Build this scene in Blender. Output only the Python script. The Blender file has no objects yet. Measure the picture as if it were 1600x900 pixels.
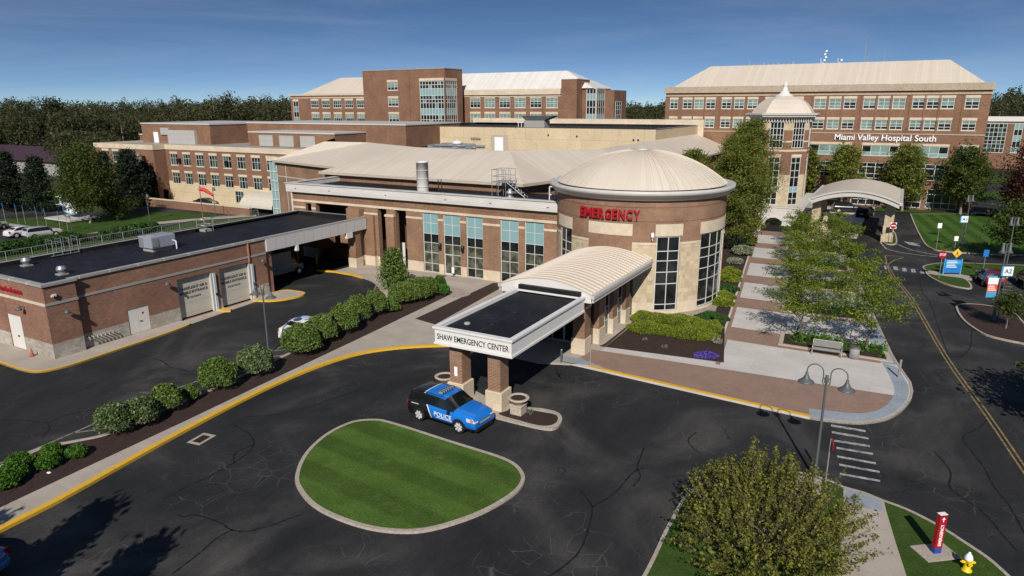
import bpy, math, random
import numpy as np
from mathutils import Matrix, Vector, noise as mnoise
rad = math.radians
D = bpy.data
scene = bpy.context.scene
COL = scene.collection
random.seed(7)
rng = np.random.default_rng(11)

# ---------------------------------------------------------------- camera
CAM_H, FPX = 18.0, 1075.0
PITCH, ROLL, YAW = rad(14.95), rad(0.2), rad(29.3)
cd = D.cameras.new('camera'); cam = D.objects.new('camera', cd); COL.objects.link(cam)
cd.sensor_width = 36.0; cd.lens = FPX / 1600 * 36.0; cd.clip_start = 0.5; cd.clip_end = 9000
cam.matrix_world = (Matrix.Translation((0, 0, CAM_H)) @ Matrix.Rotation(YAW, 4, 'Z')
                    @ Matrix.Rotation(math.pi / 2 - PITCH, 4, 'X') @ Matrix.Rotation(-ROLL, 4, 'Z'))
scene.camera = cam

# ---------------------------------------------------------------- light
SUN_EL = 35.6; SHADOW_AZ = 112.7           # direction shadows run, measured from +X
sun_dir = Vector((-math.cos(rad(SHADOW_AZ)) * math.cos(rad(SUN_EL)), -math.sin(rad(SHADOW_AZ)) * math.cos(rad(SUN_EL)), math.sin(rad(SUN_EL))))
sl = D.lights.new('sun', 'SUN'); sl.energy = 4.5; sl.angle = rad(0.53); sl.color = (1.0, 0.945, 0.87)
so = D.objects.new('sun', sl); COL.objects.link(so)
so.rotation_euler = sun_dir.to_track_quat('Z', 'Y').to_euler(); so.location = (0, -40, 60)
world = D.worlds.new('World'); scene.world = world; world.use_nodes = True
wn = world.node_tree; wn.nodes.clear()
sky = wn.nodes.new('ShaderNodeTexSky'); sky.sky_type = 'NISHITA'; sky.sun_disc = False
sky.sun_elevation = rad(SUN_EL); sky.sun_rotation = math.atan2(sun_dir.x, sun_dir.y)
sky.altitude = 0; sky.air_density = 1.0; sky.dust_density = 0.0; sky.ozone_density = 6.0
tc = wn.nodes.new('ShaderNodeTexCoord')
mp = wn.nodes.new('ShaderNodeMapping'); mp.inputs['Scale'].default_value = (1.2, 1.2, 11.0); mp.inputs['Rotation'].default_value = (0.12, 0.1, 0.5)
nz = wn.nodes.new('ShaderNodeTexNoise'); nz.inputs['Scale'].default_value = 1.7; nz.inputs['Detail'].default_value = 7; nz.inputs['Roughness'].default_value = 0.62; nz.inputs['Distortion'].default_value = 0.6
cr = wn.nodes.new('ShaderNodeValToRGB'); cr.color_ramp.elements[0].position = 0.40; cr.color_ramp.elements[0].color = (0, 0, 0, 1); cr.color_ramp.elements[1].position = 0.74; cr.color_ramp.elements[1].color = (0.15, 0.15, 0.15, 1)
mx = wn.nodes.new('ShaderNodeMix'); mx.data_type = 'RGBA'; mx.inputs[7].default_value = (7.5, 8.2, 9.0, 1)
hs = wn.nodes.new('ShaderNodeHueSaturation'); hs.inputs['Saturation'].default_value = 1.02; hs.inputs['Value'].default_value = 1.05
bg = wn.nodes.new('ShaderNodeBackground'); bg.inputs['Strength'].default_value = 0.068
out = wn.nodes.new('ShaderNodeOutputWorld')
L = wn.links.new
sm = wn.nodes.new('ShaderNodeMapping'); sm.inputs['Scale'].default_value = (1, 1, 3.0); sm.inputs['Location'].default_value = (0, 0, 0.06)
nv = wn.nodes.new('ShaderNodeVectorMath'); nv.operation = 'NORMALIZE'
if len(sky.inputs): L(tc.outputs['Generated'], sm.inputs['Vector']); L(sm.outputs['Vector'], nv.inputs[0]); L(nv.outputs[0], sky.inputs[0])
L(tc.outputs['Generated'], mp.inputs['Vector']); L(mp.outputs['Vector'], nz.inputs['Vector']); L(nz.outputs['Fac'], cr.inputs['Fac'])
L(cr.outputs['Color'], mx.inputs[0]); L(sky.outputs['Color'], hs.inputs['Color']); L(hs.outputs['Color'], mx.inputs[6]); L(mx.outputs[2], bg.inputs['Color']); L(bg.outputs['Background'], out.inputs['Surface'])
scene.view_settings.view_transform = 'Standard'; scene.view_settings.look = 'None'
scene.view_settings.exposure = 0.2; scene.view_settings.gamma = 1.0; scene.view_settings.use_curve_mapping = False
scene.cycles.max_bounces = 6; scene.cycles.transparent_max_bounces = 8
scene.cycles.use_denoising = True

# ---------------------------------------------------------------- survey helper: where a line of sight meets the level z
_c, _s, _cr, _sr, _cy, _sy = math.cos(PITCH), math.sin(PITCH), math.cos(ROLL), math.sin(ROLL), math.cos(YAW), math.sin(YAW)
def G(x, y, z=0.0):
    xs = (x - 800) / FPX; ys = -(y - 450) / FPX
    a = xs * _cr + ys * _sr; b = -xs * _sr + ys * _cr
    X, Y, Z = a, _c + b * _s, -_s + b * _c
    rx, ry = X * _cy - Y * _sy, X * _sy + Y * _cy
    t = (z - CAM_H) / Z
    return (rx * t, ry * t)
def GP(pts, z=0.0): return [G(x, y, z) for x, y in pts]

def smooth(pts, closed=True, n=6):
    out = []; N = len(pts)
    rngi = range(N) if closed else range(N - 1)
    for i in rngi:
        if closed: p0, p1, p2, p3 = pts[i - 1], pts[i], pts[(i + 1) % N], pts[(i + 2) % N]
        else: p0, p1, p2, p3 = pts[max(i - 1, 0)], pts[i], pts[i + 1], pts[min(i + 2, N - 1)]
        for k in range(n):
            t = k / n
            out.append(tuple(0.5 * ((2 * p1[j]) + (-p0[j] + p2[j]) * t + (2 * p0[j] - 5 * p1[j] + 4 * p2[j] - p3[j]) * t * t + (-p0[j] + 3 * p1[j] - 3 * p2[j] + p3[j]) * t ** 3) for j in range(len(p1))))
    if not closed: out.append(tuple(pts[-1]))
    return out
def area(p): return 0.5 * sum(p[i - 1][0] * p[i][1] - p[i][0] * p[i - 1][1] for i in range(len(p)))
def ccw(p): return list(p) if area(p) > 0 else list(reversed(p))
def offset(p, d, closed=True):
    """move a ccw polygon / open path to its left by d"""
    out = []; N = len(p)
    for i in range(N):
        a = p[i - 1] if (closed or i > 0) else None; b = p[i]; c = p[(i + 1) % N] if (closed or i < N - 1) else None
        ns = []
        for q, r in ((a, b), (b, c)):
            if q is None or r is None: continue
            dx, dy = r[0] - q[0], r[1] - q[1]; l = math.hypot(dx, dy)
            if l > 1e-6: ns.append((-dy / l, dx / l))
        if len(ns) == 2:
            mxn, myn = ns[0][0] + ns[1][0], ns[0][1] + ns[1][1]; l = math.hypot(mxn, myn) or 1
            mxn /= l; myn /= l; k = d / max(0.5, mxn * ns[0][0] + myn * ns[0][1])
        else: mxn, myn = ns[0]; k = d
        out.append((b[0] + mxn * k, b[1] + myn * k))
    return out

# ---------------------------------------------------------------- tagging
def tag(o, label=None, cat=None, group=None, kind=None):
    if label: o['label'] = label
    if cat: o['category'] = cat
    if group: o['group'] = group
    if kind: o['kind'] = kind
    return o
def thing(name, label, cat, loc=(0, 0, 0), group=None, rz=0.0):
    o = D.objects.new(name, None); o.empty_display_size = 0.3; COL.objects.link(o)
    o.location = loc; o.rotation_euler = (0, 0, rz); return tag(o, label, cat, group)
def world_loc(o):
    l = Vector(o.location)
    while o.parent: o = o.parent; l += Vector(o.location)
    return l
def copy_tree(o, parent=None, loc=None, rz=None, label=None, scale=None):
    c = o.copy(); COL.objects.link(c)
    if parent: c.parent = parent
    if loc is not None: c.location = loc
    if rz is not None: c.rotation_euler = (0, 0, rz)
    if scale is not None: c.scale = scale if hasattr(scale, '__len__') else (scale,) * 3
    if label: c['label'] = label
    for ch in list(o.children): copy_tree(ch, c)
    return c

# ---------------------------------------------------------------- mesh builder (collects shapes, links ONE mesh object)
class MB:
    def __init__(s): s.v = []; s.f = []; s.m = []; s.sm = []
    def face(s, pts, mi=0, sm=False):
        b = len(s.v); s.v.extend(tuple(p) for p in pts); s.f.append(tuple(range(b, b + len(pts)))); s.m.append(mi); s.sm.append(sm)
    def shared(s, verts, faces, mi=0, sm=True):
        b = len(s.v); s.v.extend(tuple(p) for p in verts)
        for f in faces: s.f.append(tuple(b + i for i in f)); s.m.append(mi); s.sm.append(sm)
    def hexa(s, c, mi=0):
        """c: 8 corners, 0-3 bottom ccw from above, 4-7 top"""
        s.shared(c, [(3, 2, 1, 0), (4, 5, 6, 7), (0, 1, 5, 4), (1, 2, 6, 5), (2, 3, 7, 6), (3, 0, 4, 7)], mi, False)
    def box(s, x0, x1, y0, y1, z0, z1, mi=0):
        s.hexa([(x0, y0, z0), (x1, y0, z0), (x1, y1, z0), (x0, y1, z0), (x0, y0, z1), (x1, y0, z1), (x1, y1, z1), (x0, y1, z1)], mi)
    def bbox(s, x0, x1, y0, y1, z0, z1, b=0.03, mi=0):
        """box with bevelled vertical and top edges"""
        P = [(x0 + b, y0), (x1 - b, y0), (x1, y0 + b), (x1, y1 - b), (x1 - b, y1), (x0 + b, y1), (x0, y1 - b), (x0, y0 + b)]
        cx, cy = (x0 + x1) / 2, (y0 + y1) / 2
        Q = [(p[0] + math.copysign(b, cx - p[0]), p[1] + math.copysign(b, cy - p[1])) for p in P]
        V = [(*p, z0) for p in P] + [(*p, z1 - b) for p in P] + [(*p, z1) for p in Q]
        F = [tuple(range(16, 24)), tuple(reversed(range(8)))]
        for k in range(8): F += [(k, (k + 1) % 8, 8 + (k + 1) % 8, 8 + k), (8 + k, 8 + (k + 1) % 8, 16 + (k + 1) % 8, 16 + k)]
        s.shared(V, F, mi, False)
    def prism(s, poly, z0, z1, mi=0, ms=None, bottom=False):
        p = ccw(poly); n = len(p); ms = mi if ms is None else ms
        s.face([(*q[:2], z1) for q in p], mi)
        if bottom: s.face([(*q[:2], z0) for q in reversed(p)], mi)
        for i in range(n):
            a, b = p[i], p[(i + 1) % n]; s.face([(a[0], a[1], z0), (b[0], b[1], z0), (b[0], b[1], z1), (a[0], a[1], z1)], ms)
    def ring(s, outer, inner, z0, z1, mi=0):
        n = len(outer)
        for i in range(n):
            j = (i + 1) % n; a, b, c, d = outer[i], outer[j], inner[j], inner[i]
            s.face([(*a, z1), (*b, z1), (*c, z1), (*d, z1)], mi)
            s.face([(*a, z0), (*b, z0), (*b, z1), (*a, z1)], mi); s.face([(*c, z0), (*d, z0), (*d, z1), (*c, z1)], mi)
    def strip(s, left, right, z0, z1, mi=0):
        """ribbon with sides between two paths of equal length (left of travel, right of travel)"""
        n = len(left)
        for i in range(n - 1):
            a, b, c, d = right[i], right[i + 1], left[i + 1], left[i]
            s.face([(*a, z1), (*b, z1), (*c, z1), (*d, z1)], mi)
            s.face([(*a, z0), (*b, z0), (*b, z1), (*a, z1)], mi); s.face([(*c, z0), (*d, z0), (*d, z1), (*c, z1)], mi)
        for k in (0, n - 1): s.face([(*right[k], z0), (*left[k], z0), (*left[k], z1), (*right[k], z1)], mi)
    def tube(s, pts, r, n=8, mi=0, caps=True):
        """round bar through the points; r number or list"""
        pts = [Vector(p) for p in pts]; N = len(pts); rs = r if hasattr(r, '__len__') else [r] * N
        up = Vector((0, 0, 1)); V = []; F = []; a = None
        for i, p in enumerate(pts):
            d = (pts[min(i + 1, N - 1)] - pts[max(i - 1, 0)]).normalized()
            if a is None: a = d.cross(up if abs(d.z) < 0.95 else Vector((1, 0, 0))).normalized()
            else:
                a = (a - d * a.dot(d)).normalized()
            b = d.cross(a)
            for k in range(n):
                t = 2 * math.pi * k / n; V.append(p + (a * math.cos(t) + b * math.sin(t)) * rs[i])
        for i in range(N - 1):
            for k in range(n): F.append((i * n + k, i * n + (k + 1) % n, (i + 1) * n + (k + 1) % n, (i + 1) * n + k))
        s.shared(V, F, mi, n > 4)
        if caps: s.face([V[k] for k in reversed(range(n))], mi); s.face([V[(N - 1) * n + k] for k in range(n)], mi)
    def lathe(s, prof, c=(0, 0, 0), n=20, mi=0, sm=True, a0=0.0, a1=2 * math.pi, sx=1, sy=1):
        full = abs(a1 - a0 - 2 * math.pi) < 1e-6; m = n if full else n + 1; V = []; F = []
        for r, z in prof:
            for k in range(m):
                t = a0 + (a1 - a0) * k / n; V.append((c[0] + sx * r * math.cos(t), c[1] + sy * r * math.sin(t), c[2] + z))
        for i in range(len(prof) - 1):
            for k in range(n):
                k2 = (k + 1) % m; F.append((i * m + k, i * m + k2, (i + 1) * m + k2, (i + 1) * m + k))
        s.shared(V, F, mi, sm)
    def disc(s, c, r, n=20, mi=0, up=True):
        P = [(c[0] + r * math.cos(2 * math.pi * k / n), c[1] + r * math.sin(2 * math.pi * k / n), c[2]) for k in range(n)]
        s.face(P if up else P[::-1], mi)
    def build(s, name, mats, parent=None, loc=None, uv=True):
        org = world_loc(parent) if parent is not None else Vector(loc or (0, 0, 0))
        me = D.meshes.new(name); me.from_pydata([(x - org.x, y - org.y, z - org.z) for x, y, z in s.v], [], s.f)
        if not isinstance(mats, (list, tuple)): mats = [mats]
        for m in mats: me.materials.append(m)
        me.polygons.foreach_set('material_index', s.m); me.polygons.foreach_set('use_smooth', s.sm)
        if uv:
            ul = me.uv_layers.new(name='UVMap'); V = s.v; data = np.zeros((len(me.loops), 2), dtype=np.float32)
            for p in me.polygons:
                nx, ny, nz_ = p.normal; h = math.hypot(nx, ny)
                if h > 0.12:
                    tx, ty = -ny / h, nx / h; bx, by, bz = -nx * nz_ / h, -ny * nz_ / h, h
                else: tx, ty, bx, by, bz = 1, 0, 0, 1, 0
                for li in p.loop_indices:
                    v = V[me.loops[li].vertex_index]; data[li] = (v[0] * tx + v[1] * ty, v[0] * bx + v[1] * by + v[2] * bz)
            ul.data.foreach_set('uv', data.ravel())
        me.update(); o = D.objects.new(name, me); COL.objects.link(o)
        if parent is not None: o.parent = parent
        else: o.location = org
        return o
def struct(name, mb, mats, z=0):
    return tag(mb.build(name, mats), kind='structure')

# ---------------------------------------------------------------- materials
def newmat(name):
    m = D.materials.new(name); m.use_nodes = True; nt = m.node_tree
    return m, nt, nt.nodes['Principled BSDF']
def col4(c): return (c[0], c[1], c[2], 1)
def N(nt, t, **kw):
    n = nt.nodes.new(t)
    for k, v in kw.items():
        if k in n.inputs: n.inputs[k].default_value = v
        else: setattr(n, k, v)
    return n
def coords(nt, kind='Object', scale=(1, 1, 1)):
    t = nt.nodes.new('ShaderNodeTexCoord'); m = nt.nodes.new('ShaderNodeMapping'); m.inputs['Scale'].default_value = scale
    nt.links.new(t.outputs[kind], m.inputs['Vector']); return m.outputs['Vector']
def geo_pos(nt, scale=(1, 1, 1)):
    t = nt.nodes.new('ShaderNodeNewGeometry'); m = nt.nodes.new('ShaderNodeMapping'); m.inputs['Scale'].default_value = scale
    nt.links.new(t.outputs['Position'], m.inputs['Vector']); return m.outputs['Vector']
def ramp(nt, fac, stops):
    r = nt.nodes.new('ShaderNodeValToRGB'); e = r.color_ramp.elements
    while len(e) < len(stops): e.new(0.5)
    for k, (p, c) in enumerate(stops): e[k].position = p; e[k].color = col4(c) if hasattr(c, '__len__') else (c, c, c, 1)
    nt.links.new(fac, r.inputs['Fac']); return r.outputs['Color']
def mixc(nt, fac, a, b, mode='MIX'):
    m = nt.nodes.new('ShaderNodeMix'); m.data_type = 'RGBA'; m.blend_type = mode
    for i, v in ((0, fac), (6, a), (7, b)):
        if isinstance(v, bpy.types.NodeSocket): nt.links.new(v, m.inputs[i])
        elif i == 0: m.inputs[0].default_value = v
        else: m.inputs[i].default_value = col4(v)
    return m.outputs[2]
def bump(nt, bsdf, h, strength=0.3, dist=0.02):
    b = nt.nodes.new('ShaderNodeBump'); b.inputs['Strength'].default_value = strength; b.inputs['Distance'].default_value = dist
    nt.links.new(h, b.inputs['Height']); nt.links.new(b.outputs['Normal'], bsdf.inputs['Normal'])
def noise(nt, vec, scale, detail=5, rough=0.6, dist=0.0):
    n = nt.nodes.new('ShaderNodeTexNoise'); n.inputs['Scale'].default_value = scale; n.inputs['Detail'].default_value = detail; n.inputs['Roughness'].default_value = rough; n.inputs['Distortion'].default_value = dist
    nt.links.new(vec, n.inputs['Vector']); return n.outputs['Fac']
def noisy(name, c1, c2, scale=1.0, rough=0.8, bmp=0.0, spec=0.3, metal=0.0, fine=None):
    m, nt, b = newmat(name); v = geo_pos(nt); f = noise(nt, v, scale, 6, 0.62)
    c = ramp(nt, f, [(0.33, c1), (0.68, c2)])
    if fine: c = mixc(nt, 0.5, c, ramp(nt, noise(nt, v, fine, 3), [(0.35, tuple(x * 0.75 for x in c1)), (0.65, tuple(min(1, x * 1.2) for x in c2))]))
    nt.links.new(c, b.inputs['Base Color']); b.inputs['Roughness'].default_value = rough; b.inputs['Specular IOR Level'].default_value = spec; b.inputs['Metallic'].default_value = metal
    if bmp: bump(nt, b, noise(nt, v, fine or scale * 8, 4), bmp, 0.03)
    return m
def plain(name, c, rough=0.5, spec=0.4, metal=0.0, coat=0.0):
    """paint, metal or plastic: nearly even, with faint soiling"""
    m, nt, b = newmat(name); v = geo_pos(nt); f = noise(nt, v, 1.3, 5, 0.7)
    nt.links.new(mixc(nt, f, tuple(x * 0.86 for x in c), tuple(min(1, x * 1.1) for x in c)), b.inputs['Base Color'])
    b.inputs['Roughness'].default_value = rough; b.inputs['Specular IOR Level'].default_value = spec; b.inputs['Metallic'].default_value = metal; b.inputs['Coat Weight'].default_value = coat
    return m
def brick(name, c1, c2, mortar, bw=0.29, rh=0.098, ms=0.012, stain=0.25, bands=None, soldier=False):
    m, nt, b = newmat(name); uv = coords(nt, 'UV')
    t = nt.nodes.new('ShaderNodeTexBrick'); t.inputs['Scale'].default_value = 1.0; t.inputs['Brick Width'].default_value = bw; t.inputs['Row Height'].default_value = rh
    t.inputs['Mortar Size'].default_value = ms; t.inputs['Color1'].default_value = col4(c1); t.inputs['Color2'].default_value = col4(c2); t.inputs['Mortar'].default_value = col4(mortar); t.inputs['Bias'].default_value = -0.1
    nt.links.new(uv, t.inputs['Vector']); g = geo_pos(nt)
    big = noise(nt, g, 0.35, 5, 0.6); med = noise(nt, uv, 2.2, 6, 0.75)
    c = mixc(nt, 1.0, t.outputs['Color'], ramp(nt, big, [(0.3, 1 - stain), (0.7, 1.0 + stain * 0.4)]), 'MULTIPLY')
    c = mixc(nt, 1.0, c, ramp(nt, med, [(0.3, 0.86), (0.7, 1.1)]), 'MULTIPLY')
    if soldier:   # control joints every so often
        w = nt.nodes.new('ShaderNodeTexBrick'); w.offset = 0.0; w.inputs['Scale'].default_value = 1; w.inputs['Brick Width'].default_value = soldier; w.inputs['Row Height'].default_value = 0.32; w.inputs['Mortar Size'].default_value = 0.012
        w.inputs['Color1'].default_value = (1, 1, 1, 1); w.inputs['Color2'].default_value = (0.93, 0.93, 0.93, 1); w.inputs['Mortar'].default_value = (0.62, 0.6, 0.6, 1)
        nt.links.new(uv, w.inputs['Vector']); c = mixc(nt, 1.0, c, w.outputs['Color'], 'MULTIPLY')
    nt.links.new(c, b.inputs['Base Color']); b.inputs['Roughness'].default_value = 0.85; b.inputs['Specular IOR Level'].default_value = 0.2
    bump(nt, b, t.outputs['Fac'], -0.25, 0.01)
    return m
def seamed(name, c, pitch=0.45, axis=0, rough=0.45, dark=0.72, streak=0.12, metal=0.0):
    """sheet metal with narrow raised seams across U (axis 0) or V (axis 1)"""
    m, nt, b = newmat(name); uv = coords(nt, 'UV')
    sx = nt.nodes.new('ShaderNodeSeparateXYZ'); nt.links.new(uv, sx.inputs[0])
    d = nt.nodes.new('ShaderNodeMath'); d.operation = 'DIVIDE'; d.inputs[1].default_value = pitch; nt.links.new(sx.outputs[axis], d.inputs[0])
    f = nt.nodes.new('ShaderNodeMath'); f.operation = 'FRACT'; nt.links.new(d.outputs[0], f.inputs[0])
    line = ramp(nt, f.outputs[0], [(0.0, 1.0), (0.10, 0.0)])
    fl = nt.nodes.new('ShaderNodeMath'); fl.operation = 'FLOOR'; nt.links.new(d.outputs[0], fl.inputs[0])
    wn_ = nt.nodes.new('ShaderNodeTexWhiteNoise'); wn_.noise_dimensions = '1D'; nt.links.new(fl.outputs[0], wn_.inputs['W'])
    base = mixc(nt, wn_.outputs['Value'], tuple(x * 0.94 for x in c), tuple(min(1, x * 1.04) for x in c))
    st = noise(nt, geo_pos(nt, (0.6, 0.6, 2.0)), 0.8, 6, 0.7)
    base = mixc(nt, 1.0, base, ramp(nt, st, [(0.3, 1 - streak), (0.7, 1.0)]), 'MULTIPLY')
    nt.links.new(mixc(nt, line, base, tuple(x * dark for x in c)), b.inputs['Base Color'])
    b.inputs['Roughness'].default_value = rough; b.inputs['Metallic'].default_value = metal; b.inputs['Specular IOR Level'].default_value = 0.35
    bump(nt, b, line, 0.5, 0.03)
    return m
def glassy(name, c, rough=0.06, spec=0.5, vary=0.35, scale=0.9):
    m, nt, b = newmat(name); v = geo_pos(nt); f = noise(nt, v, scale, 3, 0.5)
    nt.links.new(mixc(nt, ramp(nt, f, [(0.42, 0.0), (0.58, 1.0)]), tuple(x * (1 - vary) for x in c), tuple(min(1, x * (1 + vary)) for x in c)), b.inputs['Base Color'])
    b.inputs['Roughness'].default_value = rough; b.inputs['Specular IOR Level'].default_value = spec; bump(nt, b, noise(nt, v, 0.5, 2), 0.02, 0.2)
    return m
def leafy(name, cols, clump=1.2, trans=0.25):
    """leaf colour: differs leaf to leaf and clump to clump"""
    m, nt, b = newmat(name); g = nt.nodes.new('ShaderNodeNewGeometry'); oi = nt.nodes.new('ShaderNodeObjectInfo')
    n1 = noise(nt, g.outputs['Position'], clump, 4, 0.6)
    a = nt.nodes.new('ShaderNodeMath'); a.operation = 'MULTIPLY_ADD'; a.inputs[1].default_value = 0.45; nt.links.new(g.outputs['Random Per Island'], a.inputs[0]); nt.links.new(n1, a.inputs[2])
    k = nt.nodes.new('ShaderNodeMath'); k.operation = 'MULTIPLY_ADD'; k.inputs[1].default_value = 0.10; k.inputs[2].default_value = -0.27; nt.links.new(oi.outputs['Random'], k.inputs[0])
    s2 = nt.nodes.new('ShaderNodeMath'); s2.operation = 'ADD'; nt.links.new(a.outputs[0], s2.inputs[0]); nt.links.new(k.outputs[0], s2.inputs[1])
    n = len(cols); c = ramp(nt, s2.outputs[0], [(0.28 + 0.46 * i / max(1, n - 1), cc) for i, cc in enumerate(cols)])
    nt.links.new(c, b.inputs['Base Color']); b.inputs['Roughness'].default_value = 0.62; b.inputs['Specular IOR Level'].default_value = 0.25
    t = nt.nodes.new('ShaderNodeBsdfTranslucent'); nt.links.new(c, t.inputs['Color']); mxs = nt.nodes.new('ShaderNodeMixShader'); mxs.inputs[0].default_value = trans
    o = nt.nodes['Material Output']; nt.links.new(b.outputs[0], mxs.inputs[1]); nt.links.new(t.outputs[0], mxs.inputs[2]); nt.links.new(mxs.outputs[0], o.inputs['Surface'])
    return m

def asphalt_mat():
    m, nt, b = newmat('asphalt'); v = geo_pos(nt)
    warp = noise(nt, v, 0.25, 3); comb = nt.nodes.new('ShaderNodeVectorMath'); comb.operation = 'MULTIPLY_ADD'; comb.inputs[1].default_value = (7, 7, 0)
    nc = nt.nodes.new('ShaderNodeTexNoise'); nc.inputs['Scale'].default_value = 0.35; nc.inputs['Detail'].default_value = 6; nt.links.new(v, nc.inputs['Vector']); nt.links.new(nc.outputs['Color'], comb.inputs[0]); nt.links.new(v, comb.inputs[2])
    vo = nt.nodes.new('ShaderNodeTexVoronoi'); vo.feature = 'DISTANCE_TO_EDGE'; vo.inputs['Scale'].default_value = 0.13; nt.links.new(comb.outputs[0], vo.inputs['Vector'])
    seal = ramp(nt, vo.outputs['Distance'], [(0.0, 1.0), (0.003, 1.0), (0.006, 0.0)])
    vo2 = nt.nodes.new('ShaderNodeTexVoronoi'); vo2.feature = 'DISTANCE_TO_EDGE'; vo2.inputs['Scale'].default_value = 0.75
    c2 = nt.nodes.new('ShaderNodeVectorMath'); c2.operation = 'MULTIPLY_ADD'; c2.inputs[1].default_value = (1.6, 1.6, 0); nt.links.new(nc.outputs['Color'], c2.inputs[0]); nt.links.new(v, c2.inputs[2]); nt.links.new(c2.outputs[0], vo2.inputs['Vector'])
    fine = ramp(nt, vo2.outputs['Distance'], [(0.0, 1.0), (0.012, 0.0)])
    mask = ramp(nt, noise(nt, v, 0.16, 5, 0.7), [(0.50, 0.0), (0.60, 1.0)])
    fm = nt.nodes.new('ShaderNodeMath'); fm.operation = 'MULTIPLY'; nt.links.new(fine, fm.inputs[0]); nt.links.new(mask, fm.inputs[1])
    blot = noise(nt, v, 0.11, 7, 0.60, 1.1)
    base = ramp(nt, blot, [(0.34, (0.0125, 0.013, 0.0145)), (0.50, (0.022, 0.022, 0.023)), (0.64, (0.050, 0.047, 0.044)), (0.80, (0.085, 0.081, 0.074))])
    base = mixc(nt, 1.0, base, ramp(nt, noise(nt, v, 9.0, 4, 0.8), [(0.3, 0.72), (0.7, 1.25)]), 'MULTIPLY')
    streak = noise(nt, geo_pos(nt, (0.9, 0.22, 1)), 0.7, 5, 0.75); base = mixc(nt, 1.0, base, ramp(nt, streak, [(0.35, 0.85), (0.7, 1.25)]), 'MULTIPLY')
    fade = nt.nodes.new('ShaderNodeMath'); fade.operation = 'MULTIPLY'; fade.inputs[1].default_value = 0.75; nt.links.new(fm.outputs[0], fade.inputs[0])
    c = mixc(nt, fade.outputs[0], base, (0.11, 0.105, 0.10)); sealmask = ramp(nt, noise(nt, v, 0.22, 2), [(0.56, 0.0), (0.60, 0.8)])
    sm_ = nt.nodes.new('ShaderNodeMath'); sm_.operation = 'MULTIPLY'; nt.links.new(seal, sm_.inputs[0]); nt.links.new(sealmask, sm_.inputs[1])
    c = mixc(nt, sm_.outputs[0], c, (0.009, 0.009, 0.010))
    nt.links.new(c, b.inputs['Base Color']); b.inputs['Roughness'].default_value = 0.85; b.inputs['Specular IOR Level'].default_value = 0.25
    bump(nt, b, noise(nt, v, 22, 3), 0.25, 0.01)
    return m
def slabbed(name, c1, c2, w, h, joint=0.6, ms=0.012, rough=0.85, grain=14, offs=0.0, rot=0.0):
    """concrete or pavers with scored joints"""
    m, nt, b = newmat(name); v = geo_pos(nt); mpn = nt.nodes.new('ShaderNodeMapping'); mpn.inputs['Rotation'].default_value = (0, 0, rot); nt.links.new(v, mpn.inputs['Vector'])
    t = nt.nodes.new('ShaderNodeTexBrick'); t.offset = offs; t.inputs['Scale'].default_value = 1; t.inputs['Brick Width'].default_value = w; t.inputs['Row Height'].default_value = h; t.inputs['Mortar Size'].default_value = ms
    t.inputs['Color1'].default_value = (0.94, 0.94, 0.94, 1); t.inputs['Color2'].default_value = (1.04, 1.04, 1.04, 1); t.inputs['Mortar'].default_value = (joint, joint, joint, 1); nt.links.new(mpn.outputs[0], t.inputs['Vector'])
    c = ramp(nt, noise(nt, v, 0.5, 7, 0.65), [(0.32, c1), (0.68, c2)]); c = mixc(nt, 1.0, c, t.outputs['Color'], 'MULTIPLY')
    c = mixc(nt, 1.0, c, ramp(nt, noise(nt, v, grain, 3, 0.8), [(0.3, 0.9), (0.7, 1.08)]), 'MULTIPLY')
    nt.links.new(c, b.inputs['Base Color']); b.inputs['Roughness'].default_value = rough; b.inputs['Specular IOR Level'].default_value = 0.2
    return m
def slabwall(name, c, w):
    m, nt, b = newmat(name); uv = coords(nt, 'UV'); t = nt.nodes.new('ShaderNodeTexBrick'); t.offset = 0; t.inputs['Scale'].default_value = 1; t.inputs['Brick Width'].default_value = w; t.inputs['Row Height'].default_value = 40; t.inputs['Mortar Size'].default_value = 0.018
    t.inputs['Color1'].default_value = col4(tuple(x * .97 for x in c)); t.inputs['Color2'].default_value = col4(c); t.inputs['Mortar'].default_value = col4(tuple(x * .45 for x in c)); nt.links.new(uv, t.inputs['Vector'])
    nt.links.new(t.outputs['Color'], b.inputs['Base Color']); b.inputs['Roughness'].default_value = 0.5; return m
def worn_paint(name, c, under=(0.035, 0.035, 0.035), amount=0.5):
    m, nt, b = newmat(name); v = geo_pos(nt); f = ramp(nt, noise(nt, v, 3.0, 7, 0.8), [(amount - 0.09, 1.0), (amount + 0.12, 0.0)])
    nt.links.new(mixc(nt, f, c, under), b.inputs['Base Color']); b.inputs['Roughness'].default_value = 0.7; return m
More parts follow.
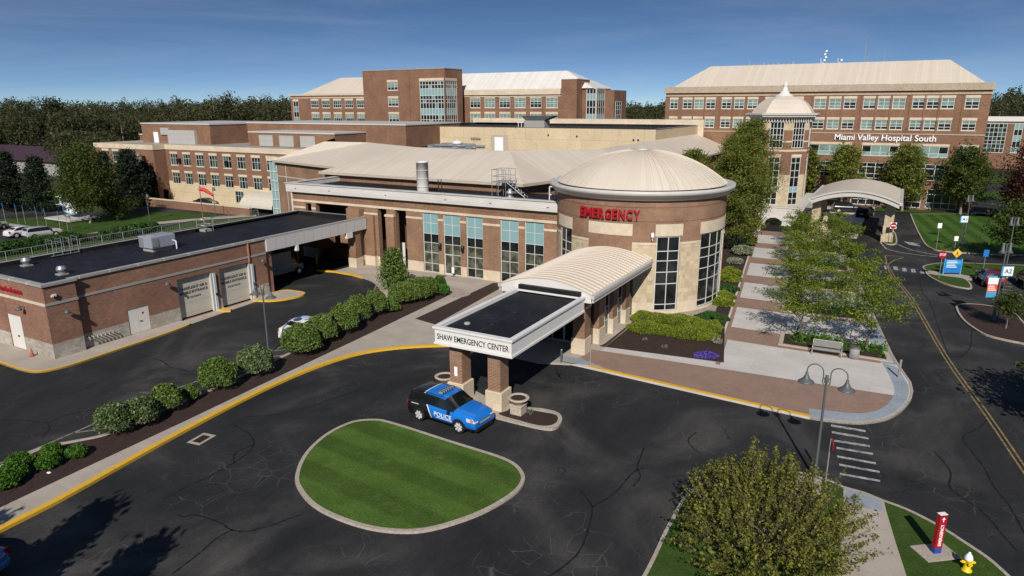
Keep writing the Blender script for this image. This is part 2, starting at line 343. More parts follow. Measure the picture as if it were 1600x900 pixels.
def membrane_mat():
    m, nt, b = newmat('roof_membrane'); v = geo_pos(nt)
    t = nt.nodes.new('ShaderNodeTexBrick'); t.offset = 0; t.inputs['Scale'].default_value = 1; t.inputs['Brick Width'].default_value = 3.0; t.inputs['Row Height'].default_value = 9; t.inputs['Mortar Size'].default_value = 0.035
    t.inputs['Color1'].default_value = (0.85, 0.85, 0.85, 1); t.inputs['Color2'].default_value = (1.1, 1.1, 1.1, 1); t.inputs['Mortar'].default_value = (1.7, 1.7, 1.7, 1); nt.links.new(v, t.inputs['Vector'])
    c = ramp(nt, noise(nt, v, 0.55, 6, 0.7), [(0.42, (0.0075, 0.008, 0.0105)), (0.60, (0.013, 0.0135, 0.016)), (0.76, (0.050, 0.048, 0.045))]); c = mixc(nt, 1.0, c, t.outputs['Color'], 'MULTIPLY')
    sp = ramp(nt, noise(nt, v, 3.4, 3, 0.6), [(0.655, 0.0), (0.70, 0.5)]); c = mixc(nt, sp, c, (0.12, 0.115, 0.11))
    nt.links.new(c, b.inputs['Base Color']); b.inputs['Roughness'].default_value = 0.6; b.inputs['Specular IOR Level'].default_value = 0.25; bump(nt, b, noise(nt, v, 2.5, 4), 0.3, 0.03); return m
def grass_mat(name, c1, c2, stripes=None):
    m, nt, b = newmat(name); v = geo_pos(nt); c = ramp(nt, noise(nt, v, 0.6, 6, 0.7), [(0.3, c1), (0.7, c2)])
    c = mixc(nt, 1.0, c, ramp(nt, noise(nt, v, 9, 6, 0.85), [(0.3, 0.48), (0.7, 1.42)]), 'MULTIPLY')
    if stripes:
        ang, w, amt = stripes; mm = nt.nodes.new('ShaderNodeMapping'); mm.inputs['Rotation'].default_value = (0, 0, ang); nt.links.new(v, mm.inputs['Vector'])
        wv = nt.nodes.new('ShaderNodeTexWave'); wv.inputs['Scale'].default_value = 0.314 / w; wv.inputs['Distortion'].default_value = 0.35; wv.inputs['Detail'].default_value = 1; nt.links.new(mm.outputs[0], wv.inputs['Vector'])
        c = mixc(nt, 1.0, c, ramp(nt, wv.outputs['Fac'], [(0.35, 1 - amt), (0.65, 1 + amt)]), 'MULTIPLY')
    c = mixc(nt, ramp(nt, noise(nt, v, 0.9, 5, 0.75), [(0.56, 0.0), (0.72, 0.55)]), c, tuple(min(1, x * y) for x, y in zip(c2, (1.75, 1.25, 1.6))))
    nt.links.new(c, b.inputs['Base Color']); b.inputs['Roughness'].default_value = 0.9; b.inputs['Specular IOR Level'].default_value = 0.1; bump(nt, b, noise(nt, v, 14, 4, 0.8), 0.8, 0.05); return m

M = dict(
    asphalt=asphalt_mat(), membrane=membrane_mat(),
    concrete=slabbed('concrete', (0.30, 0.27, 0.235), (0.375, 0.34, 0.30), 1.6, 1.6),
    walk=slabbed('walk_concrete', (0.335, 0.290, 0.240), (0.41, 0.36, 0.305), 50, 1.7, joint=0.72),
    plaza=slabbed('plaza_concrete', (0.46, 0.43, 0.40), (0.53, 0.50, 0.465), 1.5, 1.5, joint=0.86),
    paver=slabbed('brown_paver', (0.235, 0.155, 0.118), (0.275, 0.185, 0.142), 0.3, 0.3, joint=0.88, ms=0.01),
    grey_paver=slabbed('grey_paver', (0.235, 0.27, 0.305), (0.30, 0.335, 0.37), 0.6, 0.3, joint=0.74, ms=0.012, offs=0.5),
    curb=noisy('curb_concrete', (0.30, 0.255, 0.21), (0.40, 0.35, 0.295), 1.5, fine=12),
    yellow=worn_paint('yellow_curb_paint', (0.62, 0.36, 0.02), (0.30, 0.22, 0.11), 0.36),
    sealant=noisy('crack_sealant', (0.006, 0.006, 0.007), (0.012, 0.012, 0.013), 3, rough=0.55),
    line_white=worn_paint('white_line_paint', (0.42, 0.42, 0.41), (0.07, 0.07, 0.07), 0.46),
    line_yellow=worn_paint('yellow_line_paint', (0.30, 0.21, 0.06), (0.06, 0.055, 0.045), 0.46),
    line_tan=worn_paint('faded_line_paint', (0.26, 0.24, 0.17), (0.07, 0.065, 0.06), 0.45),
    mulch=noisy('mulch', (0.022, 0.013, 0.010), (0.052, 0.031, 0.025), 2.5, bmp=0.9, fine=16),
    gravel=noisy('gravel', (0.20, 0.15, 0.12), (0.42, 0.36, 0.30), 5, bmp=0.9, fine=9),
    lawn=grass_mat('lawn_grass', (0.044, 0.088, 0.014), (0.078, 0.132, 0.024), (rad(95.2), 2.5, 0.15)),
    lawn2=grass_mat('striped_lawn', (0.036, 0.078, 0.012), (0.055, 0.11, 0.018), (rad(171.6), 2.2, 0.2)),
    grass=grass_mat('park_grass', (0.030, 0.058, 0.010), (0.055, 0.098, 0.018)),
    wild=grass_mat('wild_ground', (0.022, 0.030, 0.010), (0.05, 0.060, 0.022)),
    brick=brick('red_brick', (0.200, 0.097, 0.052), (0.268, 0.142, 0.082), (0.34, 0.25, 0.18)),
    brick_j=brick('red_brick_jointed', (0.200, 0.097, 0.052), (0.268, 0.142, 0.082), (0.28, 0.20, 0.14), soldier=0.42),
    brick_g=brick('garage_brick', (0.20, 0.088, 0.055), (0.285, 0.135, 0.088), (0.28, 0.20, 0.15)),
    brick_far=brick('far_brick', (0.192, 0.098, 0.057), (0.25, 0.135, 0.084), (0.24, 0.165, 0.12), bw=0.3, rh=0.1, ms=0.006),
    stone=brick('limestone', (0.56, 0.465, 0.34), (0.62, 0.52, 0.39), (0.46, 0.38, 0.28), bw=1.2, rh=0.6, ms=0.006, stain=0.12),
    stone_b=brick('limestone_blocks', (0.44, 0.355, 0.23), (0.58, 0.48, 0.33), (0.42, 0.34, 0.23), bw=0.8, rh=0.4, ms=0.008, stain=0.2),
    split=brick('split_face_block', (0.34, 0.31, 0.26), (0.46, 0.42, 0.36), (0.32, 0.29, 0.25), bw=0.4, rh=0.2, ms=0.008, stain=0.3),
    cream=brick('cream_panels', (0.56, 0.45, 0.29), (0.585, 0.47, 0.305), (0.40, 0.32, 0.21), bw=4.4, rh=2.0, ms=0.03, stain=0.12),
    roof=seamed('tan_metal_roof', (0.565, 0.49, 0.40), 0.5, 0, dark=0.92, streak=0.06),
    roof_w=seamed('pale_metal_roof', (0.66, 0.63, 0.58), 0.6, 0, dark=0.85),
    vault=seamed('vault_metal', (0.58, 0.505, 0.415), 5.0, 0, dark=0.95, streak=0.07),
    white=seamed('white_metal', (0.58, 0.555, 0.515), 0.55, 1, dark=0.86, streak=0.2),
    panel=slabwall('grey_white_panels', (0.50, 0.485, 0.47), 1.25),
    trim=plain('white_trim', (0.62, 0.60, 0.56), 0.5), cap=plain('grey_coping', (0.30, 0.29, 0.27), 0.5),
    gutter=plain('grey_gutter', (0.48, 0.46, 0.42), 0.45),
    frame=plain('white_frame', (0.54, 0.54, 0.50), 0.4), door=plain('white_door', (0.62, 0.60, 0.55), 0.5),
    gdoor=seamed('ribbed_door', (0.50, 0.465, 0.39), 0.30, 1, dark=0.8, streak=0.12),
    louver=seamed('grey_louver', (0.40, 0.39, 0.36), 0.22, 1, dark=0.6, streak=0.1),
    g_dark=glassy('dark_glass', (0.012, 0.014, 0.015), 0.05, 0.5), g_mid=glassy('olive_glass', (0.075, 0.078, 0.056), 0.07, 0.45, 0.45, 1.4),
    g_teal=plain('teal_spandrel', (0.20, 0.335, 0.345), 0.25, 0.5), g_blind=glassy('blind_glass', (0.16, 0.24, 0.215), 0.12, 0.5, 0.15),
    g_green=glassy('green_glass', (0.035, 0.062, 0.055), 0.07, 0.5, 0.6, 0.5),
    dark=plain('dark_interior', (0.022, 0.022, 0.022), 0.9, 0.1), soffit=plain('soffit', (0.16, 0.155, 0.15), 0.8, 0.2),
    red=plain('sign_red', (0.33, 0.008, 0.014), 0.4), black=plain('black_paint', (0.012, 0.012, 0.013), 0.4), letter=plain('dark_letters', (0.03, 0.03, 0.03), 0.5),
    signwhite=plain('sign_white', (0.80, 0.80, 0.80), 0.4), post=plain('dark_grey_post', (0.085, 0.095, 0.098), 0.45, 0.4), galv=plain('galvanised_steel', (0.42, 0.43, 0.44), 0.35, 0.5, 0.6),
    galv_p=plain('sign_post_steel', (0.28, 0.28, 0.27), 0.5, 0.4, 0.3), hvac=plain('hvac_casing', (0.25, 0.27, 0.32), 0.45), benchm=plain('bench_metal', (0.34, 0.33, 0.31), 0.35, 0.5, 0.4),
    blue=plain('sign_blue', (0.02, 0.16, 0.48), 0.4), cyan=plain('sign_cyan', (0.05, 0.33, 0.55), 0.4), amber=plain('sign_amber', (0.75, 0.48, 0.06), 0.4), orange=plain('banner_orange', (0.62, 0.10, 0.05), 0.6),
    yellowp=plain('yellow_enamel', (0.72, 0.50, 0.01), 0.35), tyre=plain('tyre_rubber', (0.014, 0.014, 0.014), 0.8, 0.2), rim=plain('alloy_rim', (0.70, 0.70, 0.70), 0.3, 0.5, 0.25),
    cglass=glassy('car_glass', (0.010, 0.013, 0.014), 0.03, 0.6), lamp_clear=plain('headlamp', (0.6, 0.6, 0.6), 0.15), lamp_red=plain('taillamp', (0.30, 0.006, 0.006), 0.2), lamp_orange=plain('orange_lamp', (0.75, 0.22, 0.04), 0.2),
    bark=noisy('bark', (0.055, 0.042, 0.032), (0.13, 0.105, 0.085), 4, fine=20), bark_l=noisy('pale_bark', (0.16, 0.135, 0.105), (0.28, 0.24, 0.195), 4, fine=20), cone=plain('cone_orange', (0.30, 0.085, 0.045), 0.6),
    redroof=seamed('maroon_metal_roof', (0.055, 0.030, 0.036), 0.6, 0, dark=0.8), tanwall=plain('tan_siding', (0.30, 0.21, 0.13), 0.8),
    awning=plain('awning_fabric', (0.50, 0.455, 0.38), 0.7), windsock=plain('windsock_fabric', (0.55, 0.035, 0.03), 0.7), urn=noisy('cast_stone', (0.36, 0.30, 0.24), (0.46, 0.39, 0.31), 3, fine=14),
)
LF = dict(
    locust=leafy('locust_leaves', [(0.11, 0.15, 0.016), (0.19, 0.25, 0.026), (0.28, 0.34, 0.042)], 0.9, 0.5),
    pear=leafy('pear_leaves', [(0.10, 0.12, 0.022), (0.18, 0.205, 0.036), (0.27, 0.29, 0.055)], 0.8, 0.5),
    bud=leafy('budding_leaves', [(0.10, 0.085, 0.028), (0.18, 0.185, 0.030), (0.30, 0.31, 0.05)], 1.5, 0.45),
    shrub=leafy('viburnum_leaves', [(0.055, 0.095, 0.016), (0.10, 0.160, 0.027), (0.17, 0.225, 0.055)], 2.5, 0.2),
    shrub_w=leafy('flowering_viburnum', [(0.035, 0.068, 0.014), (0.085, 0.13, 0.035), (0.22, 0.25, 0.14)], 2.5, 0.2),
    bright=leafy('bright_shrub_leaves', [(0.03, 0.085, 0.008), (0.055, 0.14, 0.012), (0.09, 0.20, 0.02)], 2.5, 0.25),
    hedge=leafy('juniper_hedge', [(0.085, 0.120, 0.008), (0.145, 0.185, 0.014), (0.21, 0.24, 0.022)], 1.2, 0.15),
    cover=leafy('ground_cover', [(0.015, 0.045, 0.008), (0.032, 0.085, 0.015), (0.055, 0.12, 0.025)], 2.0, 0.2),
    spruce=leafy('spruce_needles', [(0.006, 0.012, 0.006), (0.012, 0.022, 0.011), (0.024, 0.034, 0.016)], 1.0, 0.05),
    maple=leafy('maple_leaves', [(0.036, 0.060, 0.010), (0.062, 0.092, 0.014), (0.10, 0.128, 0.022)], 0.8, 0.4),
    redmaple=leafy('red_maple_leaves', [(0.035, 0.012, 0.010), (0.060, 0.020, 0.014), (0.085, 0.032, 0.018)], 0.8, 0.2),
    woods=leafy('woodland_foliage', [(0.034, 0.048, 0.015), (0.105, 0.084, 0.048), (0.058, 0.088, 0.022), (0.135, 0.122, 0.062)], 0.025, 0.5),
    purple=leafy('purple_flowers', [(0.05, 0.04, 0.22), (0.13, 0.09, 0.50), (0.20, 0.15, 0.65)], 4, 0.2),
    silver=leafy('silver_foliage', [(0.10, 0.12, 0.07), (0.18, 0.20, 0.13), (0.28, 0.30, 0.2)], 4, 0.2),
)
# ================================================================ GROUND
mb = MB(); R = 4200; n = 96; ring0 = [(700 * math.cos(2 * math.pi * k / n), 700 * math.sin(2 * math.pi * k / n)) for k in range(n)]
mb.prism([(R * math.cos(2 * math.pi * k / n), R * math.sin(2 * math.pi * k / n)) for k in range(n)], -1.0, -0.03)
struct('ground', mb, M['wild'])
mb = MB(); mb.prism([(-150, -30), (75, -30), (75, 215), (-60, 215), (-60, 170), (-150, 170), (-190, 120), (-190, 30)], -0.5, 0.0); struct('asphalt_road', mb, M['asphalt'])

def island(name, outline, fill_mat, fill_name, zt=0.13, cw=0.16, curbmat=None, fill_z=0.12):
    o = ccw(outline); i = offset(o, cw)
    mb = MB(); mb.ring(o, i, 0.0, zt); struct('kerb', mb, curbmat or M['curb'])
    mb = MB(); mb.prism(i, 0.0, fill_z); return struct(fill_name, mb, fill_mat)

# oval lawn island
OV = smooth(GP([(460.8, 748), (467.8, 722.8), (483, 700.5), (507, 679.5), (532, 665.5), (557, 657), (588, 655), (610, 659), (649.5, 671), (688.6, 683.7), (733.3, 697.7), (778, 711.7), (803, 722.8), (817, 736.8), (820, 750.8), (808.8, 767.6), (780.9, 787), (744.5, 805.3), (699.8, 820.7), (660.7, 829.6), (627, 831.3), (588, 827.7), (548.8, 818), (507, 801), (481.7, 784), (466.4, 764.8)], 0.1), n=4)
island('oval', OV, M['lawn'], 'lawn', cw=0.2)
# small island under the canopy columns
CI = smooth(GP([(766, 650), (815, 662.5), (850, 670), (868, 669), (878.5, 656), (872, 645), (850, 639), (825, 636.5), (790, 632), (760, 620), (735, 606), (708, 590), (690, 594), (688, 606), (705, 622), (735, 640)], 0.1), n=4)
island('column', CI, M['walk'], 'pavement', cw=0.25)
mb = MB(); mb.prism(smooth(GP([(779, 647), (812, 657), (842, 664.5), (862, 664), (872, 656), (868, 648), (845, 643.5), (810, 637), (800, 636), (792, 642)], 0.12), n=3), 0.11, 0.128); struct('planting_bed', mb, M['mulch'])

# west walk with its yellow kerb, the bed beside it and the entrance pavement, all on one raised slab
YC = smooth(GP([(-60, 862), (0, 830), (100, 779), (200, 723), (300, 668), (400, 616), (480, 580), (550, 556), (605, 546), (660, 541.5), (715, 540)], 0.1), False, 5)
path_in = offset(YC, 0.34, False)
right_side = [(-17.9, 37.5), (-17.75, 42.35)]
slab = list(path_in) + [(-20.0, 40.6), (-17.8, 42.4)]
slab += [(-18.0, 46.0), (-18.0, 59.9), (-52.0, 59.9)]
inner = smooth(GP([(523, 423.4), (550, 428), (568, 433), (583, 438.5), (592, 446), (598, 455), (600, 466), (595, 481), (560, 503), (512, 528), (450, 554), (390, 582), (330, 610), (250, 644), (175, 677), (120, 690), (66, 701), (0, 731), (-60, 760)], 0.1), False, 4)
slab = [*path_in, (-21.0, 41.3), (-18.05, 42.45), (-18.05, 59.97), (-53.6, 59.97)] + inner
mb = MB(); mb.prism(slab, 0.0, 0.12); struct('pavement', mb, M['walk'])
mb = MB(); mb.strip(offset(YC, 0.355, False), YC, 0.0, 0.155); struct('yellow_kerb', mb, M['yellow'])
mb = MB(); mb.strip(offset(inner, 0.0, False), offset(inner, -0.18, False), 0.0, 0.145); o = struct('kerb', mb, M['curb'])
yk2 = GP([(497, 421.5), (523, 423.4), (550, 428), (568, 433)], 0.14)
mb = MB(); mb.strip(offset(yk2, 0.02, False), offset(yk2, -0.22, False), 0.0, 0.16); struct('yellow_kerb', mb, M['yellow'])
# mulch beds
walk_edge = GP([(-60, 818), (0, 793), (157, 719.5), (290, 657.5), (423, 594), (565, 527), (704.6, 459.7)], 0.12)
bed_in = [p for p in inner if p[1] > 5]; bed_in = bed_in[24:]
bed = walk_edge + [G(660, 452, .12), G(625, 441, .12), G(607, 446, .12), G(607, 462, .12), G(603, 482, .12)] + offset(inner, 0.14, False)[30:]
mb = MB(); mb.prism(bed, 0.1, 0.135); struct('planting_bed', mb, M['mulch'])
mb = MB(); mb.prism(GP([(649, 498), (680, 507), (790, 446), (786, 443), (770.5, 442)], 0.12), 0.1, 0.133); struct('planting_bed', mb, M['mulch'])
mb = MB(); mb.prism(smooth(GP([(700, 459), (712, 466), (735, 460), (722, 452), (705, 450)], 0.12), n=3), 0.1, 0.139); struct('gravel', mb, M['gravel'])

# ambulance garage apron and the walk round it
GY = smooth(GP([(-60, 548), (0, 567), (30, 577), (55, 581), (85, 577), (125, 566), (200, 541), (260, 521), (290, 510), (299, 505.5)], 0.1), False, 5)
mb = MB(); mb.prism(GY + [(-52.5, 35.2), (-52.5, 24.9), (-75, 24.9), (-75, 22)], 0.0, 0.12); struct('pavement', mb, M['walk'])
mb = MB(); mb.strip(offset(GY, 0.16, False), GY, 0.0, 0.145); struct('yellow_kerb', mb, M['yellow'])
ap = GP([(284, 499), (299, 510), (452, 455), (430, 447), (395, 464)], 0.0)
mb = MB(); mb.prism([(-52.7, 35.3), G(300, 506), G(366, 483), G(415, 466.5), (-52.7, 43.3)], -0.1, 0.018); struct('pavement', mb, M['walk'])
for pts in ([(-52.6, 39.0), (-51.6, 39.0), (-51.15, 39.35), (-51.6, 39.75), (-52.6, 39.75)], smooth([(-52.6, 43.1), (-51.2, 43.0), (-49.9, 44.1), (-49.3, 45.9), (-49.8, 47.1), (-51.2, 47.2), (-52.6, 46.6)], n=3)):
    o_ = ccw(pts); mb = MB(); mb.ring(o_, offset(o_, 0.2), 0, 0.15); struct('yellow_kerb', mb, M['yellow']); mb = MB(); mb.prism(offset(o_, 0.2), 0, 0.13); struct('pavement', mb, M['walk'])

# hatch markings along the drive
def painted(name, lines, w, mat, z=0.006):
    mb = MB()
    for ln in lines:
        p = GP(ln); mb.strip(offset(p, w / 2, False), offset(p, -w / 2, False), 0.0, z)
    return struct(name, mb, mat)
painted('painted_lines', [[(-60, 752), (0, 724), (72, 694.5), (114, 676.5), (152, 660), (230, 628), (274.5, 607.5), (312, 594)], [(72, 694.5), (144, 686), (163, 681)], [(114, 676.5), (168, 669), (182, 667)], [(205, 660), (232, 655)],
    [(274, 611), (298, 605.5)], [(281, 622), (318, 616.5)], [(330, 593), (372, 577)], [(366, 584), (386, 579)], [(418, 551), (450, 537)], [(425, 557), (452, 554)], [(418, 549), (448, 546)], [(588, 446), (585, 452), (583, 462)], [(584, 452), (596, 450)], [(583, 461), (597, 459)], [(581, 471), (596, 469)]], 0.13, M['line_tan'])

# right-hand plaza
ROAD_EDGE = [(1427, 612), (1424, 598), (1417, 588), (1406, 572), (1396, 556), (1385, 533), (1371, 503), (1357, 473), (1343, 441), (1330, 412), (1318, 386), (1306, 362), (1300, 350)]
PL = GP([(862, 562), (918, 574), (1000, 593), (1100, 616), (1200, 638.5), (1265, 653)], 0.1) + smooth(GP([(1265, 653), (1300, 658), (1345, 661), (1385, 655), (1410, 641), (1424, 624)], 0.1), False, 4)[1:] + GP(ROAD_EDGE, 0.1)
PLfull = PL + [(-21.5, 103.5), (-21.5, 57), (-18.04, 57), (-18.04, 42.35)]
mb = MB(); mb.prism(PLfull, 0.0, 0.12); struct('pavement', mb, M['plaza'])
e1 = GP([(918, 573.5), (1000, 592.5), (1100, 615.5), (1200, 638), (1265, 652.5)], 0.1)
mb = MB(); mb.strip(offset(e1, 0.32, False), e1, 0.0, 0.145); struct('yellow_kerb', mb, M['yellow'])
e2 = PL[5:]; mb = MB(); mb.strip(offset(e2, 0.15, False), e2, 0.0, 0.14); struct('kerb', mb, M['curb'])
def sheet(name, poly, mat, z=0.126): mb = MB(); mb.prism(poly, 0.1, z); return struct(name, mb, mat)
arc_o = smooth(GP([(1264, 652), (1300, 657), (1345, 660), (1384, 654), (1409, 640), (1422, 623), (1424, 606), (1416, 590), (1405, 574)], 0.12), False, 4)
arc_i = smooth(GP([(1264, 638.5), (1300, 642.5), (1340, 646), (1368, 642), (1385, 633), (1394, 622), (1398, 609), (1392, 592), (1379, 567)], 0.12), False, 4)
# brown strip along the kerb
sheet('brown_pavers', GP([(925, 546), (1050, 564.5), (1398, 618)], 0.12) + [arc_i[k] for k in range(20, -1, -1)] + offset(e1, 0.34, False)[::-1] + GP([(905, 560)], 0.12), M['paver'], 0.124)
mb = MB(); mb.strip(offset(arc_i, 0.0, False), offset(arc_o, 0.16, False)[:len(arc_i)], 0.1, 0.130); struct('grey_pavers', mb, M['grey_paver'])
sheet('grey_pavers', GP([(868, 556), (905, 559), (945, 575), (918, 571), (866, 561)], 0.12), M['grey_paver'], 0.129)
side_r = [(1404, 571), (1394, 554), (1383, 531), (1369, 501), (1355, 471), (1341, 439), (1328, 410)]
sr = GP(side_r, 0.12); mb = MB(); mb.strip([(p[0] - 1.15, p[1]) for p in sr], [(p[0] - 0.1, p[1]) for p in sr], 0.1, 0.128); struct('grey_pavers', mb, M['grey_paver'])
# brown bands across the walkway and between the planters
def lineu(v, a=(-9.75, 48.76), b=(-16.4, 99.9)): return a[0] + (v - a[1]) * (b[0] - a[0]) / (b[1] - a[1])
def roadu(v):
    P = sorted(GP(ROAD_EDGE, 0.1), key=lambda q: q[1])
    for q, r in zip(P, P[1:]):
        if q[1] <= v <= r[1]: return q[0] + (v - q[1]) * (r[0] - q[0]) / (r[1] - q[1])
    return P[-1][0]
for k in range(6):
    v0 = 52.8 + 9.55 * k; v1 = v0 + 3.4
    sheet('brown_pavers', [(lineu(v0), v0), (roadu(v0) - 1.2, v0), (roadu(v1) - 1.2, v1), (lineu(v1), v1)], M['paver'], 0.124)
mb = MB(); le = [(lineu(v), v) for v in (47.0, 60, 75, 90, 103)]; mb.strip([(p[0] - 0.32, p[1]) for p in le], le, 0.1, 0.128); struct('brown_pavers', mb, M['paver'])
# planters in the plaza
PLANT = []
for k in range(5):
    v0 = 53.35 + 9.55 * k; v1 = v0 + 3.35; ul = lineu(v0) + 3.75; ur0, ur1 = roadu(v0) - 0.35, roadu(v1) - 0.35
    o_ = ccw([(ul, v0), (ur0, v0), (ur1, v1), (ul - 0.3, v1)]); PLANT.append((ul, ur0, ur1, v0, v1))
    mb = MB(); mb.ring(o_, offset(o_, 0.32), 0.1, 0.20); struct('planter_kerb', mb, M['urn']); mb = MB(); mb.prism(offset(o_, 0.32), 0.1, 0.17); struct('planting_bed', mb, M['mulch'])

# garden beside the rotunda
gb = [(-18.3, 47.2), G(937, 541, .12), G(1131, 566.6, .12), (lineu(56) - 0.5, 56), (lineu(70) - 0.5, 70), (lineu(85) - 0.5, 85), (lineu(99) - 0.5, 99), (-29, 99), (-29, 76), (-20, 66), (-18.3, 60)]
mb = MB(); mb.prism(gb, 0.1, 0.16); struct('planting_bed', mb, M['mulch'])
mb = MB(); mb.prism([(-18.0, 46.2), (-18.0, 53), (-16.9, 55.0), (-14.2, 56.0), (-13.4, 56.2), (-12.9, 60.0), (-13.2, 62), (-16, 60), (-18.2, 58)], 0.12, 0.175); struct('gravel', mb, M['gravel'])

# lower right island with walk and ramp
LI_l = GP([(985, 925), (1004, 899), (1022, 864), (1037, 831), (1052, 804), (1066, 780), (1090, 759), (1130, 742), (1184, 733), (1240, 736), (1290, 748), (1318, 760)], 0.1)
LI_r = GP([(1318, 760), (1350, 769), (1381, 781.5), (1415, 794), (1450, 811), (1480, 828), (1506, 845), (1545, 871), (1577, 899), (1600, 922)], 0.1)
LI = smooth(LI_l[:-1] + LI_r, False, 3) + [(6.5, 14), (-12, 14)]
island('lower', LI, M['grass'], 'lawn')
wk = GP([(1318, 761), (1381, 782.5), (1385, 800), (1400, 850), (1418, 905)], 0.12)
mb = MB(); mb.prism([wk[0], wk[1], wk[2], wk[3], wk[4], (2.6, 14.5), (0.0, 14.5), (-0.35, 30.5)], 0.1, 0.134); struct('pavement', mb, M['walk'])
mb = MB(); mb.prism(GP([(1322, 764), (1377, 783), (1378, 800), (1318, 788)], 0.12), 0.1, 0.139); struct('grey_pavers', mb, M['grey_paver'])
mb = MB(); mb.prism(GP([(1245, 742), (1284, 750), (1278, 800), (1235, 800)], 0.12), 0.1, 0.133); struct('pavement', mb, M['walk'])

# crosswalks
def bars(name, quads, mat, z=0.006):
    mb = MB()
    for q in quads: mb.prism(GP(q), 0, z)
    return struct(name, mb, mat)
Z6 = lambda x, y: (1240 + x / 4.5, 560 + y / 4.5)
cw = [((262, 465), (505, 505)), ((268, 512), (525, 556)), ((285, 572), (535, 610)), ((300, 622), (558, 665)), ((305, 682), (577, 732)), ((320, 740), (603, 792)), ((325, 805), (607, 855))]
bars('painted_crosswalk', [[Z6(a[0], a[1]), Z6(b[0], b[1]), Z6(b[0] + 3, b[1] + 13), Z6(a[0] + 2, a[1] + 13)] for a, b in cw], M['line_white'])
ZR = lambda x, y: (1380 + x / 3.4636, 300 + y / 3.4636)
bars('painted_crosswalk', [[ZR(x, y), ZR(x + 22, y + 1), ZR(x + 28, y + 20), ZR(x + 4, y + 18)] for x, y in ((4, 399), (54, 403), (101, 410), (149, 416), (196, 421))], M['line_white'])
yl = [(1386, 414), (1396, 432), (1425, 468), (1478, 558), (1540, 645), (1600, 733), (1640, 792)]
pl_ = smooth(GP(yl), False, 4)
mb = MB()
for d in (-0.13, 0.13): mb.strip(offset(pl_, d + 0.05, False), offset(pl_, d - 0.05, False), 0, 0.006)
struct('painted_lines', mb, M['line_yellow'])
painted('painted_lines', [[(1386, 414), (1383, 399), (1400, 400), (1412, 402.5)], [(1386, 414), (1398, 406), (1412, 402.5)]], 0.14, M['line_yellow'])
painted('painted_lines', [[(1375, 378), (1385, 389), (1410, 395), (1440, 399), (1465, 401.5)], [(1402, 382), (1425, 391), (1465, 399)]], 0.16, M['line_white'])
bars('painted_arrow', [[(1412, 377), (1437, 381), (1438, 385), (1420, 382)]], M['line_white'])
painted('painted_lines', [[(x0, y0), (x0 + 18, y0 + 2)] for x0, y0 in ((1563, 441), (1564, 446.5), (1565, 452), (1566, 457))] + [[(1562, 456.5), (1592, 459), (1596, 462)]], 0.14, M['line_white'])

# islands along the right-hand road
island('r1', smooth(GP([(1493, 479), (1504, 474.8), (1530, 475.5), (1566, 481), (1584, 487), (1612, 515), (1640, 530), (1640, 549), (1600, 537), (1575, 532), (1541, 523.5), (1520, 512), (1502, 497)], 0.1), n=3), M['mulch'], 'planting_bed')
island('r2', smooth(GP([(1441, 418), (1450, 413.5), (1478, 410.5), (1540, 412), (1640, 418), (1660, 440), (1600, 434), (1519, 433), (1490, 430), (1455, 425)], 0.1), n=3), M['grass'], 'lawn')
island('r2b', smooth(GP([(1447, 427), (1460, 429), (1490, 432), (1511, 437), (1519, 450), (1500, 449), (1475, 443), (1455, 434)], 0.1), n=3), M['grass'], 'lawn')
mb = MB(); mb.prism(GP([(1445, 422.5), (1490, 426.8), (1518, 432), (1519, 437), (1490, 432.5), (1447, 427.5)], 0.12), 0.0, 0.137); struct('pavement', mb, M['curb'])
island('r3', smooth(GP([(1423, 337), (1429, 334.3), (1480, 334.5), (1560, 334.6), (1660, 336), (1680, 398), (1600, 398.5), (1541, 397), (1475, 392.5), (1453, 387), (1440, 374)], 0.1), n=3), M['lawn2'], 'lawn')
island('r4', smooth(GP([(1376, 366), (1392, 360), (1399, 364), (1402, 376), (1399, 381.5), (1385, 381), (1377, 376)], 0.1), n=3), M['grass'], 'lawn')
sheet('lawn', [(-3.0, 133.2), (12.5, 134.6), (25, 134.6), (25, 138), (-3.0, 138)], M['grass'], 0.12)
sheet('pavement', [(-12, 134.2), (-3.2, 134.2), (-3.2, 138.2), (14, 138.2), (14, 139.5), (-12, 139.5)], M['curb'], 0.10)
sheet('lawn', [(12.5, 160), (70, 160), (70, 176), (12.5, 176)], M['grass'], 0.1); sheet('lawn', [(12.5, 192), (70, 192), (70, 215), (12.5, 215)], M['grass'], 0.1)
# entrance forecourt by the octagonal tower
sheet('pavement', [(-21.5, 103.7), (-4.2, 103.7), (-4.2, 134), (-21.5, 134)], M['plaza'], 0.10)

# back left: lawns, path, lot
lawnA = GP([(-80, 343), (0, 343), (60, 341), (150, 338), (240, 332), (330, 334.5), (352, 338.5), (240, 349), (180, 359), (130, 367), (100, 368), (60, 358), (12, 351), (-80, 350)], 0)
mb = MB(); mb.prism(lawnA, -0.2, 0.06); struct('lawn', mb, M['grass'])
mb = MB(); mb.prism(GP([(150, 377), (240, 360), (300, 347), (352, 342), (420, 336), (420, 352), (250, 392), (100, 420), (-60, 430), (-60, 385), (60, 384)], 0), -0.2, 0.05); struct('lawn', mb, M['grass'])
pa = smooth(GP([(-60, 344), (12, 352), (60, 360), (102, 371), (130, 369), (180, 360), (240, 350), (300, 344), (352, 340), (400, 337)], 0), False, 4)
mb = MB(); mb.strip(offset(pa, 0.9, False), offset(pa, -0.9, False), -0.1, 0.09); struct('path', mb, M['curb'])
mb = MB(); mb.prism(GP([(122, 368), (150, 365), (162, 366), (145, 371)], 0), 0, 0.1); struct('planting_bed', mb, M['mulch'])
mb = MB(); mb.prism([(-240, 74), (-150, 74), (-150, 62), (-135, 45), (-240, 45)], -0.6, -0.01); struct('lawn', mb, M['grass'])
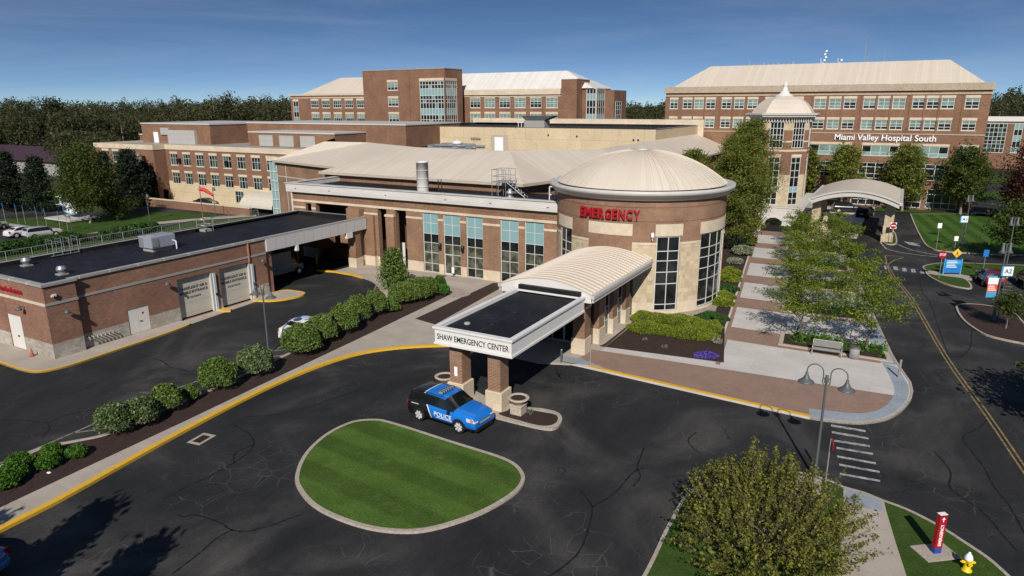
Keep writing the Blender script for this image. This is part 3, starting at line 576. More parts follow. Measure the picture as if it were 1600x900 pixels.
mb = MB(); mb.prism(GP([(-90, 275), (60, 288), (150, 296), (230, 300), (245, 315), (150, 330), (0, 322), (-90, 318)], 0), -0.2, 0.03); struct('lawn', mb, M['grass'])

# tar-sealed cracks in the asphalt
CR = [[(255, 779.5), (300, 755.5), (330, 742), (360, 727), (384, 709), (396, 694), (390, 679), (378, 671), (366, 664)], [(396, 694), (372, 706), (366, 716), (368, 724)], [(279, 803.5), (287, 807), (303, 803.5), (330, 811), (347, 818), (363, 827.5), (390, 829), (435, 815.5), (452, 810), (475, 803)],
      [(363, 827.5), (339, 841), (315, 862), (292, 880), (268, 897)], [(1088, 676), (1076, 686), (1084, 700), (1096, 710)], [(1008, 700), (1001, 713), (994.5, 730), (1001, 744), (990, 760)], [(1546, 655), (1529, 669), (1506, 682), (1517.5, 702.5), (1536, 729), (1555, 762.5), (1577.5, 789), (1600, 830), (1620, 870)],
      [(1460, 705), (1484, 736), (1484, 759), (1502.5, 777.5), (1536, 800), (1566, 834), (1590, 862)], [(1437.5, 436), (1440.6, 455), (1452, 470), (1463, 500), (1475, 536), (1482, 552)], [(1525, 500), (1517, 520), (1515.6, 542.5), (1502, 556), (1480, 558)], [(210, 552), (249, 562.5), (268, 574), (282, 576), (303, 583.5)], [(72, 660), (77, 668), (75, 674), (66, 684)], [(0, 655), (40, 658), (75, 660), (105, 648), (162, 636), (200, 628)],
      [(866, 566), (871.6, 581.6), (877, 593)], [(896, 568), (886, 575), (877, 582), (873, 590)], [(560, 610), (520, 622), (470, 640), (430, 648), (380, 652)], [(1185, 860), (1000, 800)][:0] or [(905, 765), (925, 792), (918, 830), (905, 862), (880, 885), (850, 905)], [(925, 792), (960, 770), (985, 742), (1005, 732)], [(330, 530), (380, 515), (430, 510), (470, 492)], [(480, 470), (520, 462), (545, 448)], [(150, 600), (120, 612), (60, 618), (10, 630)]]
mb = MB(); rj = random.Random(5)
for ln in CR:
    p = GP([(x + rj.uniform(-1.5, 1.5), y + rj.uniform(-1, 1)) for x, y in ln]); p = smooth(p, False, 6); w = [0.022 + 0.028 * abs(math.sin(k * 0.9 + ln[0][0])) for k in range(len(p))]
    Lf, Rt = [], []
    for k, (a, b) in enumerate(zip(offset(p, 1.0, False), p)): Lf.append((b[0] + (a[0] - b[0]) * w[k] + rj.uniform(-.012, .012), b[1] + (a[1] - b[1]) * w[k])); Rt.append((b[0] - (a[0] - b[0]) * w[k], b[1] - (a[1] - b[1]) * w[k] + rj.uniform(-.012, .012)))
    mb.strip(Lf, Rt, 0.0, 0.004)
struct('crack_sealant', mb, M['sealant'])
# ================================================================ FACADE TOOLS
def flat(ox, oy, dx, dy, z0=0.0):
    """s runs along (dx,dy); d runs inward (to the left of s)"""
    return lambda s, z, d=0.0: (ox + dx * s - dy * d, oy + dy * s + dx * d, z0 + z)
def curve(cx, cy, R, a0=0.0):
    """s = degrees along the wall, seen from outside left to right; d inward"""
    return lambda s, z, d=0.0: (cx + (R - d) * math.cos(rad(s)), cy + (R - d) * math.sin(rad(s)), z)
def facade(mb, fn, s0, s1, z0, z1, openings=(), depth=0.25, bands=(), base=0, reveal=None, step=None):
    """wall face with real openings; bands = (z_low, z_high, material index)"""
    S = {s0, s1}; Z = {z0, z1}
    for o in openings: S |= {o[0], o[1]}; Z |= {o[2], o[3]}
    for b in bands:
        Z |= {b[0], b[1]}
        if len(b) > 4: S |= {b[3], b[4]}
    S = sorted(x for x in S if s0 <= x <= s1); Z = sorted(x for x in Z if z0 <= x <= z1)
    if step:
        T = [];
        for a, b in zip(S, S[1:]):
            k = max(1, math.ceil((b - a) / step)); T += [a + (b - a) * i / k for i in range(k)]
        S = T + [S[-1]]
    for a, b in zip(S, S[1:]):
        for c, d in zip(Z, Z[1:]):
            ms, mz = (a + b) / 2, (c + d) / 2
            if any(o[0] < ms < o[1] and o[2] < mz < o[3] for o in openings): continue
            mi = base
            for bd in bands:
                if bd[0] <= mz <= bd[1] and (len(bd) < 5 or bd[3] <= ms <= bd[4]): mi = bd[2]
            mb.face([fn(a, c), fn(b, c), fn(b, d), fn(a, d)], mi)
    rv = base if reveal is None else reveal
    for o in openings:
        a, b, c, d = o[:4]; dp = o[4] if len(o) > 4 else depth
        mb.face([fn(a, c), fn(a, d), fn(a, d, dp), fn(a, c, dp)][::-1], rv); mb.face([fn(b, c), fn(b, c, dp), fn(b, d, dp), fn(b, d)][::-1], rv)
        mb.face([fn(a, d), fn(b, d), fn(b, d, dp), fn(a, d, dp)], rv)
        mb.face([fn(a, c), fn(a, c, dp), fn(b, c, dp), fn(b, c)], rv)
def fbox(mb, fn, s0, s1, z0, z1, d0, d1, mi=0, step=None):
    k = max(1, math.ceil((s1 - s0) / step)) if step else 1
    for i in range(k):
        a = s0 + (s1 - s0) * i / k; b = s0 + (s1 - s0) * (i + 1) / k
        mb.hexa([fn(a, z0, d0), fn(b, z0, d0), fn(b, z0, d1), fn(a, z0, d1), fn(a, z1, d0), fn(b, z1, d0), fn(b, z1, d1), fn(a, z1, d1)], mi)
def window(parent, fn, s0, s1, z0, z1, cols=2, rows=(0.5,), fw=0.07, dep=0.12, glass=None, fmat=None, unit=1.0, name='window', lintel=None, sill=None, label=None, step=None):
    """framed window: rows = heights (fractions) of the cross bars; glass = material key per row from the bottom; unit = s per metre"""
    f = MB(); w = fw * unit; rows = sorted(rows); zs = [z0 + (z1 - z0) * r for r in rows]
    for a, b in ((s0, s0 + w), (s1 - w, s1)): fbox(f, fn, a, b, z0, z1, dep - 0.05, dep + 0.05)
    for a, b in ((z0, z0 + fw), (z1 - fw, z1)): fbox(f, fn, s0 + w, s1 - w, a, b, dep - 0.05, dep + 0.05, step=step)
    for c in range(1, cols):
        m = s0 + (s1 - s0) * c / cols; fbox(f, fn, m - w * 0.4, m + w * 0.4, z0 + fw, z1 - fw, dep - 0.04, dep + 0.045)
    for z in zs: fbox(f, fn, s0 + w, s1 - w, z - fw * 0.4, z + fw * 0.4, dep - 0.035, dep + 0.04, step=step)
    o = f.build(name, fmat or M['frame'], parent)
    if label: o['label'] = label
    g = MB(); edges = [z0 + fw] + zs + [z1 - fw]; glass = glass or ['g_dark']; keys = []
    for i in range(len(edges) - 1):
        for c in range(cols):
            key = glass[i % len(glass)] if not callable(glass) else glass(i, c)
            if key not in keys: keys.append(key)
            a = s0 + (s1 - s0) * c / cols; b = s0 + (s1 - s0) * (c + 1) / cols; n = max(1, math.ceil((b - a) / step)) if step else 1
            for q in range(n):
                a2, b2 = a + (b - a) * q / n, a + (b - a) * (q + 1) / n
                g.face([fn(a2, edges[i], dep), fn(b2, edges[i], dep), fn(b2, edges[i + 1], dep), fn(a2, edges[i + 1], dep)], keys.index(key))
    g.build('glass', [M[k] for k in keys], o)
    if lintel:
        l = MB(); fbox(l, fn, s0 - 0.06 * unit, s1 + 0.06 * unit, z1 + 0.004, z1 + lintel, -0.03, 0.10, step=step); l.build('lintel', M['stone'], o)
    if sill:
        l = MB(); fbox(l, fn, s0 - 0.06 * unit, s1 + 0.06 * unit, z0 - sill, z0 - 0.004, -0.05, 0.12, step=step); l.build('sill', M['stone'], o)
    return o
def text_mesh(body, size, ext=0.02, bold=0.0, font_shear=0.0):
    c = D.curves.new('lettering', 'FONT'); c.body = body; c.size = size; c.extrude = ext; c.offset = bold; c.align_x = 'CENTER'; c.align_y = 'CENTER'; c.shear = font_shear; c.resolution_u = 3
    c.space_line = 0.9
    o = D.objects.new('lettering', c); COL.objects.link(o); dg = bpy.context.evaluated_depsgraph_get(); me = D.meshes.new_from_object(o.evaluated_get(dg)); D.objects.remove(o); return me
def lettering(body, height, width, loc, rz, mat, parent=None, name='lettering', ext=0.02, bold=0.0, tilt=90, stretch=None):
    """raised letters standing on a wall that faces -Y turned by rz; fitted to the cap height and width"""
    me = text_mesh(body, 1.0, 0.5, bold); co = np.empty(len(me.vertices) * 3); me.vertices.foreach_get('co', co); co = co.reshape(-1, 3)
    mn, mx_ = co.min(0), co.max(0); co -= (mn + mx_) / 2; co[:, 0] *= width / (mx_[0] - mn[0]); co[:, 1] *= height / (mx_[1] - mn[1]); co[:, 2] *= ext / max(1e-6, (mx_[2] - mn[2]))
    mat4 = Matrix.Rotation(rz, 4, 'Z') @ Matrix.Rotation(rad(tilt), 4, 'X'); pl = world_loc(parent) if parent is not None else Vector((0, 0, 0)); me.vertices.foreach_set('co', co.ravel()); me.transform(mat4)
    me.transform(Matrix.Translation(Vector(loc) - pl)); me.materials.clear(); me.materials.append(mat); me.name = name; o = D.objects.new(name, me); COL.objects.link(o)
    if parent is not None: o.parent = parent
    return o
def flat_roof(mb, poly, z, par_z, w=0.3, mi_deck=0, mi_cap=1, inner=None):
    """deck inside a parapet"""
    o = ccw(poly); i = offset(o, w); mb.prism(i, z - 0.3, z, mi_deck)
    n = len(o)
    for k in range(n):
        j = (k + 1) % n
        mb.face([(*o[k], par_z), (*o[j], par_z), (*i[j], par_z), (*i[k], par_z)], mi_cap)
        mb.face([(*i[k], par_z), (*i[j], par_z), (*i[j], z), (*i[k], z)], mi_deck if inner is None else inner)
def wall_light(parent, p, n, name='wall_light'):
    """barn lamp on a wall; n = outward direction"""
    mb = MB(); p = Vector(p); n = Vector((n[0], n[1], 0)); q = p + n * 0.42 + Vector((0, 0, 0.05))
    mb.tube([p, p + n * 0.2 + Vector((0, 0, 0.14)), q + Vector((0, 0, 0.1))], 0.03, 6); mb.lathe([(0.03, 0.12), (0.10, 0.10), (0.20, -0.04), (0.23, -0.13), (0.17, -0.11), (0.02, 0.0)], q, 12)
    return mb.build(name, M['post'], parent)

# ================================================================ AMBULANCE GARAGE
B = thing('ambulance_garage', 'long low brown brick ambulance garage with two roll-up doors and black flat roof', 'garage', (-58, 36, 0))
ge = flat(-52.55, 0, 0, 1)      # long wall facing the drive (faces +X); s = Y
ops = [(35.45, 38.9, 0.02, 3.68, 0.35), (39.72, 43.1, 0.02, 3.72, 0.35), (30.82, 32.64, 0.12, 2.22, 0.15)]
mb = MB(); bd = [(0, 1.25, 1), (4.12, 4.30, 2)]
facade(mb, ge, 27.1, 45.1, 0, 5.55, ops, 0.3, bd, 0)
mb.face([(-52.2, 27.1, 0), (-52.55, 27.1, 0), (-52.55, 27.1, 5.55), (-52.2, 27.1, 5.55)][::-1], 0)
facade(mb, flat(-52.2, 0, 0, 1), 24.85, 27.1, 0, 5.55, [], 0.3, bd, 0)
gl = flat(-52.2, 24.85, -1, 0); glw = flat(-72.0, 24.85, 1, 0)
facade(mb, glw, 0, 72 - 52.2, 0, 5.55, [(72 - 57.98, 72 - 56.06, 0.14, 2.8, 0.12)], 0.12, bd, 0)
facade(mb, flat(-63.0, 45.1, 0, -1), 0, 20.2, 0, 5.55, [], 0.3, bd, 0)
facade(mb, flat(-52.55, 45.1, -1, 0), 0, 10.4, 0, 5.3, [], 0.3, bd, 0)
mb.build('wall', [M['brick_g'], M['split'], M['cap']], B)
mb = MB()
fbox(mb, flat(-52.55, 0, 0, 1), 27.1, 45.1, 4.12, 4.30, -0.05, 0.0); fbox(mb, flat(-52.2, 0, 0, 1), 24.80, 27.15, 4.12, 4.30, -0.05, 0.0); mb.build('string_course', M['cap'], B)
mb = MB(); fbox(mb, glw, 0, 19.8, 4.12, 4.32, -0.05, 0.0); mb.build('string_course', M['stone'], B)
mb = MB()
fp = [(-72, 24.85), (-52.2, 24.85), (-52.2, 27.1), (-52.55, 27.1), (-52.55, 59.6), (-63.0, 59.6), (-63.0, 27.2), (-72, 27.2)]
fp = [(-63.0, 24.85), (-52.2, 24.85), (-52.2, 27.1), (-52.55, 27.1), (-52.55, 59.55), (-63.0, 59.55)]
flat_roof(mb, offset(ccw(fp), -0.12), 5.38, 5.74, 0.42)
n_ = len(fp); oo = offset(ccw(fp), -0.12)
for k in range(n_):
    a, b = oo[k], oo[(k + 1) % n_]; mb.face([(*a, 5.55), (*b, 5.55), (*b, 5.74), (*a, 5.74)], 1)
for k in range(8): mb.box(-52.7, -52.425, 27.6 + k * 2.3, 27.65 + k * 2.3, 5.56, 5.748, 2)
for k in range(5): mb.box(-54 - k * 2.4, -53.93 - k * 2.4, 24.70, 25.1, 5.56, 5.755, 2)
mb.build('roof', [M['membrane'], M['cap'], M['trim']], B)
# drive-through canopy: panelled fascia and posts
mb = MB(); pf = flat(-52.46, 0, 0, 1); fbox(mb, pf, 45.12, 59.5, 4.35, 5.54, -0.10, 0.25); fbox(mb, flat(-52.46, 59.5, -1, 0), 0, 0.02, 4.35, 5.5, 0, 0.1); mb.build('fascia', M['panel'], B)
mb = MB(); fbox(mb, flat(-62.95, 45.1, 0, 1), 0, 14.4, 4.35, 5.54, -0.25, 0.0); mb.build('fascia', M['panel'], B)
mb = MB(); mb.box(-62.9, -52.7, 45.15, 59.5, 4.5, 4.62); mb.build('soffit', M['soffit'], B)
mb = MB(); mb.box(-62.95, -62.5, 47, 59.4, 0, 4.5); mb.build('rear_wall', M['brick_g'], B)
for y in (45.5,):
    mb = MB(); mb.box(-53.45, -52.75, 45.15, 45.9, 0, 4.5, 0); mb.build('pillar', M['brick_g'], B)
mb = MB(); mb.box(-53.6, -52.62, 57.75, 58.7, 1.2, 4.4, 0); mb.box(-53.68, -52.54, 57.67, 58.78, 0, 1.2, 1); mb.build('pillar', [M['brick'], M['stone']], B)
for y, z, h in ((48.8, 4.42, 0), (56.2, 4.4, 1)):
    mb = MB(); mb.box(-52.62, -52.3, y, y + (0.3 if not h else 0.9), 3.75, 4.34); mb.build('sign_box', M['trim'], B)
def rollup(y0, y1, z1):
    d = MB(); fbox(d, ge, y0 + 0.01, y1 - 0.01, 0.03, z1 - 0.02, 0.30, 0.36); o = d.build('garage_door', M['gdoor'], B)
    for a, b in ((y0 + 0.005, y0 + 0.10), (y1 - 0.10, y1 - 0.005)): f = MB(); fbox(f, ge, a, b, 0.02, z1 - 0.01, 0.06, 0.29); f.build('frame', M['gutter'], o); f = MB(); fbox(f, ge, y0 + 0.1, y1 - 0.1, 0.02, 0.14, 0.27, 0.298); f.build('bottom_seal', M['yellow'], o)
    yc = (y0 + y1) / 2
    lettering('CAREFLIGHT AIR &', 0.25, 2.75, (-52.84, yc, 2.66), rad(90), M['letter'], o, 'lettering', 0.01, 0.012); lettering('MOBILE ENTRANCE', 0.25, 2.75, (-52.84, yc, 2.28), rad(90), M['letter'], o, 'lettering', 0.01, 0.012); lettering('DO NOT BLOCK', 0.16, 1.4, (-52.84, yc - 0.05, 1.82), rad(90), M['letter'], o, 'lettering', 0.01, 0.008)
rollup(35.45, 38.9, 3.68); rollup(39.72, 43.1, 3.72)
for y in (39.0, 43.2):
    mb = MB(); mb.box(-52.55, -52.40, y - 0.06, y + 0.16, 0, 3.5); o = mb.build('door_track', plain('pale_blue_metal', (0.42, 0.50, 0.55)) if y < 40 else D.materials['pale_blue_metal'], B); mb = MB(); mb.box(-52.40, -52.3, y - 0.02, y + 0.12, 1.5, 1.7); mb.build('junction_box', M['black'], o)
mb = MB(); fbox(mb, ge, 30.83, 31.72, 0.12, 2.2, 0.05, 0.1); o = mb.build('door', M['door'], B, None)
mb = MB(); fbox(mb, ge, 31.74, 32.63, 0.12, 2.2, 0.05, 0.1); o = mb.build('door', M['door'], B); mb = MB(); fbox(mb, ge, 31.78, 31.98, 1.03, 1.08, 0.0, 0.05); mb.build('handle', M['black'], o); mb = MB(); fbox(mb, ge, 32.05, 32.2, 1.6, 1.75, 0.035, 0.05); mb.build('warning_plate', M['red'], o)
mb = MB(); fbox(mb, glw, 72 - 57.95, 72 - 56.09, 0.14, 2.77, 0.05, 0.1); o = mb.build('door', M['door'], B); mb = MB(); fbox(mb, glw, 72 - 56.95, 72 - 56.75, 1.1, 1.2, 0.0, 0.05); mb.build('handle', M['black'], o)
for p, n in (((-52.2, 26.0, 3.5), (1, 0)), ((-52.55, 34.3, 3.65), (1, 0)), ((-52.55, 44.3, 3.65), (1, 0)), ((-55.1, 24.85, 3.65), (0, -1))): wall_light(B, p, n)
mb = MB(); mb.box(-52.2, -52.02, 25.4, 25.62, 4.75, 4.9); mb.box(-52.1, -51.94, 25.25, 25.4, 4.75, 4.87); mb.build('camera_housing', M['trim'], B)
lettering('Ambulance', 0.42, 3.4, (-56.75, 24.80, 4.84), 0, M['red'], B, 'sign_lettering', 0.07, 0.02)
mb = MB()
for k in range(7): mb.tube([(-52.55, 27.5 + k * 0.3, 1.0), (-52.2, 27.5 + k * 0.3, 0.98), (-52.17, 27.5 + k * 0.3, 0.8)], 0.05, 6)
mb.build('pipe_connection', M['galv_p'], B)
mb = MB(); mb.box(-52.5, -52.42, 42.95, 43.08, 3.72, 5.6); mb.build('downpipe', plain('copper_strip', (0.42, 0.21, 0.13)), B)

# roof equipment
def box_unit():
    t = thing('air_conditioner', 'grey rooftop air conditioner on the ambulance garage roof', 'air conditioner', (-57.9, 37.6, 5.38))
    mb = MB(); mb.bbox(-58.8, -57.0, 36.5, 38.9, 5.75, 6.75, 0.04); mb.build('casing', M['hvac'], t)
    mb = MB(); mb.box(-58.6, -57.2, 36.7, 38.7, 5.38, 5.75); mb.build('base', M['cap'], t)
    mb = MB(); mb.lathe([(0.0, 6.78), (0.42, 6.78), (0.45, 6.75)], (-57.9, 37.2, 0), 16); mb.build('fan_grille', M['cap'], t)
    mb = MB(); mb.box(-57.0, -56.96, 36.6, 37.2, 5.85, 6.6); mb.box(-58.7, -58.1, 36.46, 36.5, 5.85, 6.65); mb.build('vent_panel', M['galv'], t)
    mb = MB(); mb.tube([(-57.0, 38.6, 6.2), (-56.7, 38.7, 6.1), (-56.7, 38.7, 5.4)], 0.06, 6); mb.build('pipe', M['trim'], t)
box_unit()
def roof_vent(x, y, z, lab):
    t = thing('roof_vent', lab, 'vent', (x, y, z), 'round galvanised vents on the garage roof')
    mb = MB(); mb.lathe([(0.26, 0), (0.26, 0.30), (0.36, 0.32), (0.36, 0.52), (0.28, 0.60), (0.30, 0.66), (0.0, 0.70)], (x, y, z), 18); mb.build('hood', M['galv'], t)
    mb = MB(); mb.box(x - 0.34, x + 0.34, y - 0.34, y + 0.34, z, z + 0.1); mb.build('kerb', M['cap'], t)
roof_vent(-61.4, 28.4, 5.38, 'round metal vent near the rear railing of the garage roof'); roof_vent(-55.7, 28.1, 5.38, 'round metal vent near the front coping of the garage roof')
t = thing('roof_hatch_rail', 'galvanised ladder cage with two hoop rails at the back of the garage roof', 'ladder', (-63.0, 32.0, 5.4))
mb = MB()
for y in (31.2, 31.95, 32.6, 33.3):
    mb.tube([(-62.6, y, 5.5), (-62.6, y, 6.9)], 0.03, 6); mb.tube([(-62.6, y, 6.9), (-63.5, y, 6.9), (-63.5, y, 5.5)], 0.03, 6)
for y0, y1 in ((31.2, 31.95), (32.6, 33.3)):
    for z in (6.1, 6.75): mb.tube([(-62.6, y0, z), (-62.6, y1, z)], 0.03, 6)
mb.build('rail', M['galv'], t); mb = MB(); mb.box(-63.6, -62.6, 31.0, 33.4, 5.5, 5.56); mb.build('platform', M['galv'], t)
t = thing('railing', 'grey metal railing with thin pickets along the back of the garage roof', 'railing', (-63.6, 40, 5.3))
mb = MB()
for k in range(33):
    y = 22 + k * 1.0; mb.tube([(-63.55, y, 4.6), (-63.55, y, 6.45)], 0.03, 4) if k % 2 == 0 else None
for z in (6.45, 5.75): mb.tube([(-63.55, 22, z), (-63.55, 54, z)], 0.028, 4)
mb.build('rail', M['galv_p'], t); mb = MB()
for k in range(160): mb.tube([(-63.55, 22 + k * 0.2, 5.75), (-63.55, 22 + k * 0.2, 6.45)], 0.010, 3, caps=False)
o = mb.build('picket', M['galv_p'], t); o['kind'] = 'stuff'
mb = MB(); mb.box(-63.75, -63.2, 20, 59, 0, 5.5, 0); tag(mb.build('retaining_wall', M['cap']), 'low grey wall capped by the railing behind the garage roof', 'wall')

# ================================================================ EMERGENCY WING
E_ = thing('emergency_wing', 'two-level red brick emergency wing with tall teal-topped windows and tan metal roof', 'building', (-45, 66, 0))
VF = 59.96
ef = flat(-64.2, VF, 1, 0)     # s = u + 64.2
S_ = lambda u: u + 64.2
wins = [(-44.8, -42.73), (-42.06, -39.9), (-39.14, -37.1), (-35.0, -32.88), (-32.16, -30.02)]
opn = [(S_(a), S_(b), 0.16, 6.72, 0.22) for a, b in wins] + [(S_(-51.0), S_(-49.75), 0.13, 6.7, 0.6), (S_(-48.5), S_(-47.0), 0.13, 6.7, 0.6), (S_(-60.5), S_(-55.4), 0.0, 6.68, 0.6), (S_(-62.15), S_(-61.2), 4.9, 6.6, 0.4)]
mb = MB(); facade(mb, ef, 0, S_(-28.4), 0, 7.92, opn, 0.25, [(0, 1.2, 1), (6.72, 7.0, 1), (5.92, 6.16, 1)], 0)
# side return, left end
facade(mb, flat(-64.2, 73, 0, -1), 0, 13.04, 0, 7.92, [], 0.2, [(6.72, 7.0, 1)], 0)
mb.build('wall', [M['brick'], M['stone']], E_)
mb = MB(); fbox(mb, ef, 0, S_(-28.5), 7.0, 7.92, -0.012, 0.0); mb.build('brick_frieze', M['brick_j'], E_)
mb = MB(); fbox(mb, ef, -0.03, S_(-28.5), 6.74, 7.0, -0.07, -0.013)
segs = [(-64.2, -62.15), (-55.4, -51.0), (-49.75, -48.5), (-47.0, -44.8), (-42.73, -42.06), (-39.9, -39.14), (-37.1, -35.0), (-32.88, -32.16), (-30.02, -28.6)]
for a, b in segs: fbox(mb, ef, S_(a), S_(b), 5.94, 6.16, -0.05, 0.0)
mb.build('string_course', M['stone'], E_)
# projecting pier bases
for a, b, d in ((-55.35, -51.05, 0.45),):
    mb = MB(); mb.box(-54.9, a + 2.35, VF - 0.9, VF - 0.002, 1.22, 6.6, 0); mb.box(-55.0, -52.9, VF - 1.0, VF - 0.002, 0.1, 1.22, 1)
    mb.box(-52.85, -51.45, VF - 0.35, VF - 0.002, 1.22, 5.9, 0); mb.box(-52.85, -51.35, VF - 0.45, VF - 0.003, 0.1, 1.22, 1); mb.build('pier', [M['brick'], M['stone']], E_)
mb = MB(); mb.box(-49.70, -48.55, VF - 0.30, VF - 0.002, 1.22, 5.92, 0); mb.box(-49.74, -48.5, VF - 0.36, VF - 0.003, 0.1, 1.22, 1); mb.box(-49.76, -48.48, VF - 0.38, VF - 0.004, 5.93, 6.18, 1); mb.build('pier', [M['brick'], M['stone']], E_)
for a, b in segs[3:]:
    mb = MB(); mb.box(a + 0.01, b - 0.01, VF - 0.04, VF - 0.001, 0.1, 1.22); mb.build('pier_base', M['stone'], E_)
# recess behind the open bays
mb = MB(); mb.box(-63.9, -46.4, 66.3, 66.6, 0, 7.0, 0); mb.box(-46.9, -46.5, VF + 0.62, 66.3, 0, 7.0, 0); mb.box(-51.6, -51.0, VF + 2.4, 66.2, 0, 7.0, 0); mb.box(-49.8, -49.4, VF + 1.6, 66.2, 0, 7.0, 0); mb.build('inner_wall', [M['brick']], E_)
mb = MB(); mb.box(-63.9, -46.5, VF + 0.62, 66.3, 6.75, 7.0); mb.build('soffit', M['soffit'], E_)
for x0, x1, y in ((-52.8, -51.9, VF + 2.15), (-49.4, -48.5, VF + 1.45)):
    mb = MB(); mb.box(x0, x1, y, y + 0.08, 0.13, 2.75); o = mb.build('door', M['door'], E_); mb = MB(); mb.box((x0 + x1) / 2 - 0.02, (x0 + x1) / 2 + 0.02, y - 0.01, y + 0.0, 0.15, 2.7); mb.box(x0 + 0.5, x0 + 0.6, y - 0.06, y, 1.0, 1.3); mb.build('handle', M['galv_p'], o)
for x0, x1 in wins:
    hasdoor = abs(x0 + 42.06) < 0.01
    rowz = [(z - 0.16) / 6.56 for z in (1.15, 2.35, 3.45, 4.44, 5.58)]
    window(E_, ef, S_(x0), S_(x1), 0.16, 6.72, 2, rowz, 0.07, 0.14, lambda i, c: 'g_teal' if i >= 4 else ('g_dark' if i == 3 or (i + c + int(x0 * 7)) % 7 == 0 else 'g_mid'), name='window', step=None)
mb = MB(); 
for a, b, c, d in ((-41.98, -41.9, .14, 2.4), (-41.02, -40.94, .14, 2.4)): mb.box(a, b, VF + 0.03, VF + 0.1, c, d)
mb.box(-41.9, -41.02, VF + 0.03, VF + 0.1, 2.3, 2.4); mb.box(-41.9, -41.02, VF + 0.03, VF + 0.1, 0.14, 0.3); o = mb.build('door', M['frame'], E_); mb = MB(); mb.box(-41.9, -41.02, VF + 0.06, VF + 0.07, 0.3, 2.3); mb.build('glass', M['g_mid'], o)
for u in (-42.4, -39.5):
    mb = MB(); mb.box(u - 0.09, u + 0.09, VF - 0.3, VF, 3.2, 3.5); mb.lathe([(0.05, 0.3), (0.13, 0.25), (0.19, -0.3), (0.12, -0.35)], (u, VF - 0.28, 3.3), 10); mb.build('wall_light', M['black'], E_)
# deep white fascia and flat roof
mb = MB(); mb.box(-64.75, -28.3, VF - 0.45, VF + 0.2, 7.92, 8.88); mb.box(-64.75, -64.1, VF + 0.2, 71, 7.92, 8.88); mb.box(-64.85, -28.25, VF - 0.55, VF + 0.22, 8.90, 8.97)
mb.box(-64.85, -64.05, VF + 0.22, 71, 8.90, 8.97); mb.build('fascia', M['white'], E_)
mb = MB(); mb.box(-64.1, -28.3, VF + 0.2, 68.5, 7.3, 8.35); mb.box(-64.1, -28.3, VF + 0.2, VF + 0.3, 8.35, 8.9); mb.build('flat_roof', M['membrane'], E_)
mb = MB()
for u in (-63.2, -57.8, -49.5, -41.5, -36.0, -29.5): mb.box(u, u + 0.22, VF - 0.47, VF - 0.44, 8.3, 8.38)
mb.build('overflow_scupper', M['black'], E_)
# upper walls and metal roof
ZE = 9.5; A1, A2 = (-88.2, 78.8), (-69.9, 73.8); C1, C2 = (-67.3, 67.7), (-36.2, 67.0)
mb = MB()
up = [(-87.6, 79.2), (-69.6, 74.3), (-66.8, 74.0), (-66.8, 68.3), (-36.7, 67.6), (-35.9, 72.5), (-31.4, 86), (-30.0, 96), (-30.0, 139), (-87.6, 100)]
n_ = len(up)
for i in range(n_ - 2):
    a, b = up[i], up[i + 1]; mb.face([(*a, 0), (*b, 0), (*b, ZE - 0.05), (*a, ZE - 0.05)], 0 if i == 0 else 1)
mb.face([(*up[-1], 0), (*up[0], 0), (*up[0], ZE - .05), (*up[-1], ZE - .05)], 0); mb.build('upper_wall', [M['brick'], M['brick_j']], E_)
T1 = G(507, 221, 12.4); T2 = G(575, 222.5, 12.4); T3 = G(650, 230, 12.4); T4 = G(797, 236, 12.4); T5 = G(940, 232, 12.3); T6 = (-35.5, 110.8); T7 = (-35.5, 137)
mb = MB()
def q(*p): mb.face(list(p), 0)
e = lambda p: (p[0], p[1], ZE); tp = lambda p, z=12.4: (p[0], p[1], z)
q(e(A1), e(A2), tp(T2), tp(T1)); q(e(A2), e((-67.3, 73.0)), tp(T3), tp(T2)); q(e((-67.3, 73.2)), e(C1), tp(T3)); q(e(C1), e(C2), tp(T4), tp(T3))
S1, S2, S3 = (-34.9, 72.4), (-30.4, 86.0), (-29.2, 96.0); S4 = (-29.2, 139.0)
q(e(C2), e(S1), tp(T4)); q(e(S1), e(S2), tp(T5, 12.3), tp(T4)); q(e(S2), e(S3), tp(T6, 12.3), tp(T5, 12.3)); q(e(S3), e(S4), tp(T7, 12.3), tp(T6, 12.3))
q(e(A1), tp(T1), (-90, 96, 12.4), (-97, 96, ZE))
mb.build('roof', M['roof'], E_); mb = MB(); q(tp(T1, 9.7), tp(T2, 9.7), tp(T3, 9.7), tp(T4, 9.7), tp(T5, 9.7), (-35.5, 110.8, 9.7), (-90, 110.8, 9.7))
mb.build('flat_roof', M['membrane'], E_)
mb = MB(); ring_ = [tp(T1, 12.38), tp(T2, 12.38), tp(T3, 12.38), tp(T4, 12.38), tp(T5, 12.28), (-35.55, 110.7, 12.28)]
for a, b in zip(ring_, ring_[1:]): mb.face([(a[0], a[1], 9.7), (b[0], b[1], 9.7), b, a])
mb.build('roof_screen', M['urn'], E_)
mb = MB(); edge = [A1, A2, (-67.3, 73.0), C1, C2, S1, S2, S3, S4]; ins = offset(edge, 0.9, False)
for i in range(len(edge) - 1):
    a, b = edge[i], edge[i + 1]; mb.face([(*a, ZE - 0.32), (*b, ZE - 0.32), (*b, ZE - 0.004), (*a, ZE - 0.004)]); mb.face([(*b, ZE - 0.32), (*a, ZE - 0.32), (*ins[i], ZE - 0.32), (*ins[i + 1], ZE - 0.32)])
mb.build('eave', M['urn'], E_)
mb = MB(); mb.box(-50.6, -50.4, 0, 0, 0, 0)
ch = (-46.0, 61.9)
mb = MB(); mb.lathe([(0.66, 8.35), (0.66, 11.85), (0.70, 11.85), (0.70, 11.98), (0.56, 11.98), (0.5, 11.7)], (*ch, 0), 24); o = mb.build('chimney', M['trim'], E_)
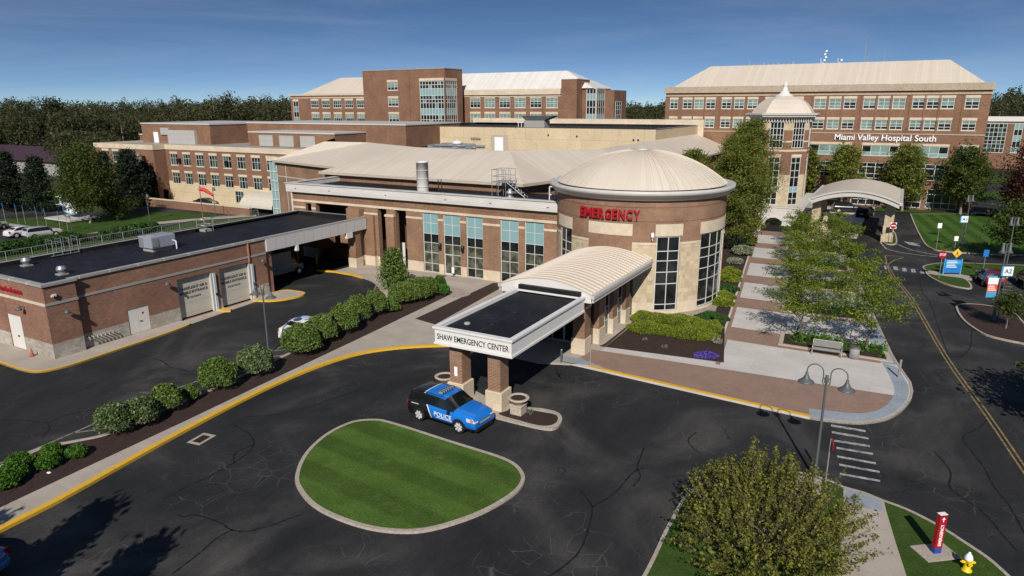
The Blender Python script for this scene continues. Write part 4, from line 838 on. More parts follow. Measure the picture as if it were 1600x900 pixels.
for z in (9.2, 10.1, 11.0): mb = MB(); mb.lathe([(0.66, z), (0.69, z), (0.69, z + 0.06), (0.66, z + 0.06)], (*ch, 0), 24); mb.build('band', M['gutter'], o)
mb = MB(); mb.tube([(-44.3, 62.5, 8.35), (-45.0, 63.4, 9.9)], 0.06, 5); mb.tube([(-43.8, 62.5, 8.35), (-44.6, 63.4, 9.9)], 0.06, 5); mb.box(-44.7, -43.3, 62.2, 62.8, 8.35, 8.5); mb.build('stay', M['black'], E_)
# glass strip and left wall of the link
mb = MB(); fbox(mb, flat(-88.0, 79.5, 1, 0), -1.6, 0, 0, 9.3, 0.0, 0.3, 0); mb.build('stair_glazing', M['g_teal'], E_)
mb = MB()
for z in (1.5, 3, 4.5, 6, 7.5, 9.2): mb.box(-89.65, -87.95, 79.35, 79.49, z, z + 0.12)
for x in (-89.65, -88.8, -88.05): mb.box(x, x + 0.1, 79.34, 79.48, 0, 9.2)
mb.build('mullion', M['frame'], E_); mb = MB(); mb.box(-90.1, -87.6, 79.2, 80.2, 9.3, 9.95); mb.build('lintel', M['stone'], E_)
dd = Vector((A2[0] - A1[0], A2[1] - A1[1])).normalized(); lw = flat(-87.6, 79.2, dd.x, dd.y)
mb = MB(); fbox(mb, lw, 3.8, 7.4, 0, 4.6, -0.1, 0.0); mb.build('loading_door', M['trim'], E_)
mb = MB(); fbox(mb, lw, 0, 9, 6.9, 7.05, -0.06, 0.0); fbox(mb, lw, 2.6, 2.72, 0, 9.3, -0.05, 0.0); mb.build('downpipe', M['gutter'], E_)
# roof access stair, vents, pipes on the flat roof
t = thing('roof_stair', 'galvanised steel roof stair with caged landing beside the tan hip corner', 'ladder', (-37.0, 66.2, 8.35))
mb = MB()
for y in (64.6, 65.2): mb.tube([(-34.6, y, 8.35), (-36.9, y, 9.9)], 0.05, 5)
for k in range(6): mb.box(-34.9 - k * 0.37, -34.6 - k * 0.37, 64.6, 65.2, 8.55 + k * 0.25, 8.6 + k * 0.25)
mb.box(-38.6, -36.9, 64.4, 66.6, 9.85, 9.92); mb.build('stair', M['galv'], t); mb = MB()
for x in (-38.6, -37.8, -36.9):
    for y in (64.4, 65.5, 66.6): mb.tube([(x, y, 8.35), (x, y, 11.2)], 0.035, 4)
for z in (10.5, 11.2): mb.tube([(-36.9, 64.4, z), (-38.6, 64.4, z), (-38.6, 66.6, z), (-36.9, 66.6, z)], 0.03, 4)
mb.build('guard_rail', M['galv'], t)
t = tag((lambda m_: (m_.lathe([(0.4, 0), (0.4, 0.2), (0.25, 0.25), (0.25, 0.4), (0.42, 0.45), (0.42, 0.7), (0.2, 0.85), (0.2, 1.0), (0, 1.05)], (-35.9, 63.6, 8.35), 16), m_.build('roof_vent', M['galv'], loc=(-35.9, 63.6, 8.35)))[1])(MB()), 'shiny turbine vent at the foot of the roof stair', 'vent')
mb = MB()
for a, b in (((-30.6, 62.3, 8.4), (-30.6, 62.3, 10.0)), ((-29.2, 62.3, 8.4), (-29.2, 62.3, 10.0)), ((-30.6, 62.3, 9.2), (-29.2, 62.3, 9.2)), ((-30.6, 62.3, 10.0), (-29.2, 62.3, 10.0)), ((-29.9, 62.3, 8.9), (-29.9, 62.3, 11.0))): mb.tube([a, b], 0.07, 6)
tag(mb.build('pipe_frame', M['trim'], loc=(-29.9, 62.3, 8.35)), 'white pipe frame beside the domed rotunda on the flat roof', 'pipes')

# ================================================================ ROTUNDA
CX, CY, RW = -21.45, 63.3, 7.9
R_ = thing('rotunda', 'round brick and limestone rotunda with ribbed tan dome roof and red EMERGENCY letters', 'building', (CX, CY, 0))
cf = curve(CX, CY, RW); dpm = math.degrees(1 / RW)       # degrees per metre
ang = lambda px: None
WR = [(-137.0, -120.5), (-60.0, -44.5), (-28.5, 12.0)]     # window sectors (degrees)
LINT = [(-140.5, -119.8), (-104.5, -75.0), (-61.0, -43.2), (-29.5, 14.0)]
ops = [(a, b, 0.42, 7.05, 0.25) for a, b in WR]
bands = [(0, 1.19, 2), (1.19, 6.3, 1), (6.3, 6.52, 2)] + [(7.05, 8.1, 2, a, b) for a, b in LINT] + [(1.19, 6.52, 0, -104.5, -75.0)]
mb = MB(); facade(mb, cf, -180, 180, 0, 10.15, ops, 0.25, bands, 0, None, 4)
mb.build('wall', [M['brick'], M['stone_b'], M['stone']], R_)
for a, b in LINT: mb = MB(); fbox(mb, cf, a, b, 7.07, 8.1, -0.04, 0.0, 0, 3); mb.build('lintel', M['stone'], R_)
mb = MB(); edges_ = [-125, -112.5, -98, -88.5, -68, -57, -38.5, -19.5, 14, 60]
for a, b in ((-150, -137.5), (-120, -104.5), (-75, -60.5), (-44, -29), (12.5, 60)): mb = MB(); fbox(mb, cf, a, b, 6.32, 6.52, -0.05, 0.0, 0, 3); mb.build('string_course', M['stone'], R_)
for z in (8.3, 9.5): mb = MB(); fbox(mb, cf, -150, 60, z, z + 0.05, -0.012, 0.0, 0, 3); mb.build('thin_course', D.materials.get('dark_course') or brick('dark_course', (0.15, 0.06, 0.045), (0.19, 0.085, 0.06), (0.2, 0.14, 0.12)), R_)  # thin proud courses in a darker brick
rz_ = [(z - 0.42) / 6.63 for z in (1.0, 2.85, 3.9, 4.9, 5.75)]
for i, (a, b) in enumerate(WR):
    window(R_, cf, a, b, 0.42, 7.05, (2, 2, 4)[i], rz_, 0.09, 0.12, lambda r, c: 'g_mid' if r >= 3 and c == 0 and False else ('g_dark'), unit=dpm, step=3)
dome = MB(); prof = [(8.55, 10.98), (8.6, 10.62), (8.5, 10.6)]
R_d = 7.85; zb, za = 10.95, 13.9; h = za - zb; Rs = (R_d ** 2 + h ** 2) / (2 * h)
pr = [(Rs * math.sin(t), za - Rs * (1 - math.cos(t))) for t in [math.asin(R_d / Rs) * k / 14 for k in range(15)]][::-1]
pr[-1] = (0.25, pr[-1][1]); dome.lathe(pr, (CX, CY, 0), 96); o_d = dome.build('dome', M['vault'], R_)
ribs = MB()
for k in range(72):
    t = 2 * math.pi * (k + 0.5) / 72; pts = [(CX + (r + 0.0) * math.cos(t), CY + r * math.sin(t), z + 0.02) for r, z in pr[:-2]]; ribs.tube(pts, 0.028, 3, caps=False)
ribs.build('seam', M['vault'], o_d)
f = MB(); f.lathe([(0.5, 13.86), (0.5, 13.93), (0, 13.95)], (CX, CY, 0), 12)
for k in range(4): t = k * math.pi / 4; f.tube([(CX - .3 * math.cos(t), CY - .3 * math.sin(t), 14.15), (CX + .3 * math.cos(t), CY + .3 * math.sin(t), 14.0)], 0.015, 3)
f.tube([(CX, CY, 13.9), (CX, CY, 14.3)], 0.02, 4); f.build('finial', M['trim'], o_d)
mb = MB(); mb.lathe([(7.5, 10.82), (8.15, 10.80), (8.45, 10.95), (8.62, 10.95), (8.62, 10.60), (8.5, 10.56), (8.42, 10.38), (8.28, 10.36), (8.2, 10.14), (8.05, 10.1), (7.85, 10.12)], (CX, CY, 0), 96); mb.build('gutter', M['gutter'], R_)
mb = MB(); mb.tube([(CX + 8.05 * math.cos(rad(-63)), CY + 8.05 * math.sin(rad(-63)), 6.9), (CX + 8.25 * math.cos(rad(-63)), CY + 8.25 * math.sin(rad(-63)), 6.8)], 0.05, 5)
p = (CX + 8.2 * math.cos(rad(-63)), CY + 8.2 * math.sin(rad(-63)), 0); mb.lathe([(0, 7.45), (0.12, 7.42), (0.14, 7.15), (0.12, 7.0), (0, 6.95)], p, 10); mb.build('security_camera', M['signwhite'], R_)
# EMERGENCY letters, each following the curve
word = 'EMERGENCY'; a0_, a1_ = -111.0, -70.5
let = MB(); widths = dict(M=1.3, E=0.82, R=0.95, G=1.0, N=1.0, C=0.95, Y=0.95); tot = sum(widths[c] for c in word); s = a0_
for c in word:
    w = (a1_ - a0_) * widths[c] / tot; am = s + w / 2; s += w
    me = text_mesh(c, 1.0, 0.5, 0.03); co = np.array([v.co[:] for v in me.vertices]); mn, mx_ = co.min(0), co.max(0); co -= (mn + mx_) / 2
    co[:, 0] *= (w / dpm * 0.84) / (mx_[0] - mn[0]); co[:, 1] *= 0.78 / (mx_[1] - mn[1]); co[:, 1] *= 1.1; co[:, 2] *= 0.16 / (mx_[2] - mn[2])
    t = rad(am); nx, ny = math.cos(t), math.sin(t); tx, ty = -ny, nx
    P_ = [(CX + nx * (RW + 0.2 + c_[2]) + tx * c_[0], CY + ny * (RW + 0.2 + c_[2]) + ty * c_[0], 8.9 + c_[1]) for c_ in co]
    let.shared(P_, [tuple(pl.vertices) for pl in me.polygons], 0, False)
let.build('sign_lettering', M['red'], R_)

# ================================================================ ENTRANCE HALL + CANOPY
H_ = thing('entrance_hall', 'vaulted entrance hall with brick piers in front of the rotunda', 'building', (-21.3, 49, 0))
UL, UR, V0, V1 = -24.9, -17.7, 42.8, 57.2; ze, rise = 5.12, 0.78
def arc(u): t = (u - UL) / (UR - UL) * 2 - 1; return ze + rise * (1 - t * t)
us = [UL + (UR - UL) * k / 16 for k in range(17)]
mb = MB()
for a, b in zip(us, us[1:]): mb.shared([(a, V0, arc(a)), (b, V0, arc(b)), (b, V1, arc(b)), (a, V1, arc(a))], [(0, 1, 2, 3)], 0, True)
o_r = mb.build('roof', M['vault'], H_); mb = MB()
for k in range(23):
    v = V0 + 0.2 + k * 0.62; pts = [(u, v, arc(u) + 0.04) for u in us]; mb.tube(pts, 0.075, 4, caps=False)
mb.build('seam', M['vault'], o_r)
mb = MB()
for a, b in zip(us, us[1:]): mb.face([(a, V0 - 0.02, ze - 0.55), (b, V0 - 0.02, ze - 0.55), (b, V0 - 0.02, arc(b)), (a, V0 - 0.02, arc(a))])
mb.face([(UL, V0, ze - .55), (UR, V0, ze - .55), (UR, V1, ze - .55), (UL, V1, ze - .55)][::-1]); mb.build('fascia', M['trim'], H_)
for sgn, u in ((1, UR), (-1, UL)):
    mb = MB(); a, b = (u, u + 0.26) if sgn > 0 else (u - 0.26, u); mb.box(a, b, V0 - 0.1, V1 - (1.6 if sgn > 0 else 0.3), ze - 0.22, ze + 0.02); mb.box(min(a, b) + 0.04, max(a, b) - 0.08, V0, V1 - 1.6, ze - 0.5, ze - 0.23); mb.build('gutter', M['gutter'], H_)
# side walls: piers + glazing
piers = [(44.25, 45.3), (47.0, 48.1), (49.9, 50.9), (52.8, 53.7)]
for sgn, u in ((1, -18.75), (-1, -24.0)):
    for i, (a, b) in enumerate(piers):
        mb = MB(); x0, x1 = (u - 0.95, u) if sgn > 0 else (u, u + 0.95)
        mb.box(x0, x1, a, b, 1.32, 4.58, 0); mb.box(x0 - 0.08, x1 + 0.08, a - 0.08, b + 0.08, 0.1, 1.32, 1); mb.box(x0 - 0.05, x1 + 0.05, a - 0.05, b + 0.05, 3.62, 3.78, 1) if i == 0 else None
        mb.build('pier', [M['brick'], M['stone']], H_)
    fnw = flat(u - 0.35, 0, 0, 1) if sgn > 0 else flat(u + 0.35, 0, 0, -1)
    for i in range(3):
        a, b = piers[i][1] + 0.09, piers[i + 1][0] - 0.09
        if sgn < 0: a, b = -b, -a
        if i == 0 and sgn > 0: continue
        window(H_, fnw, a, b, 0.13, 4.4, 2, (0.28, 0.55, 0.78), 0.07, 0.0, ['g_mid', 'g_mid', 'g_dark', 'g_dark'])
mb = MB(); mb.box(-23.6, -19.2, 46.4, 56, 0.1, 4.5, 0); mb.build('vestibule', M['g_dark'], H_)
mb = MB()
for x in (-23.5, -22.4, -21.4, -20.4, -19.3): mb.box(x, x + 0.09, 46.28, 46.39, 0.1, 4.5)
for z in (0.12, 2.4, 3.4): mb.box(-23.5, -19.2, 46.27, 46.38, z, z + 0.09)
mb.build('mullion', M['frame'], H_)
mb = MB(); mb.box(-19.8, -18.3, V0 + 0.2, 56.5, 4.58, ze - 0.5); mb.box(-24.5, -23.1, V0 + 0.2, 56.5, 4.58, ze - 0.5); mb.build('beam', M['cap'], H_)
mb = MB(); mb.box(-25.0, -24.1, 42.9, 44.2, 0.1, 1.3, 1); mb.box(-24.9, -24.2, 43.0, 44.1, 1.3, 4.57, 0); mb.build('pier', [M['brick'], M['stone']], H_)

K_ = thing('entrance_canopy', 'flat black-topped drive-up canopy on two brick columns lettered SHAW EMERGENCY CENTER', 'canopy', (-20.8, 33.3, 0))
X0, X1, Y0, Y1, ZT, ZB = -23.65, -18.1, 32.25, 42.75, 5.02, 3.9
mb = MB(); 
def frame_box(x0, x1, y0, y1, z0, z1, w, mi=0):
    mb.box(x0, x1, y0, y0 + w, z0, z1, mi); mb.box(x0, x1, y1 - w, y1, z0, z1, mi); mb.box(x0, x0 + w, y0 + w, y1 - w, z0, z1, mi); mb.box(x1 - w, x1, y0 + w, y1 - w, z0, z1, mi)
frame_box(X0, X1, Y0, Y1, ZT - 0.13, ZT, 0.34); frame_box(X0 + 0.06, X1 - 0.06, Y0 + 0.06, Y1, ZT - 0.2, ZT - 0.133, 0.3); frame_box(X0 + 0.1, X1 - 0.1, Y0 + 0.1, Y1, ZB + 0.14, ZT - 0.203, 0.25); frame_box(X0 + 0.04, X1 - 0.04, Y0 + 0.04, Y1, ZB, ZB + 0.137, 0.3)
mb.build('fascia', plain('canopy_white', (0.66, 0.645, 0.61), 0.45), K_)
mb = MB(); mb.box(X0 + 0.341, X1 - 0.341, Y0 + 0.341, Y1 - 0.02, ZT - 0.45, ZT - 0.22); mb.box(X0 + 0.345, X1 - 0.345, Y1 - 0.3, Y1 + 0.03, ZT - 0.2, ZT + 0.32); mb.build('roof', M['membrane'], K_)
mb = MB(); mb.box(X0 + 0.36, X1 - 0.36, Y0 + 0.36, Y1 - 0.1, ZB + 0.02, ZB + 0.1); mb.build('soffit', M['soffit'], K_)
mb = MB(); mb.lathe([(0.2, 0.0), (0.22, 0.06), (0.16, 0.12), (0, 0.13)], (-22.4, 34.2, ZT - 0.22), 12); mb.build('roof_drain', M['cap'], K_)
for x0, x1 in ((-23.0, -22.02), (-20.25, -19.3)):
    mb = MB(); mb.box(x0 + 0.04, x1 - 0.04, 33.0, 34.0, 1.3, ZB + 0.02, 0); mb.bbox(x0 - 0.1, x1 + 0.1, 32.86, 34.12, 0.1, 1.3, 0.03, 1); mb.build('column', [M['brick'], M['stone']], K_)
mb = MB(); mb.box(-22.62, -22.40, 32.97, 33.0, 1.75, 2.35); mb.build('notice_plate', M['signwhite'], K_)
lettering('SHAW EMERGENCY CENTER', 0.36, 5.0, ((X0 + X1) / 2, Y0 + 0.09, ZB + 0.52), 0, M['letter'], K_, 'sign_lettering', 0.03, 0.004)
mb = MB(); mb.tube([(-21.9, 36.6, 0.12), (-21.9, 36.6, 1.2)], 0.08, 8); mb.build('hidden_post', M['galv'], K_)

# ================================================================ SURGERY BLOCK (cream panels)
C_ = thing('cream_block', 'low cream-panelled block with black roof behind the tan metal roofs', 'building', (-60, 123, 0))
mb = MB(); cfn = flat(-88.0, 111, 1, 0); facade(mb, cfn, 0, 52.5, 0, 13.95, [], 0, [], 0); facade(mb, flat(-35.5, 111, 0, 1), 0, 26, 0, 13.95, [], 0, [], 0); facade(mb, flat(-88, 137, 0, -1), 0, 26, 0, 13.95, [], 0, [], 0); mb.build('wall', M['cream'], C_)
mb = MB(); flat_roof(mb, [(-88.1, 110.9), (-35.4, 110.9), (-35.4, 137), (-88.1, 137)], 13.55, 14.02, 0.3); mb.build('roof', [M['membrane'], M['trim']], C_)
mb = MB(); mb.box(-87, -34.4, 137.1, 137.6, 0, 15.0); mb.box(-86, -68, 136.2, 137.0, 14.1, 14.6); mb.build('rear_parapet', M['stone'], C_)
mb = MB(); fbox(mb, cfn, S_(0) * 0 + (88 - 66.6), (88 - 63.0), 9.5, 12.65, -0.05, 0.0); o = mb.build('door_surround', M['urn'], C_); mb = MB(); fbox(mb, cfn, 88 - 65.8, 88 - 64.0, 9.6, 12.2, -0.09, -0.05); mb.build('door', M['signwhite'], o)
mb = MB()
for s_, z in ((33, 12.6), (38.5, 12.5), (48.7, 12.1), (49.5, 12.1)): mb = MB(); fbox(mb, cfn, s_, s_ + 0.25, z, z + 0.3, -0.1, 0.0); mb.build('wall_vent', M['black'], C_)
mb = MB()
for k in range(6): fbox(mb, cfn, 17.2 + k * 0.35, 17.26 + k * 0.35, 11.5, 12.1, -0.08, 0)
fbox(mb, cfn, 17, 19.2, 11.75, 11.82, -0.08, 0); mb.build('wall_bracket', M['black'], C_)
def exhaust(x, y, z):
    t = thing('exhaust_hood', 'dark grey flared exhaust hood on the cream block roof', 'vent', (x, y, z))
    mb = MB(); mb.box(x - 2.2, x + 2.2, y - 1.2, y + 1.2, z, z + 1.4); mb.build('plenum', M['cap'], t); mb = MB()
    mb.hexa([(x - 1.9, y - 1.1, z + 1.4), (x + 1.9, y - 1.1, z + 1.4), (x + 1.9, y + 1.1, z + 1.4), (x - 1.9, y + 1.1, z + 1.4), (x - 2.8, y - 1.3, z + 2.3), (x + 4.2, y - 1.3, z + 2.3), (x + 4.2, y + 1.3, z + 2.3), (x - 2.8, y + 1.3, z + 2.3)]); mb.build('hood', M['post'], t)
    mb = MB()
    for dx in (-3.4, -2.7): mb.tube([(x + dx, y - 1.3, z), (x + dx, y - 1.3, z + 1.5)], 0.08, 5)
    mb.tube([(x - 3.6, y - 1.3, z + 1.0), (x - 2.3, y - 1.3, z + 1.0)], 0.08, 5); mb.build('pipe', M['trim'], t)
exhaust(-62.8, 122, 13.55)
for x, y, z, lab in ((-66.4, 99.5, 10.6, 'mushroom roof vent between pipes in front of the cream block'),):
    t = thing('roof_vent', lab, 'vent', (x, y, z)); mb = MB(); mb.lathe([(0.8, 0), (0.8, 0.9), (0.95, 0.95), (0.95, 1.3), (0.4, 1.5), (0, 1.6)], (x, y, z), 14); mb.build('hood', M['trim'], t)
t = thing('rooftop_pipework', 'bundle of silver ducts and pipes on the roof in front of the cream block', 'ducts', (-68, 100, 10.6))
mb = MB()
for k in range(9): y = 98 + k * 0.7; mb.tube([(-71.5 + (k % 3), y, 10.9 + (k % 2) * 0.35), (-63.5 - (k % 4) * 0.6, y, 10.9 + (k % 2) * 0.35)], 0.16 + 0.07 * (k % 3), 6)
for k in range(5): x = -71.5 + k * 1.7; mb.box(x, x + 0.9, 98 + (k % 3) * 1.5, 99.8 + (k % 3) * 1.5, 9.75, 11.35 + (k % 2) * 0.25)
mb.build('duct', M['galv'], t)

# ================================================================ WEST WING (three storeys)
W_ = thing('west_wing', 'three-storey brick and cream wing with rows of square windows at the left', 'building', (-115, 92, 0))
VW = 84.3; wf = flat(-123.6, VW, 1, 0); Sw = lambda u: u + 123.6
mb = MB(); colsW = [-121.9 + 3.72 * k for k in range(10)]; opW = []; WN = []
for k, u in enumerate(colsW):
    for z0, z1 in ((7.05, 9.15), (3.55, 5.65)):
        opW.append((Sw(u), Sw(u) + 2.15, z0, z1)); WN.append((Sw(u), z0, z1))
opW.append((Sw(-104.7), Sw(-102.4), 0.9, 3.0)); WN.append((Sw(-104.7), 0.9, 3.0))
facade(mb, wf, 0, 37, 0, 9.95, opW, 0.2, [(0, 3.55, 1), (3.55, 4.0, 1)], 0)
facade(mb, flat(-123.6, VW, 0, -1), -0.0, 0.0001, 0, 9.9, [], 0.2, [], 0)
# left part stands forward
VL = 81.8
wl = flat(-141.7, VL, 1, 0); Wl = lambda u: u + 141.7; opL = [(Wl(-139.4 + k * 3.3), Wl(-139.4 + k * 3.3) + 2.1, z, z + 2.1) for k in range(2) for z in (7.3, 3.8)]
facade(mb, wl, 0, 18.6, 0, 9.95, opL, 0.2, [], 0); facade(mb, flat(-123.1, VL, 0, 1), 0, VW - VL, 0, 9.95, [(1.0, 2.0, 0, 2.4)], 0.2, [], 0)
facade(mb, flat(-141.7, 110, 0, -1), 0, 110 - VL, 0, 9.95, [], 0.2, [], 0)
mb.build('wall', [M['brick_far'], M['cream']], W_)
for s_, z0, z1 in WN: window(W_, wf, s_, s_ + 2.15, z0, z1, 3, (0.62,), 0.07, 0.1, lambda i, c: 'g_green' if (i * 3 + c + int(s_)) % 3 else 'g_dark', lintel=0.42, sill=0.14)
for a, b, z0, z1 in opL: window(W_, wl, a, b, z0, z1, 3, (0.62,), 0.07, 0.1, ['g_green', 'g_dark'], lintel=0.42, sill=0.14)
mb = MB(); fbox(mb, wl, 10.4, 14.0, 3.0, 9.1, -0.7, 0.0); o = mb.build('bay_window', M['frame'], W_); mb = MB()
for i in range(3):
    for j in range(4): fbox(mb, wl, 10.55 + i * 1.13, 11.55 + i * 1.13, 3.2 + j * 1.45, 4.5 + j * 1.45, -0.72, -0.701)
mb.build('glass', M['g_green'], o)
mb = MB(); mb.box(-123.65, -86.6, VW - 0.12, VW + 0.2, 9.95, 10.85); mb.box(-141.9, -123.0, VL - 0.14, VL + 0.2, 9.95, 10.85); mb.box(-123.3, -123.0, VL + 0.2, VW - 0.12, 9.95, 10.85); mb.box(-141.9, -141.6, VL + 0.2, 110, 9.95, 10.85); mb.build('cornice', M['stone'], W_)
mb = MB(); mb.prism([(-141.6, VL + .2), (-123.3, VL + .2), (-123.3, VW + .2), (-86.6, VW + .2), (-80, 112), (-141.5, 112)], 10.0, 10.5); mb.build('roof', M['cap'], W_)
# penthouses
def block(x0, x1, y0, y1, z0, z1, mat, capz=0.25, name='penthouse'):
    mb = MB(); mb.box(x0, x1, y0, y1, z0, z1, 0); mb.box(x0 - 0.12, x1 + 0.12, y0 - 0.12, y1 + 0.12, z1 + 0.003, z1 + capz, 1); return mb.build(name, [mat, M['gutter']], W_)
block(-140.6, -119.0, 91.5, 111, 10.5, 14.3, M['brick_far']); ph2 = block(-118.95, -78, 91.5 + 9.0, 118, 10.5, 14.4, M['brick_far'])
ph = block(-109.0, -87.3, 92.3, 104, 10.5, 13.0, M['brick_far']); block(-147, -141.0, 95, 106, 9.5, 11.8, M['brick_far'])
mb = MB()
for k in range(3): mb.box(-106.2 + k * 5.3, -102.6 + k * 5.3, 92.18, 92.3, 10.6, 12.6)
mb.build('louvre', M['louver'], ph)
mb = MB(); mb.box(-131.4, -123.0, 90.9, 91.48, 10.5, 13.2); mb.box(-134, -131.4, 91.2, 91.48, 12.2, 13.6); mb.build('louvre', M['louver'], W_); mb = MB(); mb.box(-136.6, -135.2, 91.35, 91.48, 10.55, 12.7); mb.build('door', M['signwhite'], W_)
mb = MB(); mb.tube([(-97, VW - 0.2, 3.2), (-97, VW - 3, 2.2)], 0.05, 4)
for k in range(8):
    t0, t1 = math.pi / 2 * k / 8, math.pi / 2 * (k + 1) / 8; y0, z0, y1, z1 = VW - 3.6 * math.sin(t0), 1.0 + 2.3 * math.cos(t0), VW - 3.6 * math.sin(t1), 1.0 + 2.3 * math.cos(t1)
    mb.face([(-99.5, y1, z1), (-91.5, y1, z1), (-91.5, y0, z0), (-99.5, y0, z0)])
mb.build('awning', M['awning'], W_)
for u, y, z in ((-125.9, VL - .15, 8.4), (-119.0, VW - .15, 8.0), (-105.8, VW - .15, 8.0)): mb = MB(); mb.box(u - 0.3, u + 0.3, y - 0.35, y, z - 0.4, z + 0.4); mb.build('wall_light', M['black'], W_)
mb = MB(); mb.box(-122, -94, 78.2, 78.6, 0, 1.35, 0); mb.box(-122.05, -93.95, 78.15, 78.65, 1.35, 1.5, 1); tag(mb.build('garden_wall', [M['brick_far'], M['stone']], loc=(-108, 78.4, 0)), 'low brick wall with stone cap in front of the cream ground floor of the west wing', 'wall')

# ================================================================ TOWER BLOCK behind
T_ = thing('ward_tower', 'tall red brick tower with glazed corner bay behind the cream block', 'building', (-108, 150, 0))
vt = 140.0; u0, u1 = -121.6, -96.6
tf = flat(u0, vt, 1, 0); St = lambda u: u - u0
tw = [(-113.8, -110.6, z, z + 1.95) for z in (13.8, 17.6, 21.45)]
mb = MB(); facade(mb, tf, 0, u1 - u0, 0, 26.2, [(St(a), St(b), c, d) for a, b, c, d in tw] + [(St(-104.0), St(-96.9), 12.2, 23.5, 0.3)], 0.25, [], 0); facade(mb, flat(u1, vt, 0, 1), 0, 7.6, 0, 26.2, [(0.3, 5.2, 12.2, 23.5, 0.3)], 0.25, [], 0); facade(mb, flat(u0, vt + 7.6, 0, -1), 0, 7.6, 0, 26.2, [], 0.25, [], 0)
mb.prism([(u0, vt), (u1, vt), (u1, vt + 7.6), (u0, vt + 7.6)], 26.1, 26.15, 0); mb.build('wall', M['brick_far'], T_)
mb = MB(); mb.box(u0 - 0.1, u1 + 0.1, vt - 0.1, vt + 0.25, 26.16, 26.4); mb.box(u1 - 0.25, u1 + 0.1, vt + 0.25, vt + 7.6, 26.16, 26.4); mb.build('coping', M['cap'], T_)
mb = MB(); mb.box(-107.2, -106.9, vt - 0.15, vt, 0, 26.1); mb.build('downpipe', M['brick_far'], T_)
for a, b, c, d in tw: window(T_, tf, St(a), St(b), c, d, 3, (0.4, 0.75), 0.12, 0.1, ['g_dark', 'g_blind', 'g_blind'], lintel=0.5, sill=0.15)
gl_ = lambda i, c: 'g_teal' if i in (3, 7) else ('g_blind' if (i * 5 + c * 3) % 7 == 0 else 'g_dark')
window(T_, tf, St(-104.0), St(-96.9), 12.2, 23.5, 8, (0.12, 0.2, 0.3, 0.43, 0.55, 0.62, 0.7, 0.84, 0.92), 0.16, 0.12, gl_, lintel=0.6)
window(T_, flat(u1, vt, 0, 1), 0.3, 5.2, 12.2, 23.5, 6, (0.12, 0.2, 0.3, 0.43, 0.55, 0.62, 0.7, 0.84, 0.92), 0.16, 0.12, gl_, lintel=0.6)
# north wings with pale hipped roofs
def hip(mb, x0, x1, y0, y1, z0, z1, inx0, inx1, iny, mi=0):
    a, b, c, d = (x0, y0, z0), (x1, y0, z0), (x1, y1, z0), (x0, y1, z0); e_, f_, g_, h_ = (x0 + inx0, y0 + iny, z1), (x1 - inx1, y0 + iny, z1), (x1 - inx1, y1 - iny, z1), (x0 + inx0, y1 - iny, z1)
    mb.face([a, b, f_, e_], mi); mb.face([b, c, g_, f_], mi); mb.face([c, d, h_, g_], mi); mb.face([d, a, e_, h_], mi); mb.face([e_, f_, g_, h_], mi)
N_ = thing('north_ward', 'brick ward block with pale hipped metal roof at the far left of the tower', 'building', (-140, 160, 0))
vn = 152.0; n0, n1 = -160.2, -121.7
nf = flat(n0, vn, 1, 0); Sn = lambda u: u - n0; wl_ = []
for k in range(5):
    for z in (13.5, 17.2): wl_.append((8.1 + k * 4.35, z))
mb = MB(); facade(mb, nf, 0, n1 - n0, 0, 20.6, [(s_, s_ + 3.0, z, z + 2.0) for s_, z in wl_] + [(0.9, 3.1, 11.5, 19.1)], 0.25, [(19.9, 20.1, 1)], 0); facade(mb, flat(n0, vn + 22, 0, -1), 0, 22, 0, 20.6, [], 0.2, [], 0); mb.build('wall', [M['brick_far'], M['stone']], N_)
for s_, z in wl_: window(N_, nf, s_, s_ + 3.0, z, z + 2.0, 4, (0.45,), 0.11, 0.1, (['g_dark', 'g_blind'] if z < 14 else ['g_dark', 'g_green']), lintel=0.5, sill=0.15)
window(N_, nf, 0.9, 3.1, 11.5, 19.1, 2, (0.2, 0.4, 0.6, 0.8), 0.14, 0.1, ['g_dark', 'g_blind'], lintel=0.5)
mb = MB(); mb.box(n0 - 0.15, n1, vn - 0.2, vn + 0.2, 20.6, 20.95); mb.box(n0 + 9, n1, vn - 0.1, vn - 0.02, 19.85, 20.1); mb.build('cornice', M['stone'], N_)
mb = MB(); hip(mb, n0 + 4.4, n1 + 1, vn + 0.3, vn + 24, 21.0, 25.7, 8.0, 0, 8.0); mb.build('roof', M['roof'], N_)
Q_ = thing('south_ward', 'brick ward block with pale grey hipped roof right of the tall tower', 'building', (-75, 165, 0))
vq = 150.0; q0, q1 = -103.0, -62.5
qf = flat(q0, vq, 1, 0); ql = [(7.0 + k * 4.24, z) for k in range(6) for z in (13.5, 17.2)]
mb = MB(); facade(mb, qf, 0, 37.0, 0, 20.2, [(s_, s_ + 3.0, z, z + 2.25) for s_, z in ql], 0.25, [], 0); facade(mb, flat(q0, vq + 20, 0, -1), 0, 20, 0, 20.2, [], 0.2, [], 0)
mb.box(-66.5, -62.6, 151.1, 160, 0, 21.4, 0); mb.box(-62.6, -60.2, 156, 164, 0, 21.1, 0); mb.build('wall', M['brick_far'], Q_)
for i, (s_, z) in enumerate(ql): window(Q_, qf, s_, s_ + 3.0, z, z + 2.25, 3, (0.4, 0.62), 0.11, 0.1, ['g_blind', 'g_blind', 'g_blind'] if i % 4 in (0, 3) else ['g_dark', 'g_dark', 'g_blind'], lintel=0.5, sill=0.15)
mb = MB(); mb.box(q0 - 0.1, q0 + 32, vq - 0.3, vq + 0.2, 20.2, 21.5); mb.box(q0 - 0.05, q0 + 32, vq - 0.12, vq - 0.003, 19.75, 19.95); mb.build('cornice', M['stone'], Q_)
